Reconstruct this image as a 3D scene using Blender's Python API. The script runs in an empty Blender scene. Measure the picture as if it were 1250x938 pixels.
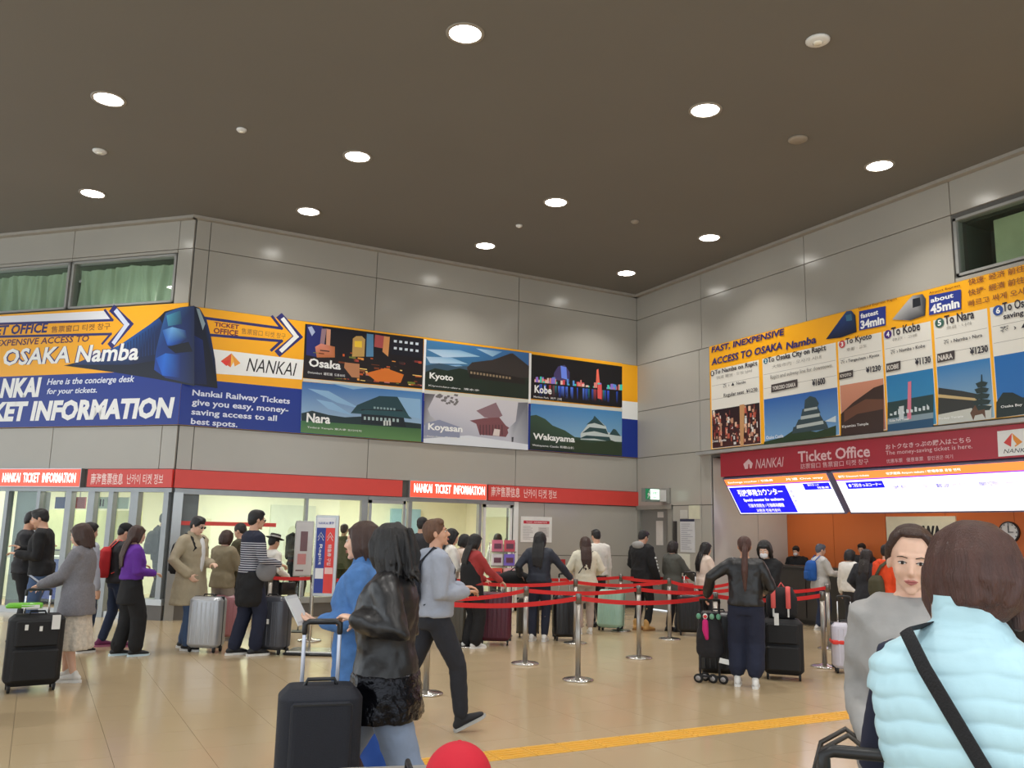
import bpy, bmesh, math, random
import numpy as np
from mathutils import Vector, Matrix
random.seed(7)
SC = bpy.context.scene
COL = SC.collection
PI = math.pi

# ------------------------------------------------------------------ camera
W, H, FPX = 1250, 938, 1055.2
EYE = Vector((0, 0, 1.55))
yaw, pitch, roll = math.radians(28.316), math.radians(9.7495), math.radians(1.2034)
FW = Vector((math.sin(yaw)*math.cos(pitch), math.cos(yaw)*math.cos(pitch), math.sin(pitch)))
r0 = Vector((math.cos(yaw), -math.sin(yaw), 0)); u0 = r0.cross(FW)
RT = r0*math.cos(roll) + u0*math.sin(roll); UP = -r0*math.sin(roll) + u0*math.cos(roll)
cd = bpy.data.cameras.new('camera'); cd.sensor_width = 36; cd.lens = 36*FPX/W; cd.clip_end = 200; cd.clip_start = 0.05
cam = bpy.data.objects.new('camera', cd); COL.objects.link(cam)
cam.matrix_world = Matrix(((RT.x, UP.x, -FW.x, EYE.x), (RT.y, UP.y, -FW.y, EYE.y), (RT.z, UP.z, -FW.z, EYE.z), (0, 0, 0, 1)))
SC.camera = cam
# ------------------------------------------------------------------ world and exposure
wd = bpy.data.worlds.new('world'); SC.world = wd; wd.use_nodes = True
WORLD_STRENGTH = 2.0
bg = wd.node_tree.nodes['Background']; bg.inputs[0].default_value = (0.86, 0.94, 1.0, 1); bg.inputs[1].default_value = WORLD_STRENGTH
SC.view_settings.view_transform = 'Standard'; SC.view_settings.look = 'None'
SC.view_settings.exposure = 0.0; SC.view_settings.gamma = 1.0; SC.view_settings.use_curve_mapping = False
HALL_WATT, SHOP_WATT, ALCOVE_WATT = 34, 46, 13

# ------------------------------------------------------------------ measuring helpers: a photograph direction met with a plane of the hall
def ray(px, py): return FW + RT*((px-W/2)/FPX) - UP*((py-H/2)/FPX)
class Plane:
    def __init__(s, O, U, N): s.O, s.U, s.N = Vector(O), Vector(U).normalized(), Vector(N).normalized()
    def uv(s, px, py):
        d = ray(px, py); t = (s.O-EYE).dot(s.N)/d.dot(s.N); q = EYE + d*t
        return (q-s.O).dot(s.U), q.z
    def pt(s, u, v, n=0): return s.O + s.U*u + s.N*n + Vector((0, 0, v))
def floor_at(px, py, z=0.0):
    d = ray(px, py); q = EYE + d*((z-EYE.z)/d.z); return q
def at_dist(px, py, dist):
    d = ray(px, py); return EYE + d*(dist/math.hypot(d.x, d.y))
XB, YA = 11.65, 15.65
CORN = (1.97, YA, 0)
PA = Plane((0, YA, 0), (1, 0, 0), (0, -1, 0))
PB = Plane((XB, 0, 0), (0, -1, 0), (-1, 0, 0))
PD = Plane(CORN, (1, -1, 0), (-1, -1, 0))
CEIL = 6.98

# ------------------------------------------------------------------ colour and materials
def lin(c): c /= 255.0; return c/12.92 if c <= 0.04045 else ((c+0.055)/1.055)**2.4
def rgb(r, g, b): return (lin(r), lin(g), lin(b), 1.0)
MATS = {}
def mat(name, col, rough=0.5, metal=0.0, var=0.06, scale=6.0, bump=0.0, bscale=60.0, coat=0.0, emit=None, es=0.0, spec=0.5, stretch=None, subs=0.0):
    if name in MATS: return MATS[name]
    m = bpy.data.materials.new(name); m.use_nodes = True; MATS[name] = m
    nt = m.node_tree; N = nt.nodes; L = nt.links; b = N['Principled BSDF']
    tc = N.new('ShaderNodeTexCoord'); src = tc.outputs['Object']
    if stretch:
        mp = N.new('ShaderNodeMapping'); mp.inputs['Scale'].default_value = stretch; L.new(src, mp.inputs[0]); src = mp.outputs[0]
    if var > 0:
        nz = N.new('ShaderNodeTexNoise'); nz.inputs['Scale'].default_value = scale; nz.inputs['Detail'].default_value = 3; L.new(src, nz.inputs['Vector'])
        mx = N.new('ShaderNodeMix'); mx.data_type = 'RGBA'; L.new(nz.outputs[0], mx.inputs[0])
        mx.inputs[6].default_value = tuple(max(0, c*(1-var*2)) for c in col[:3])+(1,); mx.inputs[7].default_value = tuple(min(1, c*(1+var*2)) for c in col[:3])+(1,)
        L.new(mx.outputs[2], b.inputs['Base Color'])
    else: b.inputs['Base Color'].default_value = col
    b.inputs['Roughness'].default_value = rough; b.inputs['Metallic'].default_value = metal
    b.inputs['Specular IOR Level'].default_value = spec
    if coat: b.inputs['Coat Weight'].default_value = coat; b.inputs['Coat Roughness'].default_value = 0.06
    if subs: b.inputs['Subsurface Weight'].default_value = subs; b.inputs['Subsurface Radius'].default_value = (0.02, 0.008, 0.004)
    if bump:
        n2 = N.new('ShaderNodeTexNoise'); n2.inputs['Scale'].default_value = bscale; n2.inputs['Detail'].default_value = 4; L.new(src, n2.inputs['Vector'])
        bp = N.new('ShaderNodeBump'); bp.inputs['Strength'].default_value = bump; bp.inputs['Distance'].default_value = 0.01; L.new(n2.outputs[0], bp.inputs['Height']); L.new(bp.outputs[0], b.inputs['Normal'])
    if emit: b.inputs['Emission Color'].default_value = emit; b.inputs['Emission Strength'].default_value = es
    return m
def print_mat(name, rough=0.35, es=0.0):
    if name in MATS: return MATS[name]
    m = bpy.data.materials.new(name); m.use_nodes = True; MATS[name] = m
    nt = m.node_tree; b = nt.nodes['Principled BSDF']; a = nt.nodes.new('ShaderNodeAttribute'); a.attribute_name = 'Col'
    nt.links.new(a.outputs['Color'], b.inputs['Base Color']); b.inputs['Roughness'].default_value = rough
    if es: nt.links.new(a.outputs['Color'], b.inputs['Emission Color']); b.inputs['Emission Strength'].default_value = es
    return m
def glass_mat(name, tint=(0.9, 0.96, 0.93, 1), refl=0.12):
    if name in MATS: return MATS[name]
    m = bpy.data.materials.new(name); m.use_nodes = True; MATS[name] = m
    nt = m.node_tree; N = nt.nodes; L = nt.links; N.remove(N['Principled BSDF'])
    t = N.new('ShaderNodeBsdfTransparent'); t.inputs[0].default_value = tint
    g = N.new('ShaderNodeBsdfGlossy'); g.inputs['Roughness'].default_value = 0.02
    f = N.new('ShaderNodeLayerWeight'); pw = N.new('ShaderNodeMath'); pw.operation = 'POWER'; pw.inputs[1].default_value = 4; L.new(f.outputs['Facing'], pw.inputs[0])
    ad = N.new('ShaderNodeMath'); ad.operation = 'MULTIPLY_ADD'; ad.inputs[1].default_value = 0.6; ad.inputs[2].default_value = 0.05; L.new(pw.outputs[0], ad.inputs[0]); mx = N.new('ShaderNodeMixShader')
    L.new(ad.outputs[0], mx.inputs[0]); L.new(t.outputs[0], mx.inputs[1]); L.new(g.outputs[0], mx.inputs[2]); L.new(mx.outputs[0], N['Material Output'].inputs[0])
    return m
PANEL = mat('grey_cladding', rgb(168, 164, 155), rough=0.20, var=0.02, scale=1.5, spec=0.5)
JOINT = mat('joint_dark', rgb(92, 90, 86), rough=0.7)
CEILM = mat('ceiling_paint', rgb(120, 117, 112), rough=0.75, var=0.02, scale=0.7, spec=0.2)
ALU = mat('brushed_aluminium', rgb(176, 178, 178), rough=0.32, metal=0.75, var=0.03)
POLE = mat('satin_steel_pole', rgb(168, 162, 154), rough=0.34, metal=0.85, var=0.03)
STEEL = mat('stainless_steel', rgb(205, 202, 196), rough=0.22, metal=1.0, var=0.03)
DARKM = mat('dark_trim', rgb(52, 50, 48), rough=0.5)
WHITE = mat('white_plastic', rgb(225, 225, 222), rough=0.4, var=0.02)
REDP = mat('red_sign_panel', rgb(214, 70, 62), rough=0.4, var=0.02)
CREAM = mat('cream_wall', rgb(236, 236, 214), rough=0.7, var=0.02)
BLACKP = mat('black_plastic', rgb(24, 24, 26), rough=0.4)
BLACKR = mat('black_rubber', rgb(16, 16, 17), rough=0.7)
GLASS = glass_mat('clear_glass'); GLASSG = glass_mat('green_glass', (0.90, 0.95, 0.91, 1))
PRINT = print_mat('printed_film'); 

# ------------------------------------------------------------------ mesh helpers
def tag(o, label=None, cat=None, group=None, kind=None):
    if label: o['label'] = label
    if cat: o['category'] = cat
    if group: o['group'] = group
    if kind: o['kind'] = kind
    return o
def empty(name, loc, rz=0.0, label=None, cat=None, group=None, kind=None):
    o = bpy.data.objects.new(name, None); COL.objects.link(o); o.empty_display_size = 0.1
    o.location = loc; o.rotation_euler = (0, 0, rz); return tag(o, label, cat, group, kind)
def link(name, me, parent=None, m=None):
    if m is not None and len(me.materials) == 0: me.materials.append(m)
    o = bpy.data.objects.new(name, me); COL.objects.link(o)
    if parent is not None: o.parent = parent
    return o
class MB:
    def __init__(s): s.v = []; s.f = []; s.c = []
    def add(s, vs, fs, col=None):
        b = len(s.v); s.v += [tuple(p) for p in vs]; s.f += [tuple(i+b for i in f) for f in fs]
        if col is not None: s.c += list(col) if isinstance(col[0], (tuple, list)) else [col]*len(vs)
    def box(s, x0, x1, y0, y1, z0, z1):
        s.add([(x0, y0, z0), (x1, y0, z0), (x1, y1, z0), (x0, y1, z0), (x0, y0, z1), (x1, y0, z1), (x1, y1, z1), (x0, y1, z1)],
              [(0, 3, 2, 1), (4, 5, 6, 7), (0, 1, 5, 4), (1, 2, 6, 5), (2, 3, 7, 6), (3, 0, 4, 7)]); return s
    def pbox(s, P, u0, u1, v0, v1, n0, n1):
        q = [P.pt(u, v, n) for n in (n1, n0) for (u, v) in ((u0, v0), (u1, v0), (u1, v1), (u0, v1))]
        s.add(q, [(0, 1, 2, 3), (7, 6, 5, 4), (0, 4, 5, 1), (1, 5, 6, 2), (2, 6, 7, 3), (3, 7, 4, 0)]); return s
    def rbox(s, x0, x1, y0, y1, z0, z1, r=0.02, seg=3):
        # box with rounded vertical edges and a chamfer at top and bottom
        ring = []
        for cx, cy, a0 in ((x1-r, y1-r, 0), (x0+r, y1-r, PI/2), (x0+r, y0+r, PI), (x1-r, y0+r, 1.5*PI)):
            for k in range(seg+1):
                a = a0+PI/2*k/seg; ring.append((cx, cy, math.cos(a), math.sin(a)))
        n = len(ring); vs = []
        for z, rr in ((z0, r*0.45), (z0+r*0.55, r), (z1-r*0.55, r), (z1, r*0.45)):
            vs += [(cx+rr*ca, cy+rr*sa, z) for cx, cy, ca, sa in ring]
        fs = [tuple(reversed(range(n))), tuple(range(3*n, 4*n))]
        for k in range(3): fs += [(k*n+i, k*n+(i+1) % n, (k+1)*n+(i+1) % n, (k+1)*n+i) for i in range(n)]
        s.add(vs, fs); return s
    def lathe(s, prof, c=(0, 0, 0), n=20):
        vs = []
        for r, z in prof: vs += [(c[0]+r*math.cos(2*PI*i/n), c[1]+r*math.sin(2*PI*i/n), c[2]+z) for i in range(n)]
        fs = [(k*n+i, k*n+(i+1) % n, (k+1)*n+(i+1) % n, (k+1)*n+i) for k in range(len(prof)-1) for i in range(n)]
        if prof[0][0] > 1e-4: fs.append(tuple(reversed(range(n))))
        if prof[-1][0] > 1e-4: fs.append(tuple(range((len(prof)-1)*n, len(prof)*n)))
        s.add(vs, fs); return s
    def tube(s, pts, rad, n=10, up=None):
        # capsule-like loft; rad: number, list of numbers, or list of (rx, ry); round caps
        pts = [Vector(p) for p in pts]; m = len(pts)
        R = [(r if isinstance(r, (tuple, list)) else (r, r)) for r in (rad if isinstance(rad, (list,)) else [rad]*m)]
        T = [(pts[min(i+1, m-1)]-pts[max(i-1, 0)]).normalized() for i in range(m)]
        ref = Vector(up) if up is not None else (Vector((1, 0, 0)) if abs(T[0].x) < 0.8 else Vector((0, 1, 0)))
        rings = []
        X = (ref - T[0]*ref.dot(T[0])).normalized()
        for i in range(m):
            X = (X - T[i]*X.dot(T[i])).normalized(); Y = T[i].cross(X)
            def ring(c, k): return [c + X*(R[i][0]*k*math.cos(2*PI*j/n)) + Y*(R[i][1]*k*math.sin(2*PI*j/n)) for j in range(n)]
            cr = min(R[i])
            if i == 0: rings += [ring(pts[0]-T[0]*cr*0.94, 0.34), ring(pts[0]-T[0]*cr*0.7, 0.71)]
            rings.append(ring(pts[i], 1))
            if i == m-1: rings += [ring(pts[i]+T[i]*cr*0.7, 0.71), ring(pts[i]+T[i]*cr*0.94, 0.34)]
        vs = [q for rr in rings for q in rr]; k = len(rings)
        fs = [(a*n+i, a*n+(i+1) % n, (a+1)*n+(i+1) % n, (a+1)*n+i) for a in range(k-1) for i in range(n)]
        fs += [tuple(reversed(range(n))), tuple(range((k-1)*n, k*n))]
        s.add(vs, fs); return s
    def ell(s, c, r, M=None, n=14, m=9):
        vs = []
        for i in range(1, m):
            t = PI*i/m
            for j in range(n): vs.append((r[0]*math.sin(t)*math.cos(2*PI*j/n), r[1]*math.sin(t)*math.sin(2*PI*j/n), -r[2]*math.cos(t)))
        vs += [(0, 0, -r[2]), (0, 0, r[2])]; a, b = len(vs)-2, len(vs)-1
        fs = [(k*n+j, k*n+(j+1) % n, (k+1)*n+(j+1) % n, (k+1)*n+j) for k in range(m-2) for j in range(n)]
        fs += [(a, (j+1) % n, j) for j in range(n)] + [((m-2)*n+j, (m-2)*n+(j+1) % n, b) for j in range(n)]
        c = Vector(c); q = [Vector(p) for p in vs]
        if M is not None: q = [M @ p for p in q]
        s.add([p+c for p in q], fs); return s
    def loft(s, secs, n=20, pw=2.3):
        # secs: (z, rx, ry, cx, cy) superellipse sections stacked upward, flat caps
        vs = []
        for z, rx, ry, cx, cy in secs:
            for i in range(n):
                a = 2*PI*i/n; ca, sa = math.cos(a), math.sin(a)
                vs.append((cx+rx*math.copysign(abs(ca)**(2/pw), ca), cy+ry*math.copysign(abs(sa)**(2/pw), sa), z))
        k = len(secs)
        fs = [(a*n+i, a*n+(i+1) % n, (a+1)*n+(i+1) % n, (a+1)*n+i) for a in range(k-1) for i in range(n)]
        fs += [tuple(reversed(range(n))), tuple(range((k-1)*n, k*n))]
        s.add(vs, fs); return s
    def poly(s, pts): s.add(pts, [tuple(range(len(pts)))]); return s
    def xf(s, M, start=0):
        for i in range(start, len(s.v)): s.v[i] = tuple(M @ Vector(s.v[i]))
        return s
    def build(s, name, m, parent=None, smooth=False):
        me = bpy.data.meshes.new(name); me.from_pydata([tuple(p) for p in s.v], [], s.f); me.materials.append(m)
        if s.c:
            at = me.color_attributes.new('Col', 'FLOAT_COLOR', 'POINT')
            at.data.foreach_set('color', np.array(s.c, dtype=np.float32).ravel())
        if smooth: me.polygons.foreach_set('use_smooth', [True]*len(me.polygons))
        me.update(); return link(name, me, parent)
def bevel(o, w=0.005, seg=2):
    b = o.modifiers.new('bevel', 'BEVEL'); b.width = w; b.segments = seg; b.limit_method = 'ANGLE'; return o

# ------------------------------------------------------------------ flat print on a plane (posters, lettering)
_text_cache = {}
def text_mesh(s, bold=0.0, shear=0.0, res=2):
    k = (s, bold, shear, res)
    if k not in _text_cache:
        c = bpy.data.curves.new('t', 'FONT'); c.body = s; c.resolution_u = res; c.offset = bold; c.shear = shear
        o = bpy.data.objects.new('t', c); me = bpy.data.meshes.new_from_object(o)
        v = np.array([p.co[:] for p in me.vertices]); f = [tuple(p.vertices) for p in me.polygons]
        bpy.data.objects.remove(o); bpy.data.curves.remove(c); bpy.data.meshes.remove(me)
        _text_cache[k] = (v, f)
    return _text_cache[k]
class Print(MB):
    def __init__(s, P, n0=0.03): super().__init__(); s.P = P; s.n = n0
    def up(s, k=1): s.n += 0.00012*k; return s
    def puv(s, pts, col, n=None):
        if n is None: s.n += 0.00002; n = s.n
        cols = col if isinstance(col[0], (tuple, list)) else [col]*len(pts)
        s.add([s.P.pt(u, v, n) for u, v in pts], [tuple(range(len(pts)))], list(cols)); return s
    def px(s, pts, col, n=None): return s.puv([s.P.uv(*p) for p in pts], col, n)
    def rect(s, u0, u1, v0, v1, c, top=None):
        t = top or c; return s.puv([(u0, v0), (u1, v0), (u1, v1), (u0, v1)], [c, c, t, t])
    def bar(s, pts, w, col):
        q = [s.P.uv(*p) for p in pts]
        for a, b in zip(q[:-1], q[1:]):
            d = Vector((b[0]-a[0], b[1]-a[1])); L = d.length or 1; d /= L; nn = Vector((-d.y, d.x))*w/2; e = d*w/2
            s.puv([(a[0]-e.x+nn.x*-1, a[1]-e.y-nn.y), (b[0]+e.x-nn.x, b[1]+e.y-nn.y), (b[0]+e.x+nn.x, b[1]+e.y+nn.y), (a[0]-e.x+nn.x, a[1]-e.y+nn.y)], col)
        return s
    def text(s, t, bl, br, tl, col, bold=0.0, shear=0.0, n=None, uvspace=False):
        if n is None: s.n += 0.00006; n = s.n
        if uvspace: (ua, va), (ub, _), (_, vb) = bl, br, tl
        else:
            ua, va = s.P.uv(*bl); ub, _ = s.P.uv(*br); _, vb = s.P.uv(*tl)
        v, f = text_mesh(t, bold, shear)
        mn, mx = v.min(0), v.max(0)
        su = (ub-ua)/max(mx[0]-mn[0], 1e-4); sv = (vb-va)/max(mx[1]-mn[1], 1e-4)
        s.add([s.P.pt(ua+(p[0]-mn[0])*su, va+(p[1]-mn[1])*sv, n) for p in v], f, col); return s
def C3(r, g, b): return rgb(r, g, b)
Wt, Bk, Yl, Bl = C3(240, 240, 238), C3(20, 20, 22), C3(250, 176, 24), C3(18, 48, 140)
NAVY = C3(40, 40, 110)
# ================================================================== THE SETTING
def struct(name, mb, m, parent=None, smooth=False):
    o = mb.build(name, m, parent, smooth)
    if parent is None: o['kind'] = 'structure'
    return o
# floor: a beige slab, glossy 0.6 m tiles laid on it with open joints
def floor_material():
    m = bpy.data.materials.new('polished_beige_tile'); m.use_nodes = True; nt = m.node_tree; N = nt.nodes; L = nt.links; b = N['Principled BSDF']
    tc = N.new('ShaderNodeTexCoord'); g = N.new('ShaderNodeNewGeometry')
    a = N.new('ShaderNodeTexNoise'); a.inputs['Scale'].default_value = 0.5; a.inputs['Detail'].default_value = 4; L.new(g.outputs['Position'], a.inputs['Vector'])
    f = N.new('ShaderNodeTexNoise'); f.inputs['Scale'].default_value = 160; f.inputs['Detail'].default_value = 2; L.new(g.outputs['Position'], f.inputs['Vector'])
    m1 = N.new('ShaderNodeMix'); m1.data_type = 'RGBA'; m1.inputs[6].default_value = rgb(184, 162, 126); m1.inputs[7].default_value = rgb(200, 179, 144); L.new(a.outputs[0], m1.inputs[0])
    m2 = N.new('ShaderNodeMix'); m2.data_type = 'RGBA'; m2.blend_type = 'MULTIPLY'; m2.inputs[0].default_value = 0.12; L.new(m1.outputs[2], m2.inputs[6]); L.new(f.outputs[0], m2.inputs[7])
    L.new(m2.outputs[2], b.inputs['Base Color'])
    r = N.new('ShaderNodeMapRange'); r.inputs[3].default_value = 0.10; r.inputs[4].default_value = 0.24; L.new(a.outputs[0], r.inputs[0]); L.new(r.outputs[0], b.inputs['Roughness'])
    b.inputs['Specular IOR Level'].default_value = 0.55
    return m
TILE = floor_material()
GROUT = mat('tile_grout', rgb(120, 106, 86), rough=0.8)
floor = struct('floor', MB().box(-13, 26, -7, 24, -0.25, -0.012), GROUT)
tm = MB().box(-0.2988, 0.2988, -0.2988, 0.2988, -0.012, 0.0)
tme = None; rest = MB(); cand = []
yl0, yl1 = 5.572, 5.832
for i in range(-36, 43):
    for j in range(-36, 41):
        x, y = 0.6*i+0.3, 7.9+0.6*j+0.3
        if y > 23.4 or x > 25 or x < -12.6 or y < -6.6: continue
        v = Vector((x, y, 0))-EYE; zz = v.dot(FW)
        if abs(y-(yl0+yl1)/2) < 0.42:                                   # rows cut by the yellow guide strip
            y0, y1 = y-0.2988, y+0.2988
            if y0 < yl0 < y1: rest.box(x-0.2988, x+0.2988, y0, yl0-0.002, -0.012, 0)
            if y0 < yl1 < y1: rest.box(x-0.2988, x+0.2988, yl1+0.002, y1, -0.012, 0)
            if not (y0 < yl0 < y1 or y0 < yl1 < y1): pass
            continue
        vis = False
        if zz > 1:
            px, py = W/2+FPX*v.dot(RT)/zz, H/2-FPX*v.dot(UP)/zz; vis = -80 < px < W+80 and 700 < py < H+60
        (cand.append((zz, x, y)) if vis else rest.box(x-0.2988, x+0.2988, y-0.2988, y+0.2988, -0.012, 0))
cand.sort()
for k, (zz, x, y) in enumerate(cand):
    if k < 290:
        if tme is None: o = tm.build('tile', TILE, floor); tme = o.data
        else: o = link('tile', tme, floor)
        o.location = (x, y, 0)
    else: rest.box(x-0.2988, x+0.2988, y-0.2988, y+0.2988, -0.012, 0)
o = rest.build('tile_field', TILE, floor); o['kind'] = 'stuff'
# yellow tactile strip: 0.3 m plates with raised bars
YEL = mat('yellow_guide_plate', rgb(226, 170, 62), rough=0.45, var=0.05)
gm = MB().box(-0.143, 0.143, yl0-yl0, yl1-yl0, -0.006, 0.002)
for k in range(4): gm.box(-0.12, 0.12, 0.035+0.055*k, 0.055+0.055*k, 0.002, 0.006)
gme = None
for i in range(-6, 40):
    x = 3.42-0.292*6+0.292*i
    if x < 1.0: continue
    if gme is None: o = gm.build('guide_plate', YEL, floor); gme = o.data
    else: o = link('guide_plate', gme, floor)
    o.location = (x, yl0, 0)
# ceiling
ceil = struct('ceiling', MB().box(-13, 26, -7, 24, CEIL, CEIL+0.2), CEILM)
TRIMC = mat('ceiling_edge_trim', rgb(160, 154, 144), rough=0.6)
def trim_along(P, u0, u1, name):
    struct(name, MB().pbox(P, u0, u1, CEIL-0.055, CEIL-0.002, 0.02, 0.13), TRIMC)
trim_along(PA, 1.9, XB, 'trim_1'); trim_along(PB, -YA, 20, 'trim_2'); trim_along(PD, -8.5, 0.05, 'trim_3')

# ---- walls: dark backing, cladding panels proud of it
Z0 = [2.17, 3.24, 4.28, 5.34, 6.40, 6.955]
def panel(P, u0, u1, v0, v1, parent, m=PANEL):
    g = 0.006
    o = MB().pbox(P, u0+g, u1-g, v0+g, v1-g, -0.02, 0.012).build('panel', m, parent); bevel(o, 0.003, 1); return o
wb = MB(); wb.pbox(PA, 1.97, XB+0.3, 2.17, CEIL, -0.30, -0.018); wb.pbox(PA, 8.53, XB+0.3, 0, 2.17, -0.30, -0.018)
wall_back = struct('wall_back', wb, JOINT)
ua = [1.985, 2.23, 5.37, 8.55, XB-0.01]
for a, b in zip(ua[:-1], ua[1:]):
    for z0, z1 in ((2.49, 3.24), (5.34, 6.40), (6.40, 6.955)): panel(PA, a, b, z0, z1, wall_back)
    panel(PA, a, b, 3.24, 5.34, wall_back)
for a, b in ((8.55, 9.25), (9.25, XB-0.01)):
    for z0, z1 in ((0.12, 1.1), (1.1, 2.17)): panel(PA, a, b, z0, z1, wall_back)
wl = MB(); wl.pbox(PD, -8.5, 0, 2.17, 5.42, -0.30, -0.018); wl.pbox(PD, -8.5, 0, 6.33, CEIL, -0.30, -0.018); wl.pbox(PD, -0.33, 0, 5.42, 6.33, -0.30, -0.018)
wall_left = struct('wall_left', wl, JOINT)
ud = [-7.3, -4.95, -2.63, -0.316, -0.004]
for a, b in zip(ud[:-1], ud[1:]):
    for z0, z1 in ((2.49, 3.24), (3.24, 5.34), (6.40, 6.955)): panel(PD, a, b, z0, z1, wall_left)
panel(PD, -0.316, -0.004, 5.34, 6.40, wall_left)
for a, b in zip(ud[:-2], ud[1:-1]): panel(PD, a, b, 6.335, 6.40, wall_left); panel(PD, a, b, 5.34, 5.41, wall_left)
wr = MB()
YC = 13.21                                                   # the alcove of the ticket office starts here
for (u0, u1, v0, v1) in ((-YA, -YC, 2.17, CEIL), (-14.43, -YC, 0, 2.17), (-YC, -7.76, 3.10, CEIL), (-7.76, -5.0, 3.10, 5.42), (-7.76, -5.0, 6.34, CEIL), (-5.0, -2.2, 3.1, CEIL), (-2.2, 6, 0, CEIL)):
    wr.pbox(PB, u0, u1, v0, v1, -0.30, -0.018)
wall_right = struct('wall_right', wr, JOINT)
ub = [-YA+0.01, -13.43, -10.65, -7.79, -4.97, -2.2]
for a, b in zip(ub[:-1], ub[1:]):
    panel(PB, a, b, 6.40, 6.955, wall_right)
    if abs(a+7.79) > 0.01: panel(PB, a, b, 5.34, 6.40, wall_right)
    else: panel(PB, a, b, 5.34, 5.41, wall_right)
    if a > -13.5: panel(PB, max(a, -13.2), b, 3.24, 5.34, wall_right)
for z0, z1 in ((4.28, 5.34), (3.24, 4.28), (2.17, 3.24)): panel(PB, -YA+0.01, -13.52, z0, z1, wall_right)
for z0, z1 in ((4.28, 5.34), (3.24, 4.28)): panel(PB, -13.52, -13.2, z0, z1, wall_right)
panel(PB, -13.52, -13.215, 2.17, 3.24, wall_right); panel(PB, -13.52, -13.215, 0.1, 2.17, wall_right); panel(PB, -14.42, -13.52, 0.1, 2.17, wall_right)
for z0, z1 in ((0.1, 2.17), (2.17, 3.24), (3.24, 5.34)): panel(PB, -2.2, 0.8, z0, z1, wall_right)
struct('baseboard_back', MB().pbox(PA, 8.55, XB, 0, 0.11, -0.01, 0.02), DARKM)
struct('baseboard_right', MB().pbox(PB, -14.4, -13.22, 0, 0.09, -0.01, 0.02), DARKM)

# ---- high windows of the chamfered wall: frame, curtain behind glass
CURT = mat('pale_green_curtain', rgb(182, 196, 176), rough=0.9, var=0.05, scale=3)
FRAME = mat('window_frame_paint', rgb(150, 150, 146), rough=0.4, var=0.02)
def high_window(name, P, u0, u1, curtain=True):
    v0, v1 = 5.43, 6.325
    f = MB()
    for a in ((u0, u1, v1-0.04, v1), (u0, u1, v0, v0+0.04), (u0, u0+0.045, v0, v1), (u1-0.045, u1, v0, v1)): f.pbox(P, a[0], a[1], a[2], a[3], -0.14, 0.015)
    w = struct(name, f, FRAME)
    MB().pbox(P, u0+0.04, u1-0.04, v0+0.035, v1-0.035, -0.045, -0.035).build('pane', GLASSG, w)
    return w
def curtain(P, u0, u1, v0, v1, depth, seed, parent):
    rnd = random.Random(seed); n = 150; m = 14; vs = []; ph = [rnd.uniform(0, 6) for _ in range(6)]
    for j in range(m+1):
        t = j/m
        for i in range(n+1):
            s = i/n; u = u0+(u1-u0)*s
            d = 0.035*math.sin(s*46+ph[0]+1.2*math.sin(s*9+ph[1])) + 0.02*math.sin(s*95+ph[2]) + 0.03*math.sin(s*13+ph[3]+t*1.3)
            top = v1-0.05*abs(math.sin(s*5+ph[4]))*(t) ; vs.append(P.pt(u+0.03*math.sin(t*3+s*20), v0+(top-v0)*t, depth+d*(1.1-0.5*t)))
    fs = [(j*(n+1)+i, j*(n+1)+i+1, (j+1)*(n+1)+i+1, (j+1)*(n+1)+i) for j in range(m) for i in range(n)]
    mb = MB(); mb.add(vs, fs); return mb.build('curtain', CURT, parent, True)
w1 = high_window('window_1', PD, -2.61, -0.335); curtain(PD, -2.5, -0.40, 5.47, 6.22, -0.115, 3, w1)
w2 = high_window('window_2', PD, -4.92, -2.66); curtain(PD, -4.85, -2.72, 5.45, 6.20, -0.115, 5, w2)
w2b = high_window('window_3', PD, -7.25, -4.98); curtain(PD, -7.2, -5.0, 5.45, 6.22, -0.115, 8, w2b)
DIMROOM = mat('dim_room', rgb(120, 130, 112), rough=0.9)
struct('trim_4', MB().pbox(PD, -8.5, 0.0, 5.3, 6.45, -1.6, -1.5), DIMROOM)
for o_ in (MB().pbox(PD, -7.2, -0.4, 6.33, 6.345, -1.0, -0.30),): struct('trim_5', o_, DIMROOM)
w3 = high_window('window_4', PB, -7.76, -4.98)
BLIND = mat('olive_blind', rgb(176, 184, 150), rough=0.85); JAMB = mat('green_grey_jamb', rgb(84, 92, 84), rough=0.6)
o = MB().pbox(PB, -7.32, -6.05, 5.46, 6.22, -0.30, -0.28).build('blind', BLIND, w3)
o = MB().pbox(PB, -5.85, -5.02, 5.46, 6.22, -0.30, -0.28).build('blind', BLIND, w3)
mb = MB(); mb.pbox(PB, -7.76, -4.98, 5.40, 5.46, -0.9, -0.30); mb.pbox(PB, -7.76, -4.98, 6.30, 6.36, -0.9, -0.30); mb.pbox(PB, -7.80, -7.76, 5.4, 6.34, -0.9, -0.3); mb.pbox(PB, -4.98, -4.94, 5.4, 6.34, -0.9, -0.3); mb.pbox(PB, -7.8, -4.94, 5.4, 6.34, -0.95, -0.9)
mb.build('jamb', JAMB, w3)

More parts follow.
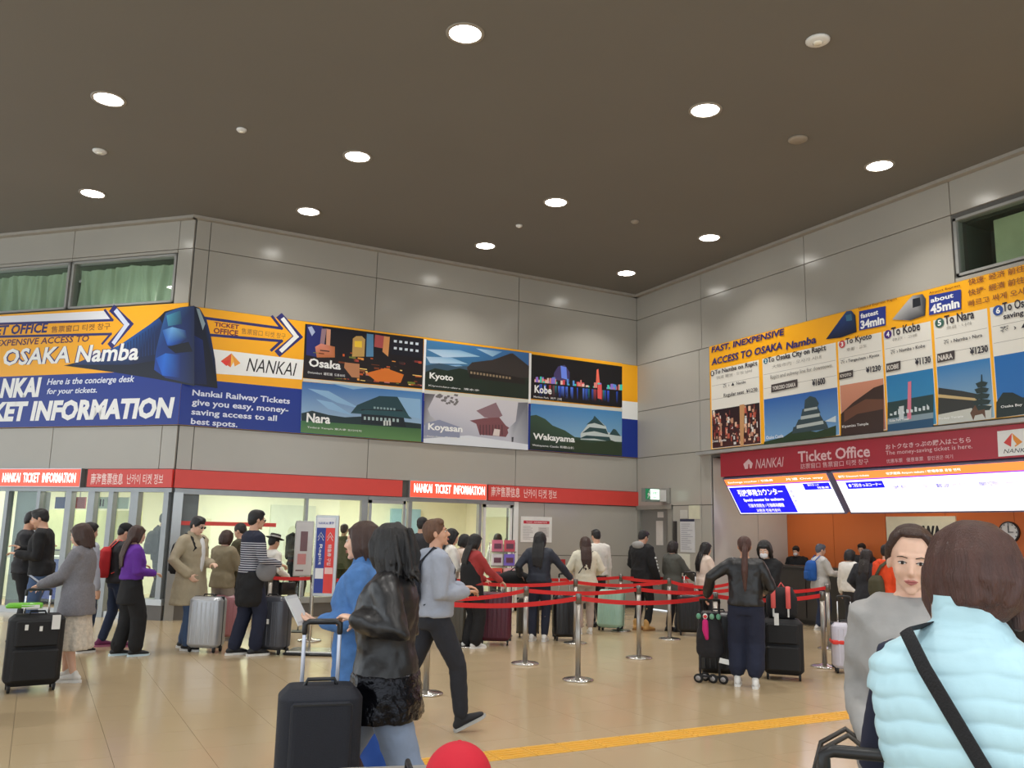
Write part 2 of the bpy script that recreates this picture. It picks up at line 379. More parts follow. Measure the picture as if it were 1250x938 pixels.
# ---- glazed shop front (ticket information) below the red strip
def strip(P, u0, u1, name, label, lit=False, lips=True):
    e = empty(name, P.pt((u0+u1)/2, 2.18, 0), 0, label, 'sign')
    # parent stays unrotated, so children keep world-space coordinates shifted by its location
    return e
def under(e, o):
    o.parent = e; o.matrix_parent_inverse = Matrix.Translation(e.location).inverted(); return o
STRIPM = REDP
uL = PD.uv(103, 585)[0]; uL2 = PD.uv(109, 585)[0]; uR1 = PA.uv(490, 597)[0]; uS0 = PA.uv(498, 597)[0]; uS1 = PA.uv(592, 600)[0]
e = empty('fascia_band', PA.pt(3.5, 2.18, 0), 0, 'long unlit red band over the glass front, bending round the wall corner', 'sign', None)
under(e, MB().pbox(PD, uL2, -0.0, 2.18, 2.487, 0.0, 0.05).build('band_panel', REDP, None)); under(e, MB().pbox(PA, 1.98, uR1, 2.18, 2.487, 0.0, 0.05).build('band_panel', REDP, None))
LW = C3(250, 220, 215)
p = Print(PD, 0.052); p.text('南海售票信息', (113, 592), (152, 592), (113, 578), LW, 0.01); p.text('난카이 티켓 정보', (157, 591.5), (201, 592), (157, 579), LW, 0.005)
under(e, p.build('lettering', PRINT, None))
e = empty('fascia_band', PA.pt(10, 2.18, 0), 0, 'short unlit red band beside the wall corner, with small asian lettering', 'sign')
under(e, MB().pbox(PA, uS1+0.05, XB-0.01, 2.18, 2.487, 0.0, 0.05).build('band_panel', REDP, None))
p = Print(PA, 0.052); p.text('南海售票信息', (598, 606.5), (633, 608), (598, 594), LW, 0.01); p.text('난카이 티켓 정보', (638, 608), (678, 609.5), (638, 597), LW, 0.005)
under(e, p.build('lettering', PRINT, None))
LITRED = mat('lit_red_acrylic', rgb(240, 84, 64), rough=0.3, var=0, emit=rgb(255, 84, 60), es=0.75)
LITW = mat('lit_white_letters', rgb(255, 250, 240), rough=0.3, var=0, emit=(1, 0.95, 0.88, 1), es=2.6)
def lit_sign(P, u0, u1, bl, br, tl, label):
    e = empty('lightbox_sign', P.pt((u0+u1)/2, 2.18, 0), 0, label, 'sign')
    under(e, MB().pbox(P, u0, u1, 2.17, 2.50, -0.05, 0.09).build('housing', ALU, None))
    under(e, MB().pbox(P, u0+0.015, u1-0.015, 2.185, 2.485, 0.085, 0.097).build('lit_panel', LITRED, None))
    t = Print(P, 0.099); t.text('NANKAI  TICKET  INFORMATION', bl, br, tl, Wt, 0.012); t.c = []
    under(e, t.build('lettering', LITW, None))
lit_sign(PD, PD.uv(2, 585)[0], uL-0.0, (8, 589.5), (97, 589.5), (8, 578), 'glowing red ticket information sign at the far left over the glass doors')
lit_sign(PA, uS0, uS1, (503, 601.5), (589, 606), (503, 590.5), 'glowing red ticket information sign over the open shop doorway')
lit_sign(PD, -7.0, PD.uv(-4, 585)[0], (-100, 589), (-15, 589), (-100, 578), 'glowing red sign past the left picture edge')

MULL = mat('mullion_aluminium', rgb(150, 154, 156), rough=0.35, metal=0.4)
def mull(P, pxx, w=0.06, v0=0.0, v1=2.17, d0=-0.10, d1=0.02, parent=None, m=MULL, name='mullion'):
    u = P.uv(pxx, 660)[0]; return MB().pbox(P, u-w/2, u+w/2, v0, v1, d0, d1).build(name, m, parent)
# storefront on the back wall
sf = struct('window_5', MB().pbox(PA, 2.0, PA.uv(444, 660)[0], 2.08, 2.17, -0.12, 0.03), MULL)
uE = PA.uv(438, 660)[0]
MB().pbox(PA, 2.0, uE, 0.24, 0.34, -0.16, 0.05).build('sill', ALU, sf)
MB().pbox(PA, 2.0, uE, 0.0, 0.24, -0.16, 0.03).build('kick_plate', mat('kick_grey', rgb(96, 92, 88), rough=0.4), sf)
u4 = PA.uv(240, 660)[0]; u5 = PA.uv(372, 660)[0]
MB().pbox(PA, 1.99, 2.14, 0, 2.10, -0.16, 0.04).build('corner_post', ALU, sf)
MB().pbox(PA, 2.14, u4, 0.34, 2.10, -0.14, -0.10).build('solid_panel', mat('slate_panel', rgb(112, 120, 122), rough=0.35), sf)
MB().pbox(PA, u4, u5, 0.34, 2.08, -0.065, -0.055).build('pane', GLASS, sf); MB().pbox(PA, u5, uE, 0.34, 2.08, -0.065, -0.055).build('pane', GLASSG, sf)
mull(PA, 372, 0.05, parent=sf); mull(PA, 443, 0.12, parent=sf)
MB().pbox(PA, PA.uv(211, 640)[0], PA.uv(338, 640)[0], PA.uv(212, 641)[1], PA.uv(212, 636)[1], -0.054, -0.05).build('red_stripe', REDP, sf)
# door leaves and display bay right of the opening
d1 = struct('door_1', MB().pbox(PA, PA.uv(447, 660)[0], PA.uv(626, 660)[0], 2.10, 2.17, -0.12, 0.03), MULL)
for a, b, gm_ in ((449, 494, GLASS), (590, 625, GLASS)):
    ua_, ub_ = PA.uv(a, 660)[0], PA.uv(b, 660)[0]
    f = MB()
    for q in ((ua_, ua_+0.05, 0, 2.1), (ub_-0.05, ub_, 0, 2.1), (ua_, ub_, 0, 0.12), (ua_, ub_, 2.04, 2.1)): f.pbox(PA, q[0], q[1], q[2], q[3], -0.08, -0.01)
    l = f.build('door_leaf', WHITE if a > 500 else ALU, d1); MB().pbox(PA, ua_+0.05, ub_-0.05, 0.12, 2.04, -0.05, -0.04).build('pane', gm_, l)
mull(PA, 499, 0.07, parent=d1); mull(PA, 585, 0.06, parent=d1); mull(PA, 629, 0.10, parent=d1, m=WHITE)
# doors on the chamfered wall
d2 = struct('door_2', MB().pbox(PD, -7.3, 0.0, 2.10, 2.17, -0.12, 0.03), MULL)
for x, w in ((3, .08), (42, .07), (79, .12), (107, .14), (131, .10), (160, .16), (199, .10), (-40, .1), (-90, .1)): mull(PD, x, w, parent=d2)
for a, b in ((5, 40), (45, 75), (84, 102), (112, 127), (135, 154), (167, 195), (-85, -3)):
    MB().pbox(PD, PD.uv(a, 660)[0], PD.uv(b, 660)[0], 0.2, 2.1, -0.06, -0.05).build('pane', GLASS, d2)
MB().pbox(PD, PD.uv(167, 660)[0], 0, 0.24, 0.34, -0.16, 0.05).build('sill', ALU, d2); MB().pbox(PD, PD.uv(167, 660)[0], 0, 0, 0.24, -0.16, 0.03).build('kick_plate', MATS['kick_grey'], d2)
MB().pbox(PD, -7.3, PD.uv(167, 660)[0], 0, 0.10, -0.1, 0.0).build('threshold', ALU, d2)
# room behind the glass
struct('wall_shop_back', MB().box(-3.6, 10.5, 21.6, 21.8, 0, 2.75), CREAM)
struct('wall_shop_right', MB().box(10.3, 10.5, YA+0.3, 21.6, 0, 2.75), CREAM)
struct('trim_6', MB().box(-9, 9.6, YA+0.31, 21.8, 2.72, 2.8).v and MB().box(1.97, 10.5, YA+0.31, 21.8, 2.72, 2.8), CREAM)
mb = MB(); a = PD.pt(0, 2.72, -0.31); b = PD.pt(-8.1, 2.72, -0.31)
q = [(a.x, a.y), (1.97, 21.8), (-3.4, 21.8), (b.x, b.y)]
mb.add([(x, y, 2.72) for x, y in q]+[(x, y, 2.8) for x, y in q], [(0, 1, 2, 3), (7, 6, 5, 4), (0, 4, 5, 1), (1, 5, 6, 2), (2, 6, 7, 3), (3, 7, 4, 0)])
struct('trim_7', mb, CREAM)
SHOPL = mat('shop_light_panel', rgb(255, 255, 250), var=0, emit=(1, 1, 0.93, 1), es=5)
def shop_light(x, y, n):
    e = empty('ceiling_panel_light', (x, y, 2.72), 0, 'square white ceiling light inside the ticket information room, %s' % n, 'light', 'lights inside the glass room')
    o = MB().box(-0.32, 0.32, -0.32, 0.32, -0.03, 0.0).build('diffuser', SHOPL, e)
    o = MB().box(-0.35, 0.35, -0.35, 0.35, -0.015, 0.0).build('frame', WHITE, e)
    ld = bpy.data.lights.new('shop_lamp', 'AREA'); ld.shape = 'SQUARE'; ld.size = 0.6; ld.energy = SHOP_WATT; ld.color = (1, 0.98, 0.90)
    l = bpy.data.objects.new('shop_lamp', ld); COL.objects.link(l); l.parent = e; l.location = (0, 0, -0.045)
for x, y, n in ((3.0, 17.6, 'behind the long left pane'), (5.6, 17.6, 'near the doorway'), (8.0, 17.4, 'behind the display bay'), (4.3, 20, 'at the back left'), (7.2, 20, 'at the back right'), (0.6, 19.6, 'behind the corner post'), (-1.6, 20.6, 'behind the far left doors')): shop_light(x, y, n)
# ================================================================== BANNERS (flat print)
rnd = random.Random(11)
def banner(name, P, u0, u1, v0, v1, label, n1=0.035, m=None, n0=0.012):
    e = empty(name, P.pt((u0+u1)/2, v0, 0), 0, label, 'banner')
    under(e, MB().pbox(P, u0, u1, v0, v1, n0, n1).build('board', m or mat('banner_edge', rgb(196, 150, 60), rough=0.5), None)); return e
def pic_rects(p, n, u0, u1, v0, v1, cols, wmin, wmax, hmin, hmax):
    for _ in range(n):
        a, b = rnd.uniform(u0, u1), rnd.uniform(v0, v1); w, h = rnd.uniform(wmin, wmax), rnd.uniform(hmin, hmax)
        p.puv([(a, b), (min(a+w, u1), b), (min(a+w, u1), min(b+h, v1)), (a, min(b+h, v1))], rnd.choice(cols)); p.up(0.25)
def caption(p, t, bl, br, tl, sub):
    p.up(2); p.text(t, bl, br, tl, Wt, 0.03)
    p.text(*sub, C3(225, 225, 225), 0.012)

# --- banner across the back wall
eA = banner('route_banner', PA, 1.957, XB-0.005, 3.245, 5.34, 'long yellow, white and blue banner with six city photographs on the back wall')
p = Print(PA, 0.037)
za, zb = 4.52, 4.06          # white band between yellow and blue
p.rect(1.957, XB-0.01, zb, 5.335, Yl); p.rect(1.957, XB-0.01, 3.25, zb+0.001, Bl); p.up()
p.px([(236, 424), (370, 440), (368, 464), (237, 455)], Wt)
p.rect(11.18, XB-0.01, 4.10, 4.50, Wt); p.rect(11.18, XB-0.01, 3.25, 4.10, Bl); p.up()
# ticket office arrow
p.bar([(250, 389), (343, 401.5), (332, 387.5)], 0.05, NAVY); p.bar([(255, 409.5), (343, 417), (331, 428)], 0.05, NAVY)
p.bar([(343, 389), (363, 411.5), (341, 430)], 0.14, NAVY); p.up(); p.bar([(345.5, 391), (361, 411.5), (343.5, 428)], 0.075, Wt); p.up()
p.text('TICKET', (261, 399), (291, 403.5), (261, 393.5), C3(110, 30, 60), 0.03); p.text('OFFICE', (260, 407.5), (290, 410), (260, 400.5), C3(110, 30, 60), 0.03)
p.text('售票窗口 티켓 창구', (294, 408), (348, 413), (294, 401), C3(150, 100, 60), 0.0)
p.up(); p.px([(269, 441.5), (282, 432), (281, 449)], C3(225, 90, 50)); p.px([(282, 432), (293, 444), (286, 448)], C3(240, 160, 60)); p.px([(282, 432), (281, 449), (285, 442)], C3(250, 190, 80)); p.px([(269, 441.5), (276, 447.5), (281, 440)], C3(232, 60, 50))
p.text('NANKAI', (300, 453.5), (361, 457.5), (303, 437.5), Bk, 0.0, 0.25)
for i, t in enumerate(('Nankai Railway Tickets', 'give you easy, money-', 'saving access to all', 'best spots.')):
    y = 485.5+11.6*i; x1 = (353, 351, 337, 289)[i]
    p.text(t, (234-0.6*i, y), (x1, y+(x1-234)*0.085), (234-0.6*i, y-(9.5 if i in (0, 2) else 9.5)), C3(225, 230, 245), 0.022)
# white gutters
p.up(); p.px([(371, 393.5), (758, 444), (758, 447.5), (371, 397)], Yl)
# Osaka: night street with lights and a canal
p.px([(372, 396), (516, 414), (515, 475), (369, 462)], [C3(10, 8, 24)]*2+[C3(30, 18, 12), C3(36, 20, 14)]); p.up()
p.px([(374, 397), (393, 399), (396, 420), (389, 437), (373, 434)], C3(34, 40, 110)); p.up()
p.px([(392, 402), (398, 402), (394, 428), (388, 436)], C3(150, 120, 130)); p.px([(398, 402), (403, 403), (402, 425), (397, 430)], C3(210, 150, 120)); p.px([(375, 400), (380, 399), (384, 406), (380, 411)], C3(170, 180, 210))
p.px([(384, 424), (391, 420), (408, 424), (408, 437), (386, 437)], [C3(220, 140, 120)]*2+[C3(190, 110, 60)]*3); p.up()
p.px([(430, 414), (434, 411), (441, 411), (445, 415), (444, 436), (429, 436)], C3(200, 160, 90)); p.up(); p.px([(432, 417), (441, 417), (441, 425), (432, 424)], C3(250, 210, 60))
p.px([(447, 408), (455, 409), (455, 436), (446, 436)], C3(90, 140, 180)); p.px([(457, 409), (468, 411), (467, 426), (456, 424)], C3(180, 80, 80)); p.px([(468, 411), (475, 412), (473, 436), (466, 430)], C3(220, 150, 90))
p.px([(478, 413), (515, 418), (515, 438), (476, 433)], C3(14, 16, 32)); p.up()
for r_ in range(2):
    for k in range(5): x = 480+k*6.6; y = 415.5+k*0.8+r_*8.5; p.px([(x, y), (x+3.6, y+.4), (x+3.4, y+3.4), (x-.2, y+3)], C3(215, 225, 235))
for _ in range(70):
    x = rnd.uniform(376, 510); y0 = 436+(x-372)*0.12; y = rnd.uniform(y0-12, y0+25); w = rnd.uniform(2, 12); h = rnd.uniform(.8, 3)
    x2 = min(x+w, 514); y = min(y, 461+(x-370)*0.09-h-2)
    p.px([(x, y), (x2, y+(x2-x)*.12), (x2, y+h+(x2-x)*.12), (x, y+h)], rnd.choice([C3(240, 160, 70), C3(200, 90, 40), C3(120, 60, 30), C3(250, 210, 120), C3(180, 70, 60), C3(120, 130, 50), C3(60, 40, 40), C3(200, 120, 120)])); p.up(0.2)
p.px([(420, 443), (438, 445), (438, 462), (418, 460)], C3(190, 130, 90)); p.px([(446, 456), (470, 450), (492, 458), (488, 468), (458, 466)], C3(224, 120, 40)); p.up()
p.px([(371, 439), (415, 444), (430, 463), (370, 461)], C3(28, 18, 26)); caption(p, 'Osaka', (376, 448), (415, 452.5), (376.5, 437.5), ('Dotombori  道頓堀  도톤보리', (375, 456.5), (420, 460.5), (375, 453)))
# Kyoto
p.px([(518.5, 415.5), (644.5, 431.5), (644.5, 488), (517.5, 475.5)], [C3(64, 126, 176), C3(60, 110, 170), C3(40, 70, 80), C3(70, 100, 120)]); p.up()
for pts in (((520, 427), (560, 428), (585, 436), (540, 437)), ((519, 436), (550, 437), (570, 445), (524, 444)), ((580, 426), (612, 430), (600, 436)), ((521, 447), (560, 446), (572, 451), (530, 452))): p.px(pts, [C3(170, 200, 224), C3(120, 165, 205), C3(150, 190, 215), C3(190, 210, 230)][:len(pts)]); p.up(.3)
p.px([(518, 447), (535, 444), (555, 448), (575, 447), (575, 478), (518, 474)], C3(58, 84, 104)); p.up()
p.px([(518, 455), (530, 450), (545, 453), (560, 450), (580, 455), (600, 452), (644.5, 462), (644.5, 488), (517.5, 475.5)], C3(30, 44, 34)); p.up()
p.px([(569, 449), (575, 443), (600, 440), (622, 432), (625, 432), (645, 448), (645, 462), (612, 461), (570, 456)], C3(56, 50, 48)); p.up(); p.px([(571, 452), (600, 455), (640, 463), (640, 470), (572, 462)], C3(34, 30, 28)); p.up()
for k in range(13): x = 573+k*3.9; y = 454+k*.55; p.px([(x, y), (x+2.4, y+.3), (x+2.4, y+3), (x, y+2.8)], C3(150, 130, 104))
caption(p, 'Kyoto', (523, 465), (552, 469), (523.5, 455), ('Kiyomizu-dera  清水寺', (522, 472.5), (584, 478.5), (522, 469.5)))
# Kobe
p.px([(647.5, 433), (758, 448), (758, 498), (646.5, 487)], C3(16, 14, 20)); p.up()
sky = [C3(230, 140, 130), C3(90, 150, 230), C3(240, 200, 190), C3(60, 210, 190), C3(220, 80, 90), C3(150, 120, 220)]
p.px([(675, 456), (680, 448), (688, 446), (694, 455), (694, 467), (674, 464)], C3(70, 60, 110)); p.px([(683, 447), (690, 449), (691, 464), (684, 462)], C3(110, 140, 240)); p.px([(727, 452), (729, 451), (731, 470), (726, 470)], C3(240, 110, 90)); p.up()
for k in range(60):
    x = rnd.uniform(650, 755); b = 467+(x-650)*0.095; h = rnd.uniform(1.5, 8); w = rnd.uniform(1, 4)
    p.px([(x, b-h), (x+w, b-h), (x+w, b), (x, b)], rnd.choice(sky)); p.up(.15)
for k in range(46):
    x = rnd.uniform(650, 755); b = 469+(x-650)*0.095; h = rnd.uniform(8, 20); w = rnd.uniform(1, 3); c = rnd.choice([C3(40, 80, 190), C3(30, 130, 140), C3(170, 60, 70), C3(60, 90, 220), C3(120, 80, 90)] if x > 715 or x < 676 else [C3(40, 90, 220), C3(90, 130, 240)])
    h = min(h, 485+(x-648)*.09-b-1); p.px([(x, b), (x+w, b), (x+w, b+h), (x, b+h)], [c, c, C3(16, 14, 24), C3(16, 14, 24)]); p.up(.15)
p.px([(728, 470), (733, 470), (733, 488), (728, 487)], C3(230, 90, 90))
caption(p, 'Kobe', (651, 480), (672, 482.5), (651, 470.5), ('Meriken Park  神戸 고베', (650, 486), (684, 489.5), (650, 483)))
# gutter between rows
p.px([(369, 462.5), (758, 499), (758, 504), (369, 466)], C3(214, 212, 200)); p.up()
for a, b in (((515.7, 415), (518.5, 415)), ((644.6, 431), (647.3, 432))):
    x0, x1 = PA.uv(a[0], 440)[0], PA.uv(b[0], 440)[0]; p.rect(x0, x1, 4.24, 5.30, Wt); p.rect(x0, x1, 3.27, 4.22, Bl)
p.up()
# Nara
p.px([(368, 466.5), (514, 479.5), (513, 540), (366, 528)], [C3(50, 104, 172), C3(70, 130, 190), C3(180, 205, 220), C3(170, 200, 220)]); p.up()
for pts in (((375, 475), (400, 478), (440, 500), (410, 492)), ((385, 488), (405, 492), (430, 508), (400, 500)), ((480, 485), (512, 488), (512, 512), (495, 508)), ((400, 468), (450, 474), (430, 476))): p.px(pts, [C3(140, 180, 215)]*len(pts)); p.up(.2)
p.px([(367, 505), (380, 502), (400, 507), (420, 510), (440, 509), (513, 518), (513, 526), (367, 518)], C3(28, 48, 52)); p.up()
p.px([(366.5, 514), (440, 519), (513, 524), (513, 540), (366, 528.5)], [C3(60, 108, 70), C3(70, 112, 66), C3(64, 104, 62), C3(92, 134, 80), C3(88, 130, 76)]); p.up()
p.px([(435, 495), (462, 484), (484, 485), (493, 500), (500, 512), (470, 508), (445, 505), (427, 505)], C3(34, 66, 74)); p.up(); p.px([(440, 500), (490, 501), (493, 517), (495, 522), (440, 517)], C3(20, 32, 40)); p.up(); p.px([(427, 505), (445, 501), (492, 503), (502, 512), (470, 508)], C3(40, 78, 86)); p.up()
for k in range(9): x = 443+k*5; p.px([(x, 509+k*.35), (x+2.6, 509.2+k*.35), (x+2.6, 513+k*.35), (x, 513+k*.35)], C3(170, 190, 190))
for k in range(7): x = 455+k*4; p.px([(x, 497+k*.3), (x+2.4, 497.2+k*.3), (x+2.4, 499.8+k*.3), (x, 499.6+k*.3)], C3(140, 165, 170))
for k in range(3): x = 467+k*3.4; p.px([(x, 514), (x+2.2, 514), (x+2.2, 520), (x, 520)], C3(210, 215, 210))
caption(p, 'Nara', (373, 516), (402, 518.5), (373.5, 504.5), ('Todai-ji Temple 東大寺 도다이지', (374, 523.5), (440, 528.5), (374, 520.5)))
# Koyasan
p.px([(517.5, 480.5), (643.5, 492), (643, 550), (515.5, 541)], [C3(206, 202, 208), C3(214, 210, 214), C3(190, 192, 204), C3(150, 156, 176)]); p.up()
p.px([(517, 481), (530, 482), (521, 500), (524, 508), (534, 516), (516, 520)], [C3(80, 78, 84), C3(110, 106, 110), C3(150, 148, 154), C3(170, 170, 176), C3(190, 190, 196), C3(140, 140, 150)]); p.up()
for _ in range(26):
    x = rnd.uniform(528, 556); y = rnd.uniform(481, 494); p.px([(x, y), (x+3, y+.5), (x+2, y+3), (x-1, y+2)], C3(112, 108, 108)); p.up(.1)
p.px([(580, 502), (604, 492), (612, 508), (604, 512), (590, 510)], C3(142, 112, 120)); p.up(); p.px([(572, 514), (590, 511), (608, 510), (616, 520), (622, 524), (616, 534), (584, 531), (580, 518)], C3(126, 78, 84)); p.up()
for k in range(8): x = 584+k*3.8; p.px([(x, 519), (x+1.4, 519), (x+1.6, 532), (x, 531.5)], C3(94, 58, 64))
p.px([(602, 524), (609, 525), (608, 533), (600, 532)], C3(222, 210, 204)); p.px([(631, 492), (643, 492), (643, 544), (622, 541), (618, 525), (628, 515)], [C3(120, 122, 130), C3(104, 106, 116), C3(150, 154, 164), C3(190, 192, 200), C3(200, 200, 208), C3(140, 142, 152)]); p.up()
p.px([(515.5, 536), (570, 532), (643, 543), (643, 550), (515.5, 541)], C3(222, 226, 232)); p.px([(518, 517), (535, 513), (560, 522), (560, 535), (516, 532)], C3(140, 146, 170)); p.up(); p.px([(623, 534), (625.5, 534), (625, 540), (623, 540)], C3(60, 60, 70))
caption(p, 'Koyasan', (521, 527.5), (563, 531.5), (521.5, 517), ('Danjo Garan  壇上伽藍  단조가란', (520, 534), (572, 537.5), (520, 531.5)))
# Wakayama
p.px([(646.5, 493), (757.5, 503), (757.5, 557), (645, 549)], [C3(60, 124, 186), C3(70, 136, 190), C3(150, 190, 210), C3(140, 184, 206)]); p.up()
p.px([(646, 508), (653, 507), (664, 512), (673, 520), (688, 526), (700, 534), (757.5, 540), (757.5, 557), (645, 549)], [C3(52, 78, 60)]*7+[C3(26, 38, 30)]*2); p.up()
p.px([(707, 530), (716, 519), (722, 512), (724, 508), (728, 512), (738, 521), (740, 528), (757, 533), (757, 540), (707, 537)], C3(196, 206, 204)); p.up()
for pts in (((714, 519), (722, 512), (724, 508), (728, 512), (737, 521), (724, 517)), ((709, 529), (718, 522), (738, 524), (741, 531), (724, 527)), ((705, 536), (714, 532), (742, 534), (745, 540), (724, 536)), ((742, 531), (747, 524), (750, 525), (756, 533))): p.px(pts, C3(44, 74, 76)); p.up(.3)
p.px([(688, 545), (700, 537), (720, 541), (745, 538), (757.5, 543), (757.5, 557), (700, 553)], C3(44, 60, 38)); p.up()
caption(p, 'Wakayama', (649, 539), (700, 543), (649.5, 529), ('Wakayama Castle 和歌山城', (648, 545.5), (699, 550.5), (648, 542)))
oA = under(eA, p.build('print', PRINT, None))

# --- banner across the chamfered wall
eD = banner('route_banner', PD, -7.3, 0.014, 3.245, 5.40, 'yellow and blue ticket information banner with a blue train on the chamfered wall')
p = Print(PD, 0.037)
p.rect(-7.29, 0.014, 4.20, 5.39, Yl); p.rect(-7.29, 0.014, 3.25, 4.20, Bl); p.up()
p.px([(-260, 401), (-260, 392), (0, 387), (133, 380), (139, 391), (0, 396)], C3(232, 232, 238)); p.up()
p.bar([(-200, 398), (0, 396.2), (139, 391.6), (130, 379.5)], 0.045, NAVY); p.bar([(-200, 413), (0, 411.8), (137, 408.5), (127, 420)], 0.045, NAVY)
p.bar([(141, 379.5), (159, 397), (139, 420)], 0.15, NAVY); p.up(); p.bar([(144, 381), (156.5, 397), (141.5, 418)], 0.085, C3(214, 220, 240)); p.up()
p.text('TICKET OFFICE', (-33, 412), (59.5, 410), (-33, 400), NAVY, 0.035, 0.12); p.text('售票窗口 티켓 창구', (64, 407), (136, 404), (64, 399), C3(140, 84, 40), 0.01)
p.text('FAST, INEXPENSIVE ACCESS TO', (-42, 427), (110, 421.5), (-42, 418), C3(88, 40, 66), 0.02, 0.1)
LB = C3(150, 170, 220)
def out(t, bl, br, tl, sh, fat=0.06): p.up(); p.text(t, bl, br, tl, NAVY, fat, sh); p.up(); p.text(t, bl, br, tl, Wt, 0.025, sh)
# the train: drawn as flat print
p.up(); p.px([(80, 447), (140, 432), (196, 388), (203, 381), (222, 376), (239, 374), (239, 472), (190, 463), (140, 455)], C3(12, 18, 38)); p.up()
p.px([(90, 446), (148, 422), (196, 389), (200, 396), (197, 440), (160, 446)], [C3(20, 40, 90), C3(30, 90, 160), C3(24, 70, 140), C3(16, 40, 90), C3(10, 20, 50), C3(14, 30, 70)]); p.up()
for k in range(12): x = 150+k*3.6; p.px([(x, 424-k*2.3), (x+1.4, 423-k*2.3), (x+1.4, 440-k*.6), (x, 440.5-k*.6)], C3(16, 44, 96))
p.up(); p.px([(199, 400), (204, 383), (222, 376), (239, 375), (239, 470), (204, 462), (190, 452), (192, 430)], [C3(30, 60, 110), C3(40, 90, 150), C3(30, 70, 130), C3(14, 30, 70), C3(10, 22, 60), C3(16, 50, 130), C3(20, 70, 170), C3(24, 60, 130)]); p.up()
p.px([(205, 386), (222, 380), (224, 396), (207, 399)], [C3(70, 150, 180), C3(40, 90, 120), C3(20, 50, 80), C3(60, 130, 160)]); p.up()
p.px([(200, 404), (212, 400), (228, 404), (230, 414), (220, 424), (206, 422)], [C3(40, 90, 170), C3(110, 170, 220), C3(30, 60, 130), C3(16, 34, 80), C3(10, 20, 50), C3(30, 90, 190)]); p.up()
p.px([(192, 438), (204, 432), (222, 434), (222, 462), (200, 459)], [C3(24, 80, 180), C3(40, 110, 210), C3(16, 40, 110), C3(14, 34, 100), C3(30, 100, 210)]); p.up(); p.px([(206, 424), (232, 418), (237, 430), (216, 432)], C3(8, 12, 30))
out('OSAKA Namba', (5, 447.5), (170, 444), (5, 427), 0.12); out('to', (-30, 447), (-10, 447), (-30, 431), 0.12)
p.up(); p.text('NANKAI', (-27, 487.5), (50.5, 486), (-27, 464), Wt, 0.05, 0.12)
p.text('Here is the concierge desk', (59, 473), (165.5, 470), (59, 463), C3(225, 230, 245), 0.02, 0.2); p.text('for your tickets.', (59, 484), (120, 482.5), (59, 475), C3(225, 230, 245), 0.02, 0.2)
p.text('TICKET INFORMATION', (-45, 516.5), (213, 513), (-45, 492.5), Wt, 0.05, 0.12)
under(eD, p.build('print', PRINT, None))
# the train's other flank continues round the corner
p = Print(PA, 0.046); p.px([(236.4, 374.5), (243, 377), (252, 392), (257, 412), (262, 440), (265, 474.5), (236.0, 470.5)], [C3(20, 34, 70), C3(14, 24, 50), C3(20, 50, 110), C3(16, 40, 90), C3(10, 16, 34), C3(8, 10, 18), C3(10, 20, 60)]); p.up()
p.px([(239, 377), (243, 378), (250, 396), (247, 404)], C3(150, 170, 180)); p.px([(236.3, 410), (247, 416), (252, 470), (236.1, 469)], [C3(16, 40, 110), C3(14, 40, 110), C3(10, 24, 70), C3(12, 30, 90)])
under(eA, p.build('train_print', PRINT, None))

# --- fare board over the ticket office
uB1 = PB.uv(868.4, 424)[0]; uBR = -3.0
eB = banner('fare_board', PB, uB1, uBR, 3.25, 5.335, 'yellow fare board with white route cards over the ticket office counter', 0.06)
p = Print(PB, 0.062); p.rect(uB1+.01, uBR-.01, 3.255, 5.325, Yl); p.up()
cards = [((871, 456, 930, 442), 'To Namba on Rapi:t'), ((934, 442, 1024, 417), 'To Osaka City on Rapi:t'), ((1027, 416, 1082, 401), 'To Kyoto'), ((1086, 401, 1141, 386), 'To Kobe'), ((1145, 387, 1213, 370), 'To Nara'), ((1217, 370, 1300, 350), 'To Osaka')]
xs = [(871, 930), (934.5, 1025.5), (1028, 1082.5), (1085, 1144), (1147.5, 1215), (1218.5, 1300)]
us = [(PB.uv(a, 470)[0], PB.uv(b, 470)[0]) for a, b in xs]
vt = [4.74, 4.74, 4.74, 4.74, 4.74, 4.74]
CT = C3(228, 224, 214)
skyline = []
for (a, b) in us: p.rect(a, b, 3.26, PB.uv(1000, 424)[1], CT)
p.up()
GR = C3(150, 146, 140)
vb = [PB.uv(900, 497)[1], PB.uv(980, 481)[1], PB.uv(1055, 467)[1], PB.uv(1115, 455)[1], PB.uv(1180, 443)[1], PB.uv(1235, 433)[1]]
vtop = PB.uv(1000, 424)[1]
for i, (a, b) in enumerate(us):
    for fr in (0.40, 0.74): v = vtop-(vtop-vb[i])*fr; p.rect(a+.02, b-.02, v, v+.006, GR)
def skyp(i, c0, c1): p.rect(us[i][0]+.01, us[i][1]-.01, 3.27, vb[i], c1, c0); p.up()
skyp(0, C3(40, 24, 28), C3(70, 30, 24)); skyp(1, C3(46, 96, 170), C3(120, 165, 205)); skyp(2, C3(206, 140, 112), C3(170, 110, 90)); skyp(3, C3(34, 120, 176), C3(60, 140, 180)); skyp(4, C3(50, 120, 180), C3(150, 180, 196)); skyp(5, C3(30, 104, 176), C3(40, 110, 180))
a, b = us[0]
for _ in range(150):
    x = rnd.uniform(a+.02, b-.08); y = rnd.uniform(3.29, vb[0]-.1); c = rnd.choice([C3(190, 90, 70), C3(120, 50, 40), C3(230, 190, 160), C3(150, 60, 50), C3(200, 150, 120), C3(60, 30, 30), C3(220, 220, 215)])
    if abs(x-(a+b)/2) < .1 and y > 3.7: continue
    w_, h_ = rnd.uniform(.02, .07), rnd.uniform(.02, .12); p.rect(x, min(x+w_, b-.02), y, min(y+h_, vb[0]-.01), c); p.up(.1)
p.px([(906, 495), (912, 494), (911, 545), (907, 546)], C3(200, 150, 100)); p.up()
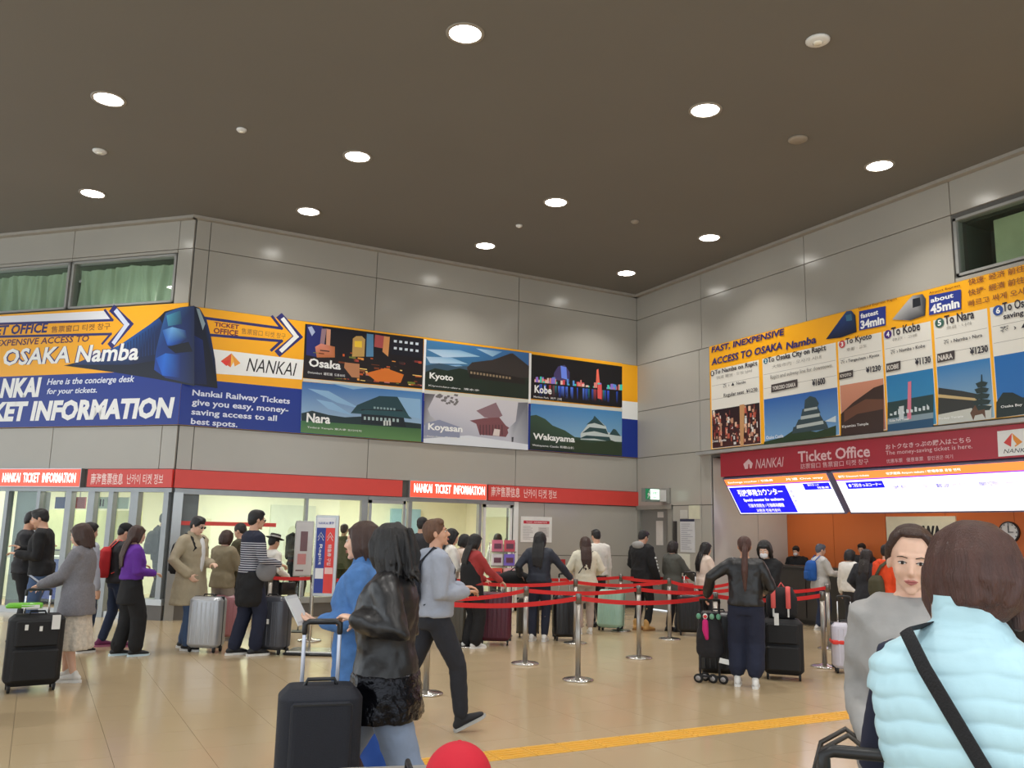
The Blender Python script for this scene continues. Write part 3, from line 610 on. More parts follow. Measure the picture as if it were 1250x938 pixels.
# Osaka castle
p.px([(936, 540), (960, 534), (975, 524), (1000, 528), (1024, 520), (1024, 532.5), (936, 544)], C3(40, 60, 34)); p.up()
GN = C3(54, 72, 78)
for pts in (((986, 489), (992, 484), (999, 486), (1003, 493), (1001, 498), (985, 500)), ((983, 500), (1001, 496), (1005, 505), (981, 510)), ((978, 513), (1004, 506), (1010, 516), (974, 522)), ((972, 522), (1011, 514), (1015, 524), (970, 530))): p.px(pts, GN); p.up(.3)
for pts in (((985, 500), (1001, 497), (1001, 500), (985, 503)), ((981, 509), (1004, 505), (1004, 509), (981, 513)), ((976, 520), (1008, 514), (1009, 518), (976, 524))): p.px(pts, C3(176, 184, 180)); p.up(.3)
p.px([(1010, 515), (1024, 508), (1024, 516)], C3(200, 214, 220)); p.up()
# Kyoto roof at dusk
p.px([(1030, 506), (1045, 492), (1070, 474), (1082, 470), (1082, 528), (1030, 533)], C3(58, 38, 30)); p.up(); p.px([(1034, 503), (1060, 488), (1082, 488), (1082, 500), (1050, 506), (1034, 516)], C3(104, 66, 48)); p.up()
# Kobe tower
p.px([(1087, 492), (1100, 490), (1120, 486), (1143, 482), (1143, 512), (1087, 520)], C3(36, 62, 62)); p.up(); p.px([(1087, 512), (1143, 504), (1143, 513), (1087, 521)], C3(130, 150, 160)); p.px([(1112, 467), (1116, 466), (1116, 512), (1111, 513)], C3(214, 120, 140)); p.px([(1101, 497), (1107, 496), (1107, 512), (1101, 513)], C3(196, 204, 206)); p.up()
for k in range(10): x = 1090+k*5; y = 508-k*.8; p.px([(x, y-rnd.uniform(2, 7)), (x+3, y-rnd.uniform(2, 6)), (x+3, y), (x, y)], C3(206, 214, 216))
p.px([(1087, 519), (1143, 511), (1143, 522.5), (1087, 527.5)], C3(30, 76, 110)); p.up()
# Nara pagoda and deer park
p.px([(1149, 474), (1178, 478), (1198, 482), (1198, 500), (1149, 508)], C3(48, 48, 44)); p.up(); p.px([(1149, 482), (1196, 487), (1196, 490), (1149, 486)], C3(196, 170, 120)); p.up()
p.px([(1149, 507), (1214, 494), (1214, 512), (1149, 519.5)], C3(196, 196, 186)); p.up()
for k in range(5): y = 466+k*7.2; w_ = 7.5+k*1.3; p.px([(1202-w_, y+3), (1202, y), (1202+w_, y+1.6), (1202+w_-3, y+6.5), (1202-w_+3, y+8)], C3(34, 50, 46)); p.up(.2)
p.px([(1201.3, 458), (1202.6, 458), (1202.8, 468), (1201, 468)], C3(34, 50, 46)); p.px([(1188, 505), (1194, 495), (1198, 502), (1206, 500), (1207, 512), (1203, 506), (1194, 508), (1192, 514)], C3(96, 66, 44)); p.up()
p.px([(1220, 492), (1228, 480), (1240, 480), (1252, 486), (1300, 480), (1300, 500), (1220, 511)], C3(26, 40, 36)); p.up()
# card titles and small print
BKT = C3(44, 40, 52)
def disc(px, py, r, col, t):
    u, v = PB.uv(px, py); p.puv([(u+r*math.cos(2*PI*k/14), v+r*math.sin(2*PI*k/14)) for k in range(14)], col); p.up(.5)
    p.text(t, (u-r*.4, v-r*.6), (u+r*.4, v), (u, v+r*.6), Wt, 0.03, uvspace=True); p.up(.5)
disc(872.8, 456.5, .055, BKT, '1'); disc(938, 441.5, .055, C3(40, 110, 130), '2'); disc(1031.5, 421, .065, C3(190, 60, 70), '3'); disc(1087.5, 409, .07, C3(70, 40, 120), '4'); disc(1150.5, 395, .075, C3(60, 100, 90), '5'); disc(1222, 380, .075, C3(50, 80, 150), '6')
p.text('To Namba on Rapi:t', (876, 459.5), (928, 448.5), (876, 452.5), BKT, .02); p.text('To Osaka City on Rapi:t', (941, 445.5), (1012, 430), (941, 437), BKT, .02)
p.text('To Kyoto', (1036, 423.5), (1068, 416), (1036, 414), BKT, .02); p.text('To Kobe', (1092, 411.5), (1127, 403), (1092, 401), BKT, .02); p.text('To Nara', (1157, 397.5), (1193, 389), (1157, 386.5), BKT, .02); p.text('To Osaka', (1228, 382), (1268, 373), (1228, 370.5), BKT, .02); p.text('saving tickets', (1229, 393), (1285, 381), (1229, 384), BKT, .02)
p.text('快速 難波 · 도심 난바', (878, 464), (922, 456), (878, 460), GR, 0); p.text('大阪市内 · 오사카 시내', (946, 451), (1006, 438), (946, 446.5), GR, 0); p.text('京都 · 교토', (1037, 430), (1062, 425), (1037, 426), GR, 0); p.text('神戸 · 고베', (1093, 418), (1123, 411), (1093, 414), GR, 0); p.text('奈良 · 나라', (1159, 403.5), (1190, 397), (1159, 399.5), GR, 0)
p.text('✈  ›  ▲  Namba', (886, 474.5), (914, 469), (886, 469.5), BKT, .01); p.text('Rapi:t and subway line for downtown', (944, 465), (1019, 447), (944, 459), GR, .01); p.text('✈ › Tengachaya › Kyoto', (1030, 446), (1077, 436), (1030, 440.5), BKT, .01)
p.text('✈ › Namba › Kobe', (1091, 434), (1133, 424), (1091, 428), BKT, .01); p.text('✈ › Namba › Nara', (1156, 422), (1203, 412), (1156, 416), BKT, .01); p.text('✈  ›  ▲', (1225, 408), (1260, 400), (1225, 400), BKT, .02)
p.text('Regular seat  ¥1270', (887, 487), (928, 478.5), (887, 481), BKT, .01); p.text('¥1600', (995, 472.5), (1011, 468.5), (995, 464), BKT, .03); p.text('¥1230', (1061, 456.5), (1079, 452.5), (1061, 449), BKT, .03); p.text('¥1130', (1121, 447), (1140, 442), (1121, 438.5), BKT, .03); p.text('¥1230', (1188, 434.5), (1210, 429), (1188, 425.5), BKT, .03)
for (x0, x1, yb, yt, t) in ((945, 977, 480, 470.5, 'YOKOSO OSAKA'), (1028, 1045, 464.5, 456, 'KYOTO'), (1085.5, 1103, 455.5, 445, 'KOBE'), (1148, 1169, 444, 433, 'NARA')):
    sl = -0.22; p.px([(x0, yb), (x1, yb+sl*(x1-x0)), (x1, yt+sl*(x1-x0)), (x0, yt)], C3(70, 62, 60)); p.up(); p.text(t, (x0+1.5, yb-2.5), (x1-2, yb-3+sl*(x1-x0)), (x0+1.5, yt+2), C3(214, 208, 200), .03)
p.up(2)
for t, bl, br, tl in (('FAST, INEXPENSIVE', (872, 433), (961, 411), (872, 424.5)), ('ACCESS TO OSAKA', (872, 447), (958.5, 427.5), (872, 438.5)), ('Namba', (963, 428), (1000, 420), (963, 419))): p.text(t, bl, br, tl, NAVY, .028, .12)
for x0, x1, y0, y1, t1, t2 in ((1052.5, 1085, 404.5, 381, 'fastest', '34min'), (1138, 1177, 386, 362, 'about', '45min')):
    sl = -0.2; p.px([(x0, y0), (x1, y0+sl*(x1-x0)), (x1, y1+sl*(x1-x0)), (x0, y1)], C3(40, 56, 140)); p.up()
    p.text(t1, (x0+2, y1+9), (x1-9, y1+3.5), (x0+2, y1+3), Wt, .03); p.text(t2, (x0+2, y0-1.5), (x1-1.5, y0-1.5+sl*(x1-x0)), (x0+2, y1+11.5), Wt, .04)
p.text('Limited Express Rapi:t', (1052, 379.5), (1099, 369), (1052, 376), C3(130, 80, 30), .01); p.text('Airport Express', (1138, 361), (1176, 352), (1138, 357.5), C3(130, 80, 30), .01)
# two small trains
p.px([(1012, 415), (1030, 390), (1037, 381), (1043, 380), (1048, 386), (1049.5, 406), (1030, 413)], [C3(20, 30, 60), C3(30, 60, 120), C3(40, 80, 130), C3(40, 70, 110), C3(14, 22, 44), C3(10, 14, 30), C3(14, 20, 44)]); p.px([(1093, 391), (1112, 368), (1118, 362), (1130, 360), (1134, 366), (1133, 386), (1115, 392)], [C3(170, 170, 168), C3(190, 190, 190), C3(150, 152, 156), C3(80, 82, 88), C3(60, 60, 66), C3(50, 50, 54), C3(70, 70, 74)]); p.up()
p.px([(1118, 366), (1127, 364), (1128, 374), (1118, 377)], C3(30, 34, 42)); p.px([(1036, 386), (1043, 384), (1044, 392), (1037, 393)], C3(60, 110, 140))
for t, y in (('快速· 经济 前往大阪难波', 347), ('快捷· 經濟 前往大阪難波', 360), ('빠르고 싸게 오사카 난바로', 373)): p.text(t, (1186, y+3), (1300, y-24), (1186, y-5), C3(140, 84, 50), .01)
p.up(2)
for t, bl, br, tl in (('Umeda · Namba', (873, 541), (890, 538), (873, 538)), ('Osaka Castle', (939, 537), (960, 533), (939, 533)), ('Kiyomizu Temple', (1032, 524), (1064, 518), (1032, 520)), ('Kobe Port Tower', (1090, 516), (1114, 512), (1090, 513)), ('Todaiji Temple', (1150, 514), (1180, 509), (1150, 511)), ('Osaka Bay', (1226, 500), (1252, 495), (1226, 496))): p.text(t, bl, br, tl, Wt, .01)
under(eB, p.build('print', PRINT, None))

# --- ticket office header, tray and slanted light boxes
TRAY = mat('tray_metal', rgb(170, 168, 164), rough=0.4, metal=0.3)
struct('trim_8', MB().pbox(PB, -13.5, uBR, 3.155, 3.215, -0.02, 0.16), TRAY)
REDD = mat('ticket_office_red', rgb(176, 42, 58), rough=0.35, var=0.02)
uH = PB.uv(881, 570)[0]
eH = empty('office_header', PB.pt(-8, 2.7, 0), 0, 'dark red ticket office header band under the fare board', 'sign')
under(eH, MB().pbox(PB, uH, -3.0, 2.70, 3.15, -0.15, 0.03).build('header_panel', REDD, None))
p = Print(PB, 0.033); PKT = C3(236, 200, 204)
p.px([(909, 567), (915.5, 560.5), (920.5, 566), (919, 572), (911, 573)], PKT); p.up(); p.px([(915, 567), (916.4, 567), (917, 573.5), (914.6, 573.5)], C3(176, 42, 58))
p.text('NANKAI', (924, 572.5), (958.5, 568.5), (924, 561), PKT, 0, .25); p.text('Ticket Office', (976, 565), (1064, 558), (976, 551.5), PKT, .02)
p.text('訪票窗口 售票窗口 티켓 창구', (979, 573), (1062, 567.5), (979, 566.5), PKT, .0); p.text('おトクなきっぷの購入はこちら', (1083, 549.5), (1187, 541), (1083, 543), PKT, .015); p.text('The money-saving ticket is here.', (1083, 557.5), (1189, 549), (1083, 551), PKT, .0)
p.text('优惠车票   優惠車票   할인권은 여기', (1084, 566), (1165, 559), (1084, 561), PKT, 0)
p.px([(1219, 527), (1300, 518), (1300, 552), (1220.5, 558)], Wt); p.up(); p.px([(1227, 541), (1237, 529), (1236, 546)], C3(214, 60, 50)); p.px([(1237, 529), (1250, 540), (1241, 546)], C3(240, 150, 40)); p.px([(1236, 546), (1237, 535), (1243, 543)], Wt); p.text('NANKAI', (1227, 554), (1262, 551), (1227, 549), Bk, 0, .25)
under(eH, p.build('lettering', PRINT, None))
# light boxes lean back towards the counter
zt, xt, zb_, xb_ = 2.67, XB-0.02, PB.uv(900, 627.6)[1], XB+0.42
class Slant(Plane):
    def __init__(s): 
        s.A = Vector((xt, 0, zt)); T = Vector((xb_-xt, 0, 0)); 
        q0 = Vector((xb_, 0, 0)); # find height of the lower edge on the set-back plane
        d = ray(1000, 628); zz_ = (EYE+d*((xb_-EYE.x)/d.x)).z; s.B = Vector((xb_, 0, zz_)); s.V = (s.A-s.B).normalized(); s.U = Vector((0, -1, 0)); s.N = s.U.cross(s.V).normalized(); s.L = (s.A-s.B).length; s.O = s.B
        if s.N.x > 0: s.N = -s.N
    def uv(s, px, py):
        d = ray(px, py); t = (s.O-EYE).dot(s.N)/d.dot(s.N); q = EYE+d*t-s.O; return q.dot(s.U), q.dot(s.V)
    def pt(s, u, v, n=0): return s.O+s.U*u+s.V*v+s.N*n
PS = Slant()
LITP = print_mat('backlit_print', 0.3, 1.25)
def lightbox(u0, u1, label, fill):
    e = empty('fare_lightbox', PS.pt((u0+u1)/2, 0, 0), 0, label, 'sign')
    q = MB().pbox(PS, u0, u1, 0, PS.L, -0.14, 0.0)
    under(e, q.build('housing', mat('lightbox_housing', rgb(120, 120, 150), rough=0.4, metal=0.3), None))
    p = Print(PS, 0.004); LWt = (0.93, 0.93, 1.0, 1); v1 = PS.L
    p.rect(u0+.03, u1-.03, .03, v1-.03, LWt); p.up(); p.rect(u0+.03, u1-.03, v1*.80, v1-.03, (0.95, .23, .05, 1)); p.rect(u0+.03, u1-.03, v1*.775, v1*.80, (.22, .03, .6, 1)); p.up(); fill(p, u0, u1, v1)
    under(e, p.build('lit_face', LITP, None))
DB = (0.004, 0.004, .62, 1); LT = (0.95, 0.93, 1, 1); GY = (.35, .32, .6, 1)
def fill1(p, u0, u1, v1):
    a = PS.uv(967, 610)[0]; p.rect(u0+.05, a, .045, v1*.745, DB); p.up()
    w_ = a-u0
    for t, x0, x1, y0, y1, b in (('引換専用カウンター', .12, .88, .50, .68, .03), ('Special counter for exchange', .16, .84, .34, .44, .03), ('引換专用柜台 / 引換專用櫃檯', .2, .8, .2, .3, .01), ('교환권 전용카운터', .3, .7, .08, .16, .01)):
        p.text(t, (u0+.05+w_*x0, v1*y0), (u0+.05+w_*x1, 0), (0, v1*y1), LT, b, uvspace=True)
    b0 = PS.uv(984, 600)[0]; p.rect(b0, u1-.06, v1*.60, v1*.755, DB); p.text('割引きっぷ', (b0+.1, v1*.69), (b0+.35, 0), (0, v1*.74), LT, .01, uvspace=True); p.text('特急券', (u1-.35, v1*.62), (u1-.1, 0), (0, v1*.67), LT, .01, uvspace=True)
    for k in range(3): p.text('関空 ラピート', (a+.05, v1*(.3+.12*k)), (a+.30, 0), (0, v1*(.37+.12*k)), (.05, .05, .35, 1), .01, uvspace=True)
    for k in range(5): p.text('・', (b0+.12*k, v1*.48), (b0+.12*k+.05, 0), (0, v1*.5), GY, 0, uvspace=True)
    for t, x0, x1 in (('Exchange voucher / 引換券', .04, .5), ('片道 One way', .62, .95)): p.text(t, (u0+(u1-u0)*x0, v1*.845), (u0+(u1-u0)*x1, 0), (0, v1*.91), LT, .01, uvspace=True)
def fill2(p, u0, u1, v1):
    a, b = PS.uv(1037, 600)[0], PS.uv(1083, 600)[0]; p.rect(a, b, v1*.58, v1*.735, DB); p.up(); p.text('◉ 割引きっぷコーナー', (a+.04, v1*.62), (b-.04, 0), (0, v1*.70), LT, .02, uvspace=True)
    p.text('割引 Discount tickets', (PS.uv(1032, 600)[0], v1*.845), (PS.uv(1070, 600)[0], 0), (0, v1*.90), LT, .01, uvspace=True); p.text('空港連絡 Airport tickets / 機場車票 공항 연락', (PS.uv(1092, 600)[0], v1*.845), (PS.uv(1185, 600)[0], 0), (0, v1*.91), LT, .01, uvspace=True)
    r2 = random.Random(4)
    for k, x in enumerate((1094, 1112, 1130, 1146, 1165, 1182, 1200, 1217, 1235)):
        c = PS.uv(x, 600)[0]; p.text(('時刻', 'りんくう', '関空', '難波')[k % 4], (c, v1*.53), (c+.22, 0), (0, v1*.62), (.12, .1, .4, 1) if k % 3 == 0 else GY, .01, uvspace=True)
    for k in range(12): c = PS.uv(1036+k*18, 615)[0]; p.text('・・', (c, v1*.38), (c+.1, 0), (0, v1*.40), GY, 0, uvspace=True)
    c = PS.uv(1122, 600)[0]; p.text('全車指定', (c, v1*.26), (c+.3, 0), (0, v1*.33), GY, 0, uvspace=True)
s0, s1, s2 = PS.uv(905, 627)[0]-.02, PS.uv(1024, 605)[0], PS.uv(1029, 605)[0]
lightbox(-12.88, s1-.02, 'slanted glowing sign with a deep blue panel over the counter, left of the pair', fill1)
lightbox(s2-.02, -4.0, 'long slanted glowing white sign over the counter, right of the pair', fill2)
# ================================================================== ALCOVE, DOOR, LAMPS, NOTICES
ORANGE = mat('orange_laminate', rgb(214, 112, 50), rough=0.45, var=0.03, scale=2, stretch=(1, 1, 0.1))
LPANEL = mat('light_side_panel', rgb(190, 186, 178), rough=0.35, var=0.02)
XO = 13.66
struct('wall_counter_back', MB().box(XO, XO+0.2, 2.2, YC, 0, 3.1), JOINT)
wc = bpy.data.objects['wall_counter_back']
for k in range(9): y = YC-1.2*k; o = MB().box(XO-0.012, XO, y-1.195, y-0.005, 0.0, 3.1).build('panel', ORANGE, wc)
sw = struct('wall_alcove_side', MB().box(XB+0.02, XO, YC, YC+0.2, 0, 3.1), JOINT)
for a, b in ((XB+0.03, 12.83), (12.84, XO-0.02)): MB().box(a, b, YC-0.012, YC, 0.0, 3.1).build('panel', LPANEL, sw)
struct('trim_9', MB().box(XB+0.02, XO+0.2, 2.2, YC+0.2, 3.1, 3.2), mat('alcove_soffit', rgb(200, 196, 190), rough=0.7))
struct('trim_10', MB().box(XB+0.32, XO+0.2, 2.0, 2.2, 0, 3.1), LPANEL)
def alcove_fill_lamp(y, n):  # unseen lamps added under the soffit to brighten the orange wall
    e = empty('added_fill_lamp', (12.75, y, 3.1), 0, 'small lamp in the soffit over the ticket counter, %s' % n, 'light', 'lamps over the ticket counter')
    MB().lathe([(0.10, 0), (0.10, -0.012), (0.085, -0.012), (0.085, 0)], n=16).build('ring', WHITE, e)
    MB().lathe([(0.084, -0.002), (0.084, -0.006)], n=16).build('lens', SHOPL, e)
    ld = bpy.data.lights.new('alcove_fill_lamp', 'AREA'); ld.shape = 'DISK'; ld.size = 0.16; ld.energy = ALCOVE_WATT; ld.color = (1, 0.93, 0.82)
    l = bpy.data.objects.new('alcove_fill_lamp', ld); COL.objects.link(l); l.parent = e; l.location = (0, 0, -0.02)
for y, n in ((12.2, 'nearest the grey wall'), (9.6, 'second'), (7.0, 'third'), (4.4, 'fourth')): alcove_fill_lamp(y, n)
# the counter
CNT = mat('counter_charcoal', rgb(52, 48, 48), rough=0.35, var=0.04); CTOP = mat('counter_top_dark', rgb(70, 66, 66), rough=0.2)
ct = empty('ticket_counter', (12.6, 8, 0), 0, 'long charcoal ticket counter under the glowing signs', 'counter')
under(ct, MB().box(12.56, 12.92, 2.4, YC-0.02, 0.08, 1.01).build('body', CNT, None)); under(ct, MB().box(12.50, 12.97, 2.4, YC-0.02, 1.01, 1.05).build('counter_top', CTOP, None))
under(ct, MB().box(12.62, 12.88, 2.4, YC-0.02, 0, 0.08).build('plinth', BLACKP, None))
for k in range(8): y = YC-0.2-1.3*k; under(ct, MB().box(12.545, 12.558, y-1.27, y-0.02, 0.12, 0.98).build('front_panel', CNT, None))
# white framed poster and clock on the orange wall
PO = Plane((XO-0.012, 0, 0), (0, -1, 0), (-1, 0, 0))
a, b = PO.uv(1083, 640)[0], PO.uv(1168, 640)[0]; zt_, zb2 = PO.uv(1083, 631)[1], 1.25
e = empty('wall_poster', PO.pt((a+b)/2, 1.3, 0), 0, 'pale poster with big black letters on the orange wall, behind the young woman', 'poster')
under(e, MB().pbox(PO, a, b, zb2, zt_, 0, 0.03).build('board', mat('poster_cream', rgb(236, 230, 200), rough=0.5), None))
p = Print(PO, 0.032); p.text('WA', (1128, 661), (1152, 661), (1128, 642), Bk, .06)
under(e, p.build('lettering', PRINT, None))
cpos = PO.pt(*PO.uv(1233, 650), 0.0)
e = empty('wall_clock', cpos, 0, 'round white wall clock on the orange wall', 'clock')
Mx = Matrix.Rotation(-PI/2, 4, 'Y')
MB().lathe([(0.17, 0), (0.17, 0.04), (0.15, 0.045), (0.15, 0.03)], n=28).xf(Mx).build('rim', BLACKP, e)
MB().lathe([(0.15, 0.0), (0.15, 0.035)], n=28).xf(Mx).build('dial', WHITE, e)
MB().box(-0.045, -0.04, -0.006, 0.006, -0.01, 0.11).build('hand', BLACKP, e); MB().box(-0.045, -0.04, -0.08, 0.0, -0.006, 0.006).build('hand', BLACKP, e)
for k in range(12): t = PI/6*k; MB().box(-0.043, -0.035, math.sin(t)*0.13-0.005, math.sin(t)*0.13+0.005, math.cos(t)*0.13-0.01, math.cos(t)*0.13+0.01).build('mark', BLACKP, e)
# ticket terminals on the counter
def terminal(y, label):
    e = empty('ticket_terminal', (12.78, y, 1.05), 0, label, 'monitor', 'ticket terminals on the counter')
    MB().box(-0.1, 0.1, -0.12, 0.12, 0, 0.02).build('base', BLACKP, e); MB().tube([(0, 0, 0.02), (0, 0, 0.2)], 0.02).build('neck', BLACKP, e)
    o = MB().box(-0.02, 0.02, -0.24, 0.24, 0.14, 0.46).build('screen', BLACKP, e); MB().box(-0.026, -0.021, -0.22, 0.22, 0.17, 0.44).build('display', mat('dark_display', rgb(50, 56, 66), rough=0.1, var=0), e)
terminal(7.35, 'black ticket terminal on the counter under the wall clock'); terminal(9.7, 'black ticket terminal on the counter beside the pale poster')
terminal(6.6, 'black ticket terminal on the counter at the right picture edge')

# ---- emergency exit: grey door, lintel, lit sign
DGREY = mat('door_grey', rgb(128, 126, 122), rough=0.45, var=0.02)
d3 = struct('door_3', MB().pbox(PB, -YA+0.02, -14.43, 0.02, 2.10, -0.10, -0.05), DGREY)
f = MB(); f.pbox(PB, -14.56, -14.42, 0, 2.19, -0.12, 0.03); f.pbox(PB, -YA+0.01, -14.42, 2.10, 2.19, -0.12, 0.05); f.pbox(PB, -YA+0.01, -YA+0.1, 0, 2.1, -0.12, 0.02); f.build('door_frame', mat('door_frame_grey', rgb(140, 138, 130), rough=0.4), d3)
MB().pbox(PB, -14.36, -14.28, 0.75, 1.85, 0.01, 0.05).build('pull_rail', DARKM, d3)
MB().pbox(PB, -15.05, -14.82, 1.35, 1.86, -0.05, -0.045).build('notice', mat('notice_paper', rgb(206, 200, 194), rough=0.8), d3)
MB().pbox(PB, -15.0, -14.80, 1.93, 2.05, -0.05, -0.045).build('notice', MATS['notice_paper'], d3)
q0 = PB.pt(-14.72, 0, 0); ex = empty('exit_sign', (XB-0.02, 14.55, 2.22), 0, 'green and white lit emergency exit sign over the grey door', 'sign')
XS = -0.60
MB().box(XS, -0.22, 0.0, 0.13, 0.02, 0.30).build('housing', mat('exit_housing', rgb(120, 130, 124), rough=0.5), ex); MB().box(-0.22, -0.02, 0.03, 0.10, 0.04, 0.28).build('bracket', WHITE, ex); MB().box(-0.03, 0.02, -0.08, 0.2, 0.0, 0.32).build('wall_plate', mat('plate_grey', rgb(140, 138, 132), rough=0.5), ex)
MB().box(XS+0.13, -0.235, -0.008, 0.0, 0.07, 0.28).build('lit_face', mat('exit_white', rgb(235, 255, 240), var=0, emit=rgb(225, 255, 235), es=1.3), ex)
MB().box(XS+0.01, XS+0.125, -0.008, 0.0, 0.07, 0.28).build('lit_face', mat('exit_green', rgb(20, 110, 70), var=0, emit=rgb(20, 120, 70), es=0.6), ex)
PE = Plane((XB, 14.55, 0), (1, 0, 0), (0, -1, 0))
p = Print(PE, 0.011); p.text('非常口', (-0.44, 2.39), (-0.28, 0), (0, 2.45), C3(20, 110, 60), .01, uvspace=True); p.text('EXIT', (-0.42, 2.31), (-0.3, 0), (0, 2.35), C3(20, 110, 60), .02, uvspace=True)
# running figure pictogram
p.puv([(-0.57, 2.31), (-0.55, 2.31), (-0.535, 2.37), (-0.515, 2.36), (-0.50, 2.32), (-0.485, 2.33), (-0.51, 2.39), (-0.53, 2.43), (-0.55, 2.42), (-0.575, 2.38), (-0.56, 2.38), (-0.55, 2.39), (-0.55, 2.37)], Wt); p.puv([(-0.525+.014*math.cos(k), 2.455+.014*math.sin(k)) for k in np.linspace(0, 6.28, 10)[:-1]], Wt)
under(ex, p.build('pictogram', PRINT, None))

# ---- notices fixed to the walls
def notice(P, x0, y0, x1, y1, label, fill, base=rgb(226, 224, 220), name='wall_notice'):
    u0, v1 = P.uv(x0, y0); u1, _ = P.uv(x1, (y0+y1)/2); _, v0 = P.uv(x0, y1)
    e = empty(name, P.pt((u0+u1)/2, v0, 0), 0, label, 'notice'); under(e, MB().pbox(P, u0, u1, v0, v1, 0.008, 0.02).build('sheet', mat('sheet_%d' % len(MATS), base, rough=0.6), None))
    p = Print(P, 0.022); fill(p, u0, u1, v0, v1)
    if p.v: under(e, p.build('print', PRINT, None))
def lines(p, u0, u1, v0, v1, n, col=C3(150, 146, 146), seed=1):
    r = random.Random(seed); h = (v1-v0)/n
    for k in range(n): p.rect(u0+(u1-u0)*.08, u0+(u1-u0)*r.uniform(.5, .92), v1-h*(k+.7), v1-h*(k+.35), col)
def f1(p, u0, u1, v0, v1):
    d = v1-v0; p.rect(u0+.06, u1-.06, v1-d*.28, v1-d*.16, C3(190, 30, 50)); p.up(); p.text('TICKET  INFORMATION', (u0+.12, v1-d*.25), (u1-.12, 0), (0, v1-d*.19), C3(240, 200, 200), .02, uvspace=True)
    lines(p, u0+.02, (u0+u1)/2, v0+.05, v1-d*.36, 9, C3(176, 170, 170), 3); p.rect((u0+u1)/2+.04, u1-.07, v0+d*.2, v1-d*.4, C3(206, 200, 196)); p.up(); lines(p, (u0+u1)/2+.05, u1-.08, v0+d*.22, v1-d*.42, 6, C3(160, 150, 150), 5)
notice(PA, 635.5, 630.5, 673, 662, 'white notice with a red heading on the grey wall behind the queue', f1)
notice(PA, 684, 683, 689.5, 690, 'small round red fire alarm button on the grey wall', lambda p, u0, u1, v0, v1: None, rgb(170, 40, 40), 'alarm_button')
notice(PB, 841.5, 617.5, 855, 634, 'cream paper taped highest on the wall beside the grey door', lambda p, *a: None, rgb(206, 204, 180))
notice(PB, 831, 623, 840, 633, 'small white sheet above the long timetable sheet', lambda p, *a: None, rgb(190, 188, 180))
def f2(p, u0, u1, v0, v1): p.rect(u0, u1, v1-.05, v1, C3(40, 44, 70)); lines(p, u0, u1, v0+.04, v1-.08, 13, C3(160, 160, 170), 9)
notice(PB, 831, 634, 849, 674, 'long white timetable sheet with a dark top edge, beside the grey door', f2, rgb(204, 204, 206))
notice(PB, 828, 676, 843, 694, 'lowest white sheet on the wall beside the grey door', lambda p, *a: None, rgb(210, 208, 196))

# ---- ceiling lamps and fittings
LENS = mat('downlight_lens', rgb(255, 255, 250), var=0, emit=(1, 0.97, 0.90, 1), es=18)
lamp_proto = []
def downlight(x, y, label):
    e = empty('downlight', (x, y, CEIL), 0, label, 'light', 'round ceiling downlights')
    if not lamp_proto:
        a = MB().lathe([(0.215, 0.0), (0.215, -0.008), (0.178, -0.014), (0.178, 0.0)], n=32).build('trim_ring', mat('ring_paint', rgb(150, 142, 130), rough=0.4), e, True)
        b = MB().lathe([(0.176, -0.002), (0.176, -0.006), (0.12, -0.012), (0.0, -0.013)], n=32).build('lens', LENS, e, True)
        lamp_proto.extend([a.data, b.data])
    else: link('trim_ring', lamp_proto[0], e); link('lens', lamp_proto[1], e)
    ld = bpy.data.lights.new('downlight_lamp', 'AREA'); ld.shape = 'DISK'; ld.size = 0.34; ld.energy = HALL_WATT; ld.spread = math.radians(112); ld.color = (1, 0.975, 0.93)
    l = bpy.data.objects.new('downlight_lamp', ld); COL.objects.link(l); l.parent = e; l.location = (0, 0, -0.02)
seen = {(3.63, 8.0): 'nearest downlight, at the top middle of the ceiling', (7.06, 8.0): 'downlight right of the nearest one, beside the round detector', (10.37, 8.0): 'downlight closest to the olive window on the right',
 (0.28, 11.7): 'leftmost downlight of the middle row', (3.63, 11.7): 'second downlight from the left in the middle row', (7.06, 11.7): 'third downlight from the left in the middle row', (10.37, 11.7): 'rightmost downlight of the middle row',
 (0.28, 15.4): 'downlight above the curtained windows', (3.62, 14.3): 'left downlight of the row closest to the back banner', (7.06, 14.3): 'middle downlight of the row closest to the back banner', (10.38, 14.3): 'downlight tucked into the far wall corner'}
for (x, y), t in seen.items(): downlight(x, y, t)
for x in (-6.5, -3.1):
    for y in (4.3, 8.0, 11.7, 15.4): downlight(x, y, 'unseen downlight past the left picture edge, %s line, %s row' % ({-6.5: 'outer', -3.1: 'inner'}[x], {4.3: 'nearest', 8.0: 'second', 11.7: 'third', 15.4: 'farthest'}[y]))
for x in (-3.1, 0.28, 3.63, 7.06, 10.37):
    for y in (4.3, 0.6, -3.1): 
        if not (x < 0 and y > 4): downlight(x, y, 'unseen downlight %s the camera, %s line across the hall' % ({4.3: 'above', 0.6: 'beside', -3.1: 'behind'}[y], {-3.1: 'outer left', 0.28: 'left', 3.63: 'middle', 7.06: 'right', 10.37: 'outer right'}[x]))
def detector(x, y, r, label, lit=False, name='smoke_detector', cat='detector'):
    e = empty(name, (x, y, CEIL), 0, label, cat)
    MB().lathe([(r, 0), (r, -0.015), (r*.75, -0.035), (0, -0.04)], n=20).build('dome', WHITE if lit else mat('detector_paint', rgb(150, 140, 126), rough=0.5), e, True)
    if lit: MB().lathe([(r*.45, -0.036), (r*.3, -0.05), (0, -0.052)], n=14).build('lens', mat('tiny_lens', rgb(240, 236, 220), rough=0.2, coat=1), e, True)
detector(7.05, 6.14, .13, 'pale round fitting with a shiny centre, near the top right of the ceiling', True, 'ceiling_speaker', 'speaker'); detector(0.28, 13.5, .10, 'small shiny fitting above the left windows, between two downlights', True, 'ceiling_speaker', 'speaker')
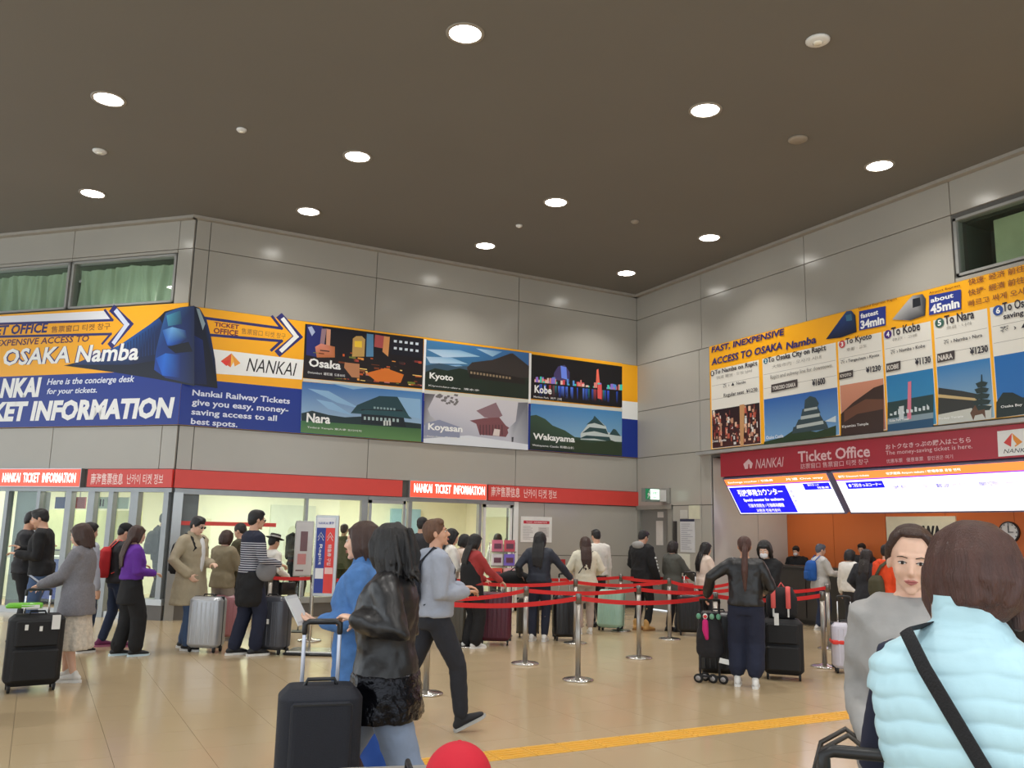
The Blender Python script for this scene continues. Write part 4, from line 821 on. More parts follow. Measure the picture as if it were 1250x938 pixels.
detector(1.96, 11.69, .07, 'tiny white sprinkler left of the middle row downlights', True, 'sprinkler_head', 'sprinkler'); detector(7.07, 12.98, .06, 'tiny white sprinkler between two downlights near the back wall', True, 'sprinkler_head', 'sprinkler')
detector(8.7, 11.73, .07, 'small beige detector near the far corner of the ceiling'); detector(8.7, 7.99, .13, 'flat brownish detector between the two right downlights')
# ================================================================== PEOPLE
SKIN = {k: mat('skin_'+k, c, rough=0.5, var=0.04, scale=12, subs=0.08) for k, c in dict(fair=rgb(226, 184, 160), tan=rgb(206, 156, 128), warm=rgb(214, 168, 142)).items()}
HAIR = {k: mat('hair_'+k, c, rough=0.42, var=0.25, scale=14, bump=0.6, bscale=60, stretch=(5, 5, 0.35)) for k, c in dict(black=rgb(22, 19, 20), brown=rgb(62, 40, 32), dark=rgb(36, 27, 25), chestnut=rgb(98, 66, 46), reddish=rgb(74, 44, 36)).items()}
EYEW = mat('eye_white', rgb(232, 228, 224), rough=0.2, var=0); IRIS = mat('eye_iris', rgb(30, 20, 16), rough=0.15, var=0); LIP = mat('lip_red', rgb(178, 104, 98), rough=0.4, var=0.03); BROW = mat('brow_hair', rgb(50, 36, 30), rough=0.8, var=0)
def cloth(name, c, rough=0.85, **k): return mat('cloth_'+name, c, rough=rough, var=k.pop('var', 0.08), scale=k.pop('scale', 9), bump=k.pop('bump', 0.25), bscale=k.pop('bscale', 22), **k)
BAKE = []
FOLD = bpy.data.textures.new('cloth_folds', 'CLOUDS'); FOLD.noise_scale = 0.085; FOLD.noise_depth = 2
FOLDH = bpy.data.textures.new('hair_locks', 'CLOUDS'); FOLDH.noise_scale = 0.035
def organic(mb, name, m, parent, vox, smooth=4, fold=0.0, dec=0.5, tex=None):
    o = mb.build(name, m, parent, True)
    r = o.modifiers.new('skin', 'REMESH'); r.mode = 'VOXEL'; r.voxel_size = vox; r.use_smooth_shade = True
    if smooth: s = o.modifiers.new('soft', 'SMOOTH'); s.factor = 0.5; s.iterations = smooth
    if fold: d = o.modifiers.new('folds', 'DISPLACE'); d.texture = tex or FOLD; d.texture_coords = 'LOCAL'; d.strength = fold; d.mid_level = 0.5
    if dec < 1: c = o.modifiers.new('thin', 'DECIMATE'); c.ratio = dec
    BAKE.append(o); return o
def RX(a): return Matrix.Rotation(math.radians(a), 4, 'X')
def RY(a): return Matrix.Rotation(math.radians(a), 4, 'Y')
def RZ(a): return Matrix.Rotation(math.radians(a), 4, 'Z')
def TR(*p): return Matrix.Translation(Vector(p))
def ik(a, b, l1, l2, pole):
    a, b = Vector(a), Vector(b); d = b-a; L = min(d.length, (l1+l2)*0.995); dn = d.normalized(); b = a+dn*L
    x = (l1*l1-l2*l2+L*L)/(2*L); h = math.sqrt(max(l1*l1-x*x, 0)); p = Vector(pole); p = (p-dn*p.dot(dn)).normalized(); return a+dn*x+p*h, b
def hand(mb, w, d, palm, curl, side, k=1.0, spread=0.0):
    # wrist point, direction of the hand, palm normal, curl in degrees per joint; five tapered fingers
    w, d, palm = Vector(w), Vector(d).normalized(), Vector(palm); palm = (palm-d*palm.dot(d)).normalized(); lat = d.cross(palm)*side     # lat points to the thumb side
    mb.tube([w-d*0.03*k, w+d*0.02*k, w+d*0.055*k, w+d*0.085*k], [(0.026*k, 0.019*k), (0.031*k, 0.016*k), (0.039*k, 0.014*k), (0.038*k, 0.011*k)], 10, up=lat)
    for i, (off, ln, r) in enumerate(((0.029, .068, .0082), (0.010, .078, .0086), (-0.010, .072, .0082), (-0.028, .056, .0072))):
        p = w+d*(0.085-0.004*abs(i-1))*k+lat*off*k; dd = d+lat*(off*3.0*(0.6+spread)); dd.normalize(); pts = [p-dd*0.01*k, p]; c = 0
        for s_, f in enumerate((.45, .32, .23)):
            c += curl*(1.0 if s_ else 0.7)*(1+0.08*i); a = math.radians(c); v = dd*math.cos(a)+palm*math.sin(a); p = p+v*ln*f*k*1.05; pts.append(p)
        mb.tube(pts, [r*1.05*k, r*k, r*0.95*k, r*0.88*k, r*0.75*k], 8)
    p = w+d*0.025*k+lat*0.022*k; v = (d*0.55+lat*0.75+palm*(0.25+curl/90)).normalized(); q = p+v*0.038*k; v2 = (d*0.85+lat*0.25+palm*(0.2+curl/55)).normalized(); q2 = q+v2*0.03*k; q3 = q2+(v2+palm*curl/120).normalized()*0.022*k
    mb.tube([p-v*0.01*k, p, q, q2, q3], [0.012*k, 0.0125*k, 0.0105*k, 0.0095*k, 0.008*k], 8)

def person(pos, face, h, label, group=None, sex='f', skin='fair', hair=('bob', 'black'), top=None, bottom=None, shoes=None, lean=0, twist=0, head=(8, 0), headroll=0, armR=None, armL=None, legs=None, sw=None, hs=1.0, hx=0.0, vox=0.0105, feat=True, extra=None, name='person', belly=0, fingers=25, palms=(None, None)):
    """pos: floor point; face: 0 away from the camera, 90 to the right of the picture, 180 towards the camera."""
    pos = Vector((pos[0], pos[1], 0)); az = math.atan2(pos.x, pos.y)+math.radians(face)
    e = empty(name, pos, -az, label, 'person', group); k = h/1.70; K = Matrix.Scale(k, 4); out = {'e': e, 'k': k}
    male = sex == 'm'; sw = sw or (0.185 if male else 0.162); hw = 0.088
    Mu = TR(0, 0, 0.92) @ RZ(twist) @ RX(-lean) @ TR(0, 0, -0.92)
    Mh = Mu @ TR(hx, 0.0, 1.475) @ RZ(head[1]) @ RX(-head[0]) @ RY(headroll) @ TR(0, 0.012, 0.10) @ Matrix.Scale(hs, 4)
    out['Mu'], out['Mh'], out['K'] = Mu, Mh, K
    # joints
    def tgt(a):
        if isinstance(a, dict): q = (TR(*pos) @ Matrix.Rotation(-az, 4, 'Z') @ K @ Mu).inverted() @ Vector(a['w']); return (q.x, q.y, q.z, a['pole']) if 'pole' in a else tuple(q)
        return a
    aR = tgt(armR) or (0.27, 0.04, 0.82); aL = tgt(armL) or (-0.27, 0.04, 0.82); arms = []
    for s, a in ((1, aR), (-1, aL)):
        S = Vector((s*sw, -0.01, 1.375)); pole = a[3] if len(a) > 3 else (s*0.55, -1, -0.35); E_, W_ = ik(S, a[:3], 0.285, 0.255, pole); arms.append((s, S, E_, W_))
    lg = legs or (((0.095, 0.02, 0), 0), ((-0.095, -0.03, 0), 0)); legj = []
    for (s, ((fx, fy, fz), fp)) in zip((1, -1), lg):
        A_ = Vector((fx, fy, 0.085+fz)); Hp = Vector((s*hw, 0, 0.90)); Kn, A2 = ik(Hp, A_, 0.425, 0.405, (s*0.12, 1, 0)); legj.append((s, Hp, Kn, A2, fp))
    # ---- body
    b = MB(); i0 = len(b.v)
    cw = 0.165 if male else 0.148
    b.loft([(0.93, .155, .10, 0, 0), (1.02, .132+belly, .092+belly, 0, .0+belly*.6), (1.14, .145, .10+belly, 0, .005), (1.27, cw, .105, 0, .0), (1.36, cw*.92, .085, 0, -.012), (1.41, .10, .065, 0, -.015), (1.45, .055, .055, 0, -.008)], 18)
    b.tube([(0, -0.02, 1.38), (0, 0.0, 1.50), (0, 0.01, 1.55)], [0.056 if male else 0.048]*2+[0.052], 12)
    b.xf(Mu, i0); i0 = len(b.v)
    b.loft([(0.80, .135, .095, 0, -.005), (0.86, .165, .11, 0, -.01), (0.93, .16, .105, 0, -.005), (0.98, .14, .095, 0, 0)], 18)
    for s, S, E_, W_ in arms:
        i1 = len(b.v); n_ = Vector((s*0.9, 0, 0)); b.tube([S-Vector((s*0.05, 0, -0.01)), S, (S+E_)/2, E_, E_+(W_-E_)*0.3, W_, W_+(W_-E_).normalized()*0.01], [0.05, 0.052, 0.043, 0.037, 0.038, 0.026, 0.024], 10)
        d = (W_-E_).normalized(); pm = palms[0 if s > 0 else 1] or ((-s, 0, 0) if d.z < -0.6 else (0, 0.1, -1)); hand(b, W_+d*0.02, d, pm, fingers, s)
        b.xf(Mu, i1)
    for s, Hp, Kn, A2, fp in legj:
        b.tube([Hp+Vector((0, 0, .02)), Hp*0.55+Kn*0.45, Kn+Vector((0, .005, .03)), Kn*0.7+A2*0.3-Vector((0, .012, 0)), A2+Vector((0, 0, 0.02))], [0.088, 0.076, 0.056, 0.055, 0.036], 12)
        i4 = len(b.v); b.tube([(0, -.03, -.04), (0, .05, -.045), (0, .11, -.05)], [0.028, 0.026, 0.018], 8); b.xf(TR(*A2) @ RX(fp), i4)
    i0 = len(b.v)
    b.ell((0, -.012, .028), (.073, .09, .083)); b.ell((0, .02, -.02), (.061, .068, .088)); b.ell((0, .032, -.07), (.047 if male else .042, .05, .038)); b.ell((0, .070, -.098), (.019, .018, .015)); b.ell((0, .070 if male else .067, .024), (.047, .018 if male else .016, .011))
    fn = 1 if male else .82; b.tube([(0, .081, .014), (0, .082+.012*fn, -.012), (0, .082+.021*fn, -.030)], [.0075*fn, .009*fn, .0125*fn], 8); b.ell((0, .090, -.036), (.017*fn, .012*fn, .008)); b.ell((0, .077, -.062), (.023, .014, .013))
    for s in (1, -1): b.ell((s*.034, .058 if male else .060, -.030), (.021, .022, .024 if male else .026)); b.ell((s*.072, -.008, -.012), (.010, .020, .031))
    b.xf(Mh, i0); b.xf(K)
    out['body'] = organic(b, 'body', SKIN[skin], e, vox if not feat == 2 else 0.0055, 3, 0, 0.45 if feat != 2 else 0.6)
    # ---- face details
    if feat:
        for s in (1, -1):
            MB().ell((s*.029, .0775, .002), (.0135, .0085, .0058 if male else .0066), n=12, m=8).xf(K @ Mh).build('eye', EYEW, e, True)
            MB().ell((s*.029, .0845, .0015), (.0058, .0025, .0052), n=10, m=6).xf(K @ Mh).build('iris', IRIS, e, True)
            MB().tube([(s*.014, .090, .021), (s*.030, .089, .0255), (s*.046, .078, .021)], [(.0014, .0028) if male else (.0011, .0018)]*3, 6).xf(K @ Mh).build('eyebrow', BROW, e, True)
            if feat == 2: MB().tube([(s*.0155, .0845, .0035), (s*.029, .0872, .0085), (s*.043, .079, .004)], [.0015, .002, .0015], 6).xf(K @ Mh).build('eyelid', BROW, e, True)
        l = MB(); l.tube([(-.021, .083, -.0615), (-.008, .0925, -.058), (0, .0925, -.060), (.008, .0925, -.058), (.021, .083, -.0615)], [.002, .0042, .0036, .0042, .002], 8); l.tube([(-.017, .085, -.065), (0, .0925, -.0685), (.017, .085, -.065)], [.002, .0055, .002], 8)
        l.xf(K @ Mh).build('lips', LIP, e, True)
    # ---- trousers or skirt
    bt = bottom or ('trousers', cloth('denim', rgb(48, 62, 92)), 0.0, 0.09); kind, bm_ = bt[0], bt[1]
    if kind == 'trousers':
        ez, cut = bt[2], bt[3]; t = MB(); t.loft([(0.80, .150, .112, 0, -.008), (0.86, .178, .122, 0, -.012), (0.93, .172, .117, 0, -.006), (1.0, .150, .105, 0, 0)], 18)
        for s, Hp, Kn, A2, fp in legj:
            top_ = Hp+Vector((0, 0, .0)); sh = A2-Kn; end = Kn+sh*(1-(cut-0.06)/0.40) if cut > 0.06 else A2
            t.tube([top_, Hp*0.5+Kn*0.5, Kn, Kn*0.5+end*0.5, end], [0.098+ez*.5, 0.088+ez*.7, 0.068+ez, 0.062+ez*1.1, 0.053+ez*1.2], 14)
        t.xf(K); out['bottom'] = organic(t, 'trousers', bm_, e, 0.013, 3, 0.017, 0.5)
    elif kind == 'skirt':
        hz, fl = bt[2], bt[3]; t = MB(); n = 26; secs = []
        t.loft([(hz, .175+fl, .135+fl, 0, 0), (hz+.02, .178+fl, .14+fl, 0, 0), ((hz+.9)/2, .178+fl*.5, .13+fl*.5, 0, 0), (0.86, .178, .124, 0, -.01), (0.95, .160, .110, 0, 0), (1.02, .14, .10, 0, 0)], 40)
        for i, v in enumerate(t.v):
            if v[2] < .8: a = math.atan2(v[1], v[0]); g = 1+.07*math.sin(a*11)*(0.86-v[2])/.5; t.v[i] = (v[0]*g, v[1]*g, v[2])
        t.xf(K); out['bottom'] = organic(t, 'skirt', bm_, e, 0.013, 2, 0.006, 0.5)
    # ---- shoes
    sh = shoes or ('low', mat('shoe_dark', rgb(32, 32, 36), rough=0.5), mat('sole_white', rgb(216, 214, 208), rough=0.6))
    if sh != 'none':
        for s, Hp, Kn, A2, fp in legj:
            F = K @ TR(*A2) @ RX(fp) @ TR(0, 0, -0.085)
            u = MB(); u.tube([(0, -.055, .045), (0, -.02, .06), (0, .05, .052), (0, .12, .040), (0, .165, .033)], [(.034, .038), (.038, .042), (.041, .035), (.042, .025), (.034, .018)], 12, up=(1, 0, 0))
            if sh[0] == 'boot': u.tube([(0, -.02, .05), (0, -.02, .15)], [.046, .05], 12)
            elif sh[0] != 'flat': u.tube([(0, -.025, .05), (0, -.018, .09)], [.040, .041], 12)
            o = organic(u.xf(F), 'shoe', sh[1], e, 0.009, 2, 0, 0.5)
            so = MB(); pts = [(-.03, -.085), (-.038, -.03), (-.036, .03), (-.046, .10), (-.038, .16), (0, .195), (.038, .16), (.046, .10), (.036, .03), (.038, -.03), (.03, -.085), (0, -.098)]
            so.add([(x, y, 0.0) for x, y in pts]+[(x, y, .024) for x, y in pts], [tuple(range(12)), tuple(range(23, 11, -1))]+[(i, (i+1) % 12, 12+(i+1) % 12, 12+i) for i in range(12)])
            so.xf(F).build('sole', sh[2], o)
    # ---- top
    if top:
        hem, ez, fl, slv, tm = top['hem'], top.get('ease', .02), top.get('flare', 0.0), top.get('sleeve', 1.0), top['m']
        t = MB(); ch = cw+ez+.012; by = .0 if male else .012
        secs = [(1.08, .150+ez+belly, .112+ez+belly, 0, .005), (1.20, .160+ez, .120+ez+by, 0, .008+by*.4), (1.30, ch+.004, .112+ez+by*.5, 0, .0), (1.37, ch*.98, .092+ez*.8, 0, -.012), (1.415, .115+ez*.5, .075+ez*.4, 0, -.015), (1.445, .068+ez*.3, .066, 0, -.010)]
        t.loft([(1.0, .148+ez+belly, .108+ez+belly, 0, 0)]+secs, 22, 2.2)
        for s, S, E_, W_ in arms:
            if slv <= 0: continue
            Wq = E_+(W_-E_)*min(slv, 1.0)
            t.tube([S-Vector((s*.05, 0, .0)), S-Vector((0, 0, .01)), (S+E_)/2, E_, (E_+Wq)/2, Wq], [.060+ez*.5, .062+ez*.45, .054+ez*.5, .047+ez*.55, .042+ez*.6, .036+ez*.5], 12)
        t.xf(Mu)
        i0 = len(t.v); zz = [hem, hem+.015]+[hem+(1.02-hem)*f for f in (.33, .66, 1.0)]
        sec = []
        for z in zz:
            f = (1.02-z)/(1.02-hem) if hem < 1.02 else 0; base = .182 if z < .95 else .160
            sec.append((z, base+ez*.8+fl*f-(.006 if z == hem else 0), .126+ez*.8+fl*f*.8, 0, -.004))
        if hem < 0.99: t.loft(sec, 22, 2.2)
        if top.get('hood'): i3 = len(t.v); t.tube([(-.085, .0, 1.43), (-.07, -.07, 1.42), (0, -.11, 1.40), (.07, -.07, 1.42), (.085, .0, 1.43)], [.028, .036, .045, .036, .028], 10); t.xf(Mu, i3)
        if top.get('collar'): t.tube([(-.06, .03, 1.455), (-.075, -.03, 1.47), (0, -.075, 1.48), (.075, -.03, 1.47), (.06, .03, 1.455)], .022, 8)
        t.xf(K); out['top'] = organic(t, top.get('name', 'jacket'), tm, e, top.get('vox', 0.013), 3, top.get('fold', 0.024), 0.55)
        if top.get('shirt'):       # shirt panel seen in an open coat
            sp = MB(); sp.ell((0, .085+ez, 1.17), (.05, .055, .24)); sp.xf(K @ Mu).build('shirt', top['shirt'], e, True)
    # ---- hair
    st, hc = hair[:2]; hl = hair[2] if len(hair) > 2 else 1.0; rk = random.Random(int(pos.x*977+pos.y*331)); hm = HAIR[hc] if isinstance(hc, str) else hc; g = MB()
    if st not in ('none',):
        if st == 'tied': g.ell((0, -.036, .040), (.081, .092, .084)); [g.tube([(s*.05, .035, .088), (s*.074, .020, .04), (s*.076, -.01, -.01)], [.014, .016, .012], 8) for s in (1, -1)]; g.ell((0, .018, .098), (.045, .045, .018))
        else: g.ell((0, -.020, .036), (.0835, .098, .0865)); g.ell((0, -.048, .0), (.074, .066, .075))
        if st in ('short', 'ponytail', 'bun', 'man', 'tied'): g.ell((0, -.058, -.035), (.060, .045, .045))
        if st == 'man': g.ell((0, .012, .085), (.066, .066, .036)); g.ell((.03, .05, .075), (.04, .026, .022)); [g.ell((s*.068, .012, .01), (.012, .02, .03)) for s in (1, -1)]
        if st == 'bigbob':
            hb_ = 1 if hl > .8 else .92; g.loft([(-.12*hl, .080*hb_, .062, 0, -.055), (-.10*hl, .090*hb_, .070, 0, -.052), (-.06*hl, .097*hb_, .080, 0, -.046), (-.01, .098*hb_, .088, 0, -.040), (.05, .094*hb_, .094, 0, -.030), (.095, .074, .076, 0, -.026), (.120, .038, .040, 0, -.024)], 24, 2.0)
        if st in ('bob', 'bigbob', 'long'):
            big = st == 'bigbob'; nl = 44 if big else 26; vol = (.100 if hl > .8 else .091) if big else .088
            for q_ in range(nl):                                  # separate locks falling from the parting
                a_ = math.radians(-208+236*(q_+rk.uniform(-.3, .3))/(nl-1)); ca, sa = math.cos(a_), math.sin(a_); v_ = vol*rk.uniform(.94, 1.05); zb_ = (-.128*hl if big else -.112)+rk.uniform(-.012, .012)*(1 if hl < 1.1 else 2.6)
                g.tube([(ca*.015, -.022+sa*.015, .113), (ca*v_*.46, -.024+sa*v_*.46, .106), (ca*v_*.80, -.03+sa*v_*.78, .076), (ca*v_*.98, -.034+sa*v_*.95, .02), (ca*v_*1.02+rk.uniform(-.006, .006), -.040+sa*v_*.88, -.05*hl), (ca*v_*rk.uniform(.80, .98), -.05+sa*v_*.66, zb_)], [.008, .012, .015, .016, .015, .007], 7)
        if st in ('bob', 'long', 'bigbob'):
            w = .012 if st == 'bigbob' else 0
            for s in (1, -1): g.tube([(s*.058, .022, .072), (s*(.080+w), .018, .01), (s*(.078+w), .012, -.06), (s*(.070+w), .008, -.11)], [.024, .024+w*.4, .024+w*.5, .016], 10)
            g.ell((0, -.045, -.045), (.088+w, .060+w, .085)); g.ell((.02, .052, .066), (.045, .024, .018)); g.ell((-.03, .050, .064), (.036, .022, .018))
    
        g.xf(Mh)
        if st == 'long':
            L = (hair[1] and 0.34); i1 = len(g.v); p0 = Mh @ Vector((0, -.06, -.02)); g.tube([p0, Mu @ Vector((0, -.105, 1.44)), Mu @ Vector((0, -.145, 1.30)), Mu @ Vector((0, -.140, 1.16))], [(.078, .046), (.080, .036), (.072, .022), (.04, .012)], 12, up=(1, 0, 0))
            for q_ in range(11): f_ = (q_-5)/5; lo = rk.uniform(1.10, 1.18); g.tube([Mh @ Vector((f_*.075, -.07, .0)), Mu @ Vector((f_*.086, -.115-.02*(1-abs(f_)), 1.42)), Mu @ Vector((f_*.084+rk.uniform(-.006, .006), -.155, 1.29)), Mu @ Vector((f_*.062, -.150, lo))], [.018, .017, .015, .006], 7)
        if st in ('ponytail', 'tied'):
            p0 = Mh @ Vector((0, -.10, .0)); p1 = Mh @ Vector((0, -.125, -.05)); g.tube([p0, p1, Mu @ Vector((0, -.165, 1.30)), Mu @ Vector((0, -.155, 1.08))], [.026, .034, .040, .016], 10)
        if st == 'bun': g.ell(Mh @ Vector((0, -.10, .05)), (.035, .035, .035))
        g.xf(K); out['hair'] = organic(g, 'hair', hm, e, 0.008 if h and feat != 2 else 0.006, 2, 0.004, 0.5, FOLDH)
    if extra: extra(out)
    return out
def cap_extra(m, brim=True, straw=False, band=None):
    def f(o):
        Mx = o['K'] @ o['Mh']; c = MB()
        if straw:
            c.lathe([(.155, .055), (.155, .061), (.092, .066), (.086, .13), (.0, .135)], (0, -.01, 0), 28); c.xf(Mx).build('hat', m, o['e'], True)
            MB().lathe([(.094, .067), (.093, .095)], (0, -.01, 0), 28).xf(Mx).build('hat_band', band, o['e'], True)
        else:
            c.ell((0, -.014, .045), (.088, .104, .085), n=24, m=14); h_ = organic(c.xf(Mx), 'cap', m, o['e'], .008, 1, 0, .5)
            MB().tube([(0, .07, .065), (0, .12, .062), (0, .155, .05)], [(.07, .006), (.072, .006), (.05, .005)], 14, up=(1, 0, 0)).xf(Mx).build('peak', m, h_, True)
    return f
def glasses_extra(m):
    def f(o):
        Mx = o['K'] @ o['Mh']; g = MB()
        for s in (1, -1): g.ell((s*.03, .093, .0), (.022, .004, .016)); g.tube([(s*.05, .09, .004), (s*.072, .05, .004), (s*.078, .0, .002)], .0025, 6)
        g.tube([(-.01, .098, .004), (.01, .098, .004)], .0025, 6); g.xf(Mx).build('glasses', m, o['e'], True)
    return f
def mask_extra(o):
    Mx = o['K'] @ o['Mh']; g = MB(); g.ell((0, .062, -.055), (.055, .052, .046)); g.xf(Mx).build('face_mask', mat('mask_white', rgb(222, 220, 224), rough=.8), o['e'], True)
def multi(*fs):
    def f(o):
        for q in fs: q(o)
    return f
def worldpt(o, p, space='Mu'):
    M = TR(*o['e'].location) @ Matrix.Rotation(o['e'].rotation_euler.z, 4, 'Z') @ o['K'] @ (o[space] if space else Matrix.Identity(4)); return M @ Vector(p)
def carried(o, name, label, cat, group=None):
    # a thing worn or held: its own object, standing in the wearer's axes
    e = empty(name, o['e'].location+Vector((0, 0, 0)), o['e'].rotation_euler.z, label, cat, group); e['note'] = ''; del e['note']; return e
def backpack(o, m, label, h=.42, w=.29, d=.15, strap=None, z=1.36):
    e = carried(o, 'backpack', label, 'backpack'); T = o['K'] @ o['Mu']
    b = MB(); b.loft([(z-h, w*.42, d*.40, 0, -.20), (z-h+.05, w*.5, d*.5, 0, -.205), (z-h*.4, w*.5, d*.52, 0, -.205), (z-.05, w*.46, d*.42, 0, -.19), (z, w*.32, d*.25, 0, -.175)], 22, 3)
    organic(b.xf(T), 'pack_body', m, e, .012, 2, .006, .5)
    p = MB(); p.loft([(z-h+.03, w*.36, .03, 0, -.20-d*.5), (z-h*.55, w*.36, .03, 0, -.20-d*.5), (z-h*.5, w*.34, .012, 0, -.20-d*.5)], 16, 3); organic(p.xf(T), 'front_pocket', m, e, .012, 1, 0, .5)
    for s in (1, -1): MB().tube([(s*.07, -.16, z-.03), (s*.105, -.05, 1.46), (s*.12, .06, 1.41), (s*.125, .135, 1.28), (s*.15, .06, 1.08), (s*.13, -.12, 1.0)], [(.02, .006)]*6, 8, up=(1, 0, 0)).xf(T).build('shoulder_strap', strap or m, e, True)
    return e
def phone(o, pt, label):
    e = empty('mobile_phone', worldpt(o, pt), o['e'].rotation_euler.z, label, 'phone'); e.rotation_euler = (math.radians(-55), 0, o['e'].rotation_euler.z)
    MB().rbox(-.036, .036, -.004, .004, -.075, .075, .004).build('body', BLACKP, e); MB().box(-.032, .032, -.0052, -.0042, -.068, .068).build('screen', mat('phone_screen', rgb(190, 200, 215), rough=.1, var=0), e)
# ================================================================== QUEUE POSTS AND BELTS
BELT = mat('red_belt_webbing', rgb(214, 36, 36), rough=0.6, var=0.03, scale=30)
posts = {}
ppro = []
def post(key, x, y, label):
    e = empty('queue_post', (x, y, 0), 0, label, 'queue post', 'steel queue posts')
    if not ppro:
        ppro.append(MB().lathe([(.165, 0), (.168, .012), (.150, .022), (.06, .030), (.035, .045)], n=28).build('base', STEEL, e, True).data)
        ppro.append(MB().lathe([(.030, .03), (.030, .83)], n=16).build('pole', POLE, e, True).data)
        ppro.append(MB().lathe([(.034, .80), (.034, .895), (.030, .905), (.012, .908)], n=16).build('head', mat('post_head', rgb(120, 116, 112), rough=.35, metal=.8), e, True).data)
    else:
        for n, d in zip(('base', 'pole', 'head'), ppro): link(n, d, e)
    posts[key] = (x, y, e)
for k, x, y, t in (('a1', 3.45, 8.02, 'steel queue post behind the man in the grey hoodie'), ('a2', 5.27, 8.15, 'steel queue post standing closest in the middle of the open floor'), ('a3', 7.12, 8.05, 'steel queue post half hidden by the folded stroller'), ('a4', 8.67, 7.85, 'steel queue post beside the pale suitcase with a black strap'),
                   ('b1', 3.55, 9.35, 'steel queue post hidden behind the walking women'), ('b2', 5.31, 9.38, 'steel queue post in front of the woman in the navy jacket'), ('b3', 6.93, 9.29, 'steel queue post in front of the man with the striped black sleeve'), ('b4', 8.62, 9.2, 'steel queue post behind the woman with the ponytail'), ('b5', 10.13, 9.07, 'steel queue post directly in front of the traveller with the blue backpack'),
                   ('c1', 3.6, 10.9, 'steel queue post behind the denim shirt woman'), ('c2', 5.32, 11.02, 'steel queue post beside the burgundy suitcase'), ('c3', 6.95, 10.83, 'steel queue post by the woman in the cream sweater'), ('c4', 8.61, 10.77, 'steel queue post before the woman in the grey green coat'), ('c5', 10.1, 10.8, 'steel queue post by the woman in the pale pink sweater'),
                   ('d1', 4.6, 12.0, 'steel queue post at the back left of the queue'), ('d2', 6.35, 11.95, 'steel queue post behind the woman in the navy jacket'), ('d3', 8.54, 11.93, 'steel queue post beside the mint suitcase'), ('d4', 10.15, 11.95, 'steel queue post nearest the grey wall papers'),
                   ('l1', 3.5, 12.29, 'steel queue post between the two poster stands'), ('l2', 2.95, 12.45, 'steel queue post left of the pale poster stand')): post(k, x, y, t)
def belt(a, b, sag=0.05, z=.855, zb=None):
    (x0, y0, e), (x1, y1, _) = posts[a], posts[b]; n = 14; d = Vector((x1-x0, y1-y0, 0)); L = d.length; d.normalize(); nn = Vector((-d.y, d.x, 0))*.0012; w = .024
    vs = []
    for i in range(n+1):
        t = i/n; p = Vector((0, 0, 0))+d*(.034+(L-.068)*t); zc = z+((zb or z)-z)*t-4*sag*t*(1-t)
        for sx, sz in ((1, 1), (-1, 1), (-1, -1), (1, -1)): vs.append(p+nn*sx+Vector((0, 0, zc+sz*w)))
    fs = [(4*i+j, 4*i+(j+1) % 4, 4*i+4+(j+1) % 4, 4*i+4+j) for i in range(n) for j in range(4)]+[(3, 2, 1, 0), (4*n, 4*n+1, 4*n+2, 4*n+3)]
    mb = MB(); mb.add(vs, fs); mb.build('belt', BELT, e, False)
for a, b, s in (('a2', 'a1', .05), ('a2', 'a3', .06), ('a4', 'a3', .05), ('b2', 'b1', .08), ('b2', 'b3', .04), ('b3', 'b4', .05), ('b4', 'b5', .05), ('c2', 'c1', .03), ('c2', 'c3', .04), ('c3', 'c4', .05), ('c4', 'c5', .09), ('d1', 'd2', .03), ('d3', 'd2', .03), ('d3', 'd4', .02), ('l1', 'l2', .01), ('l1', 'd1', .03), ('d3', 'c4', .02)): belt(a, b, s)

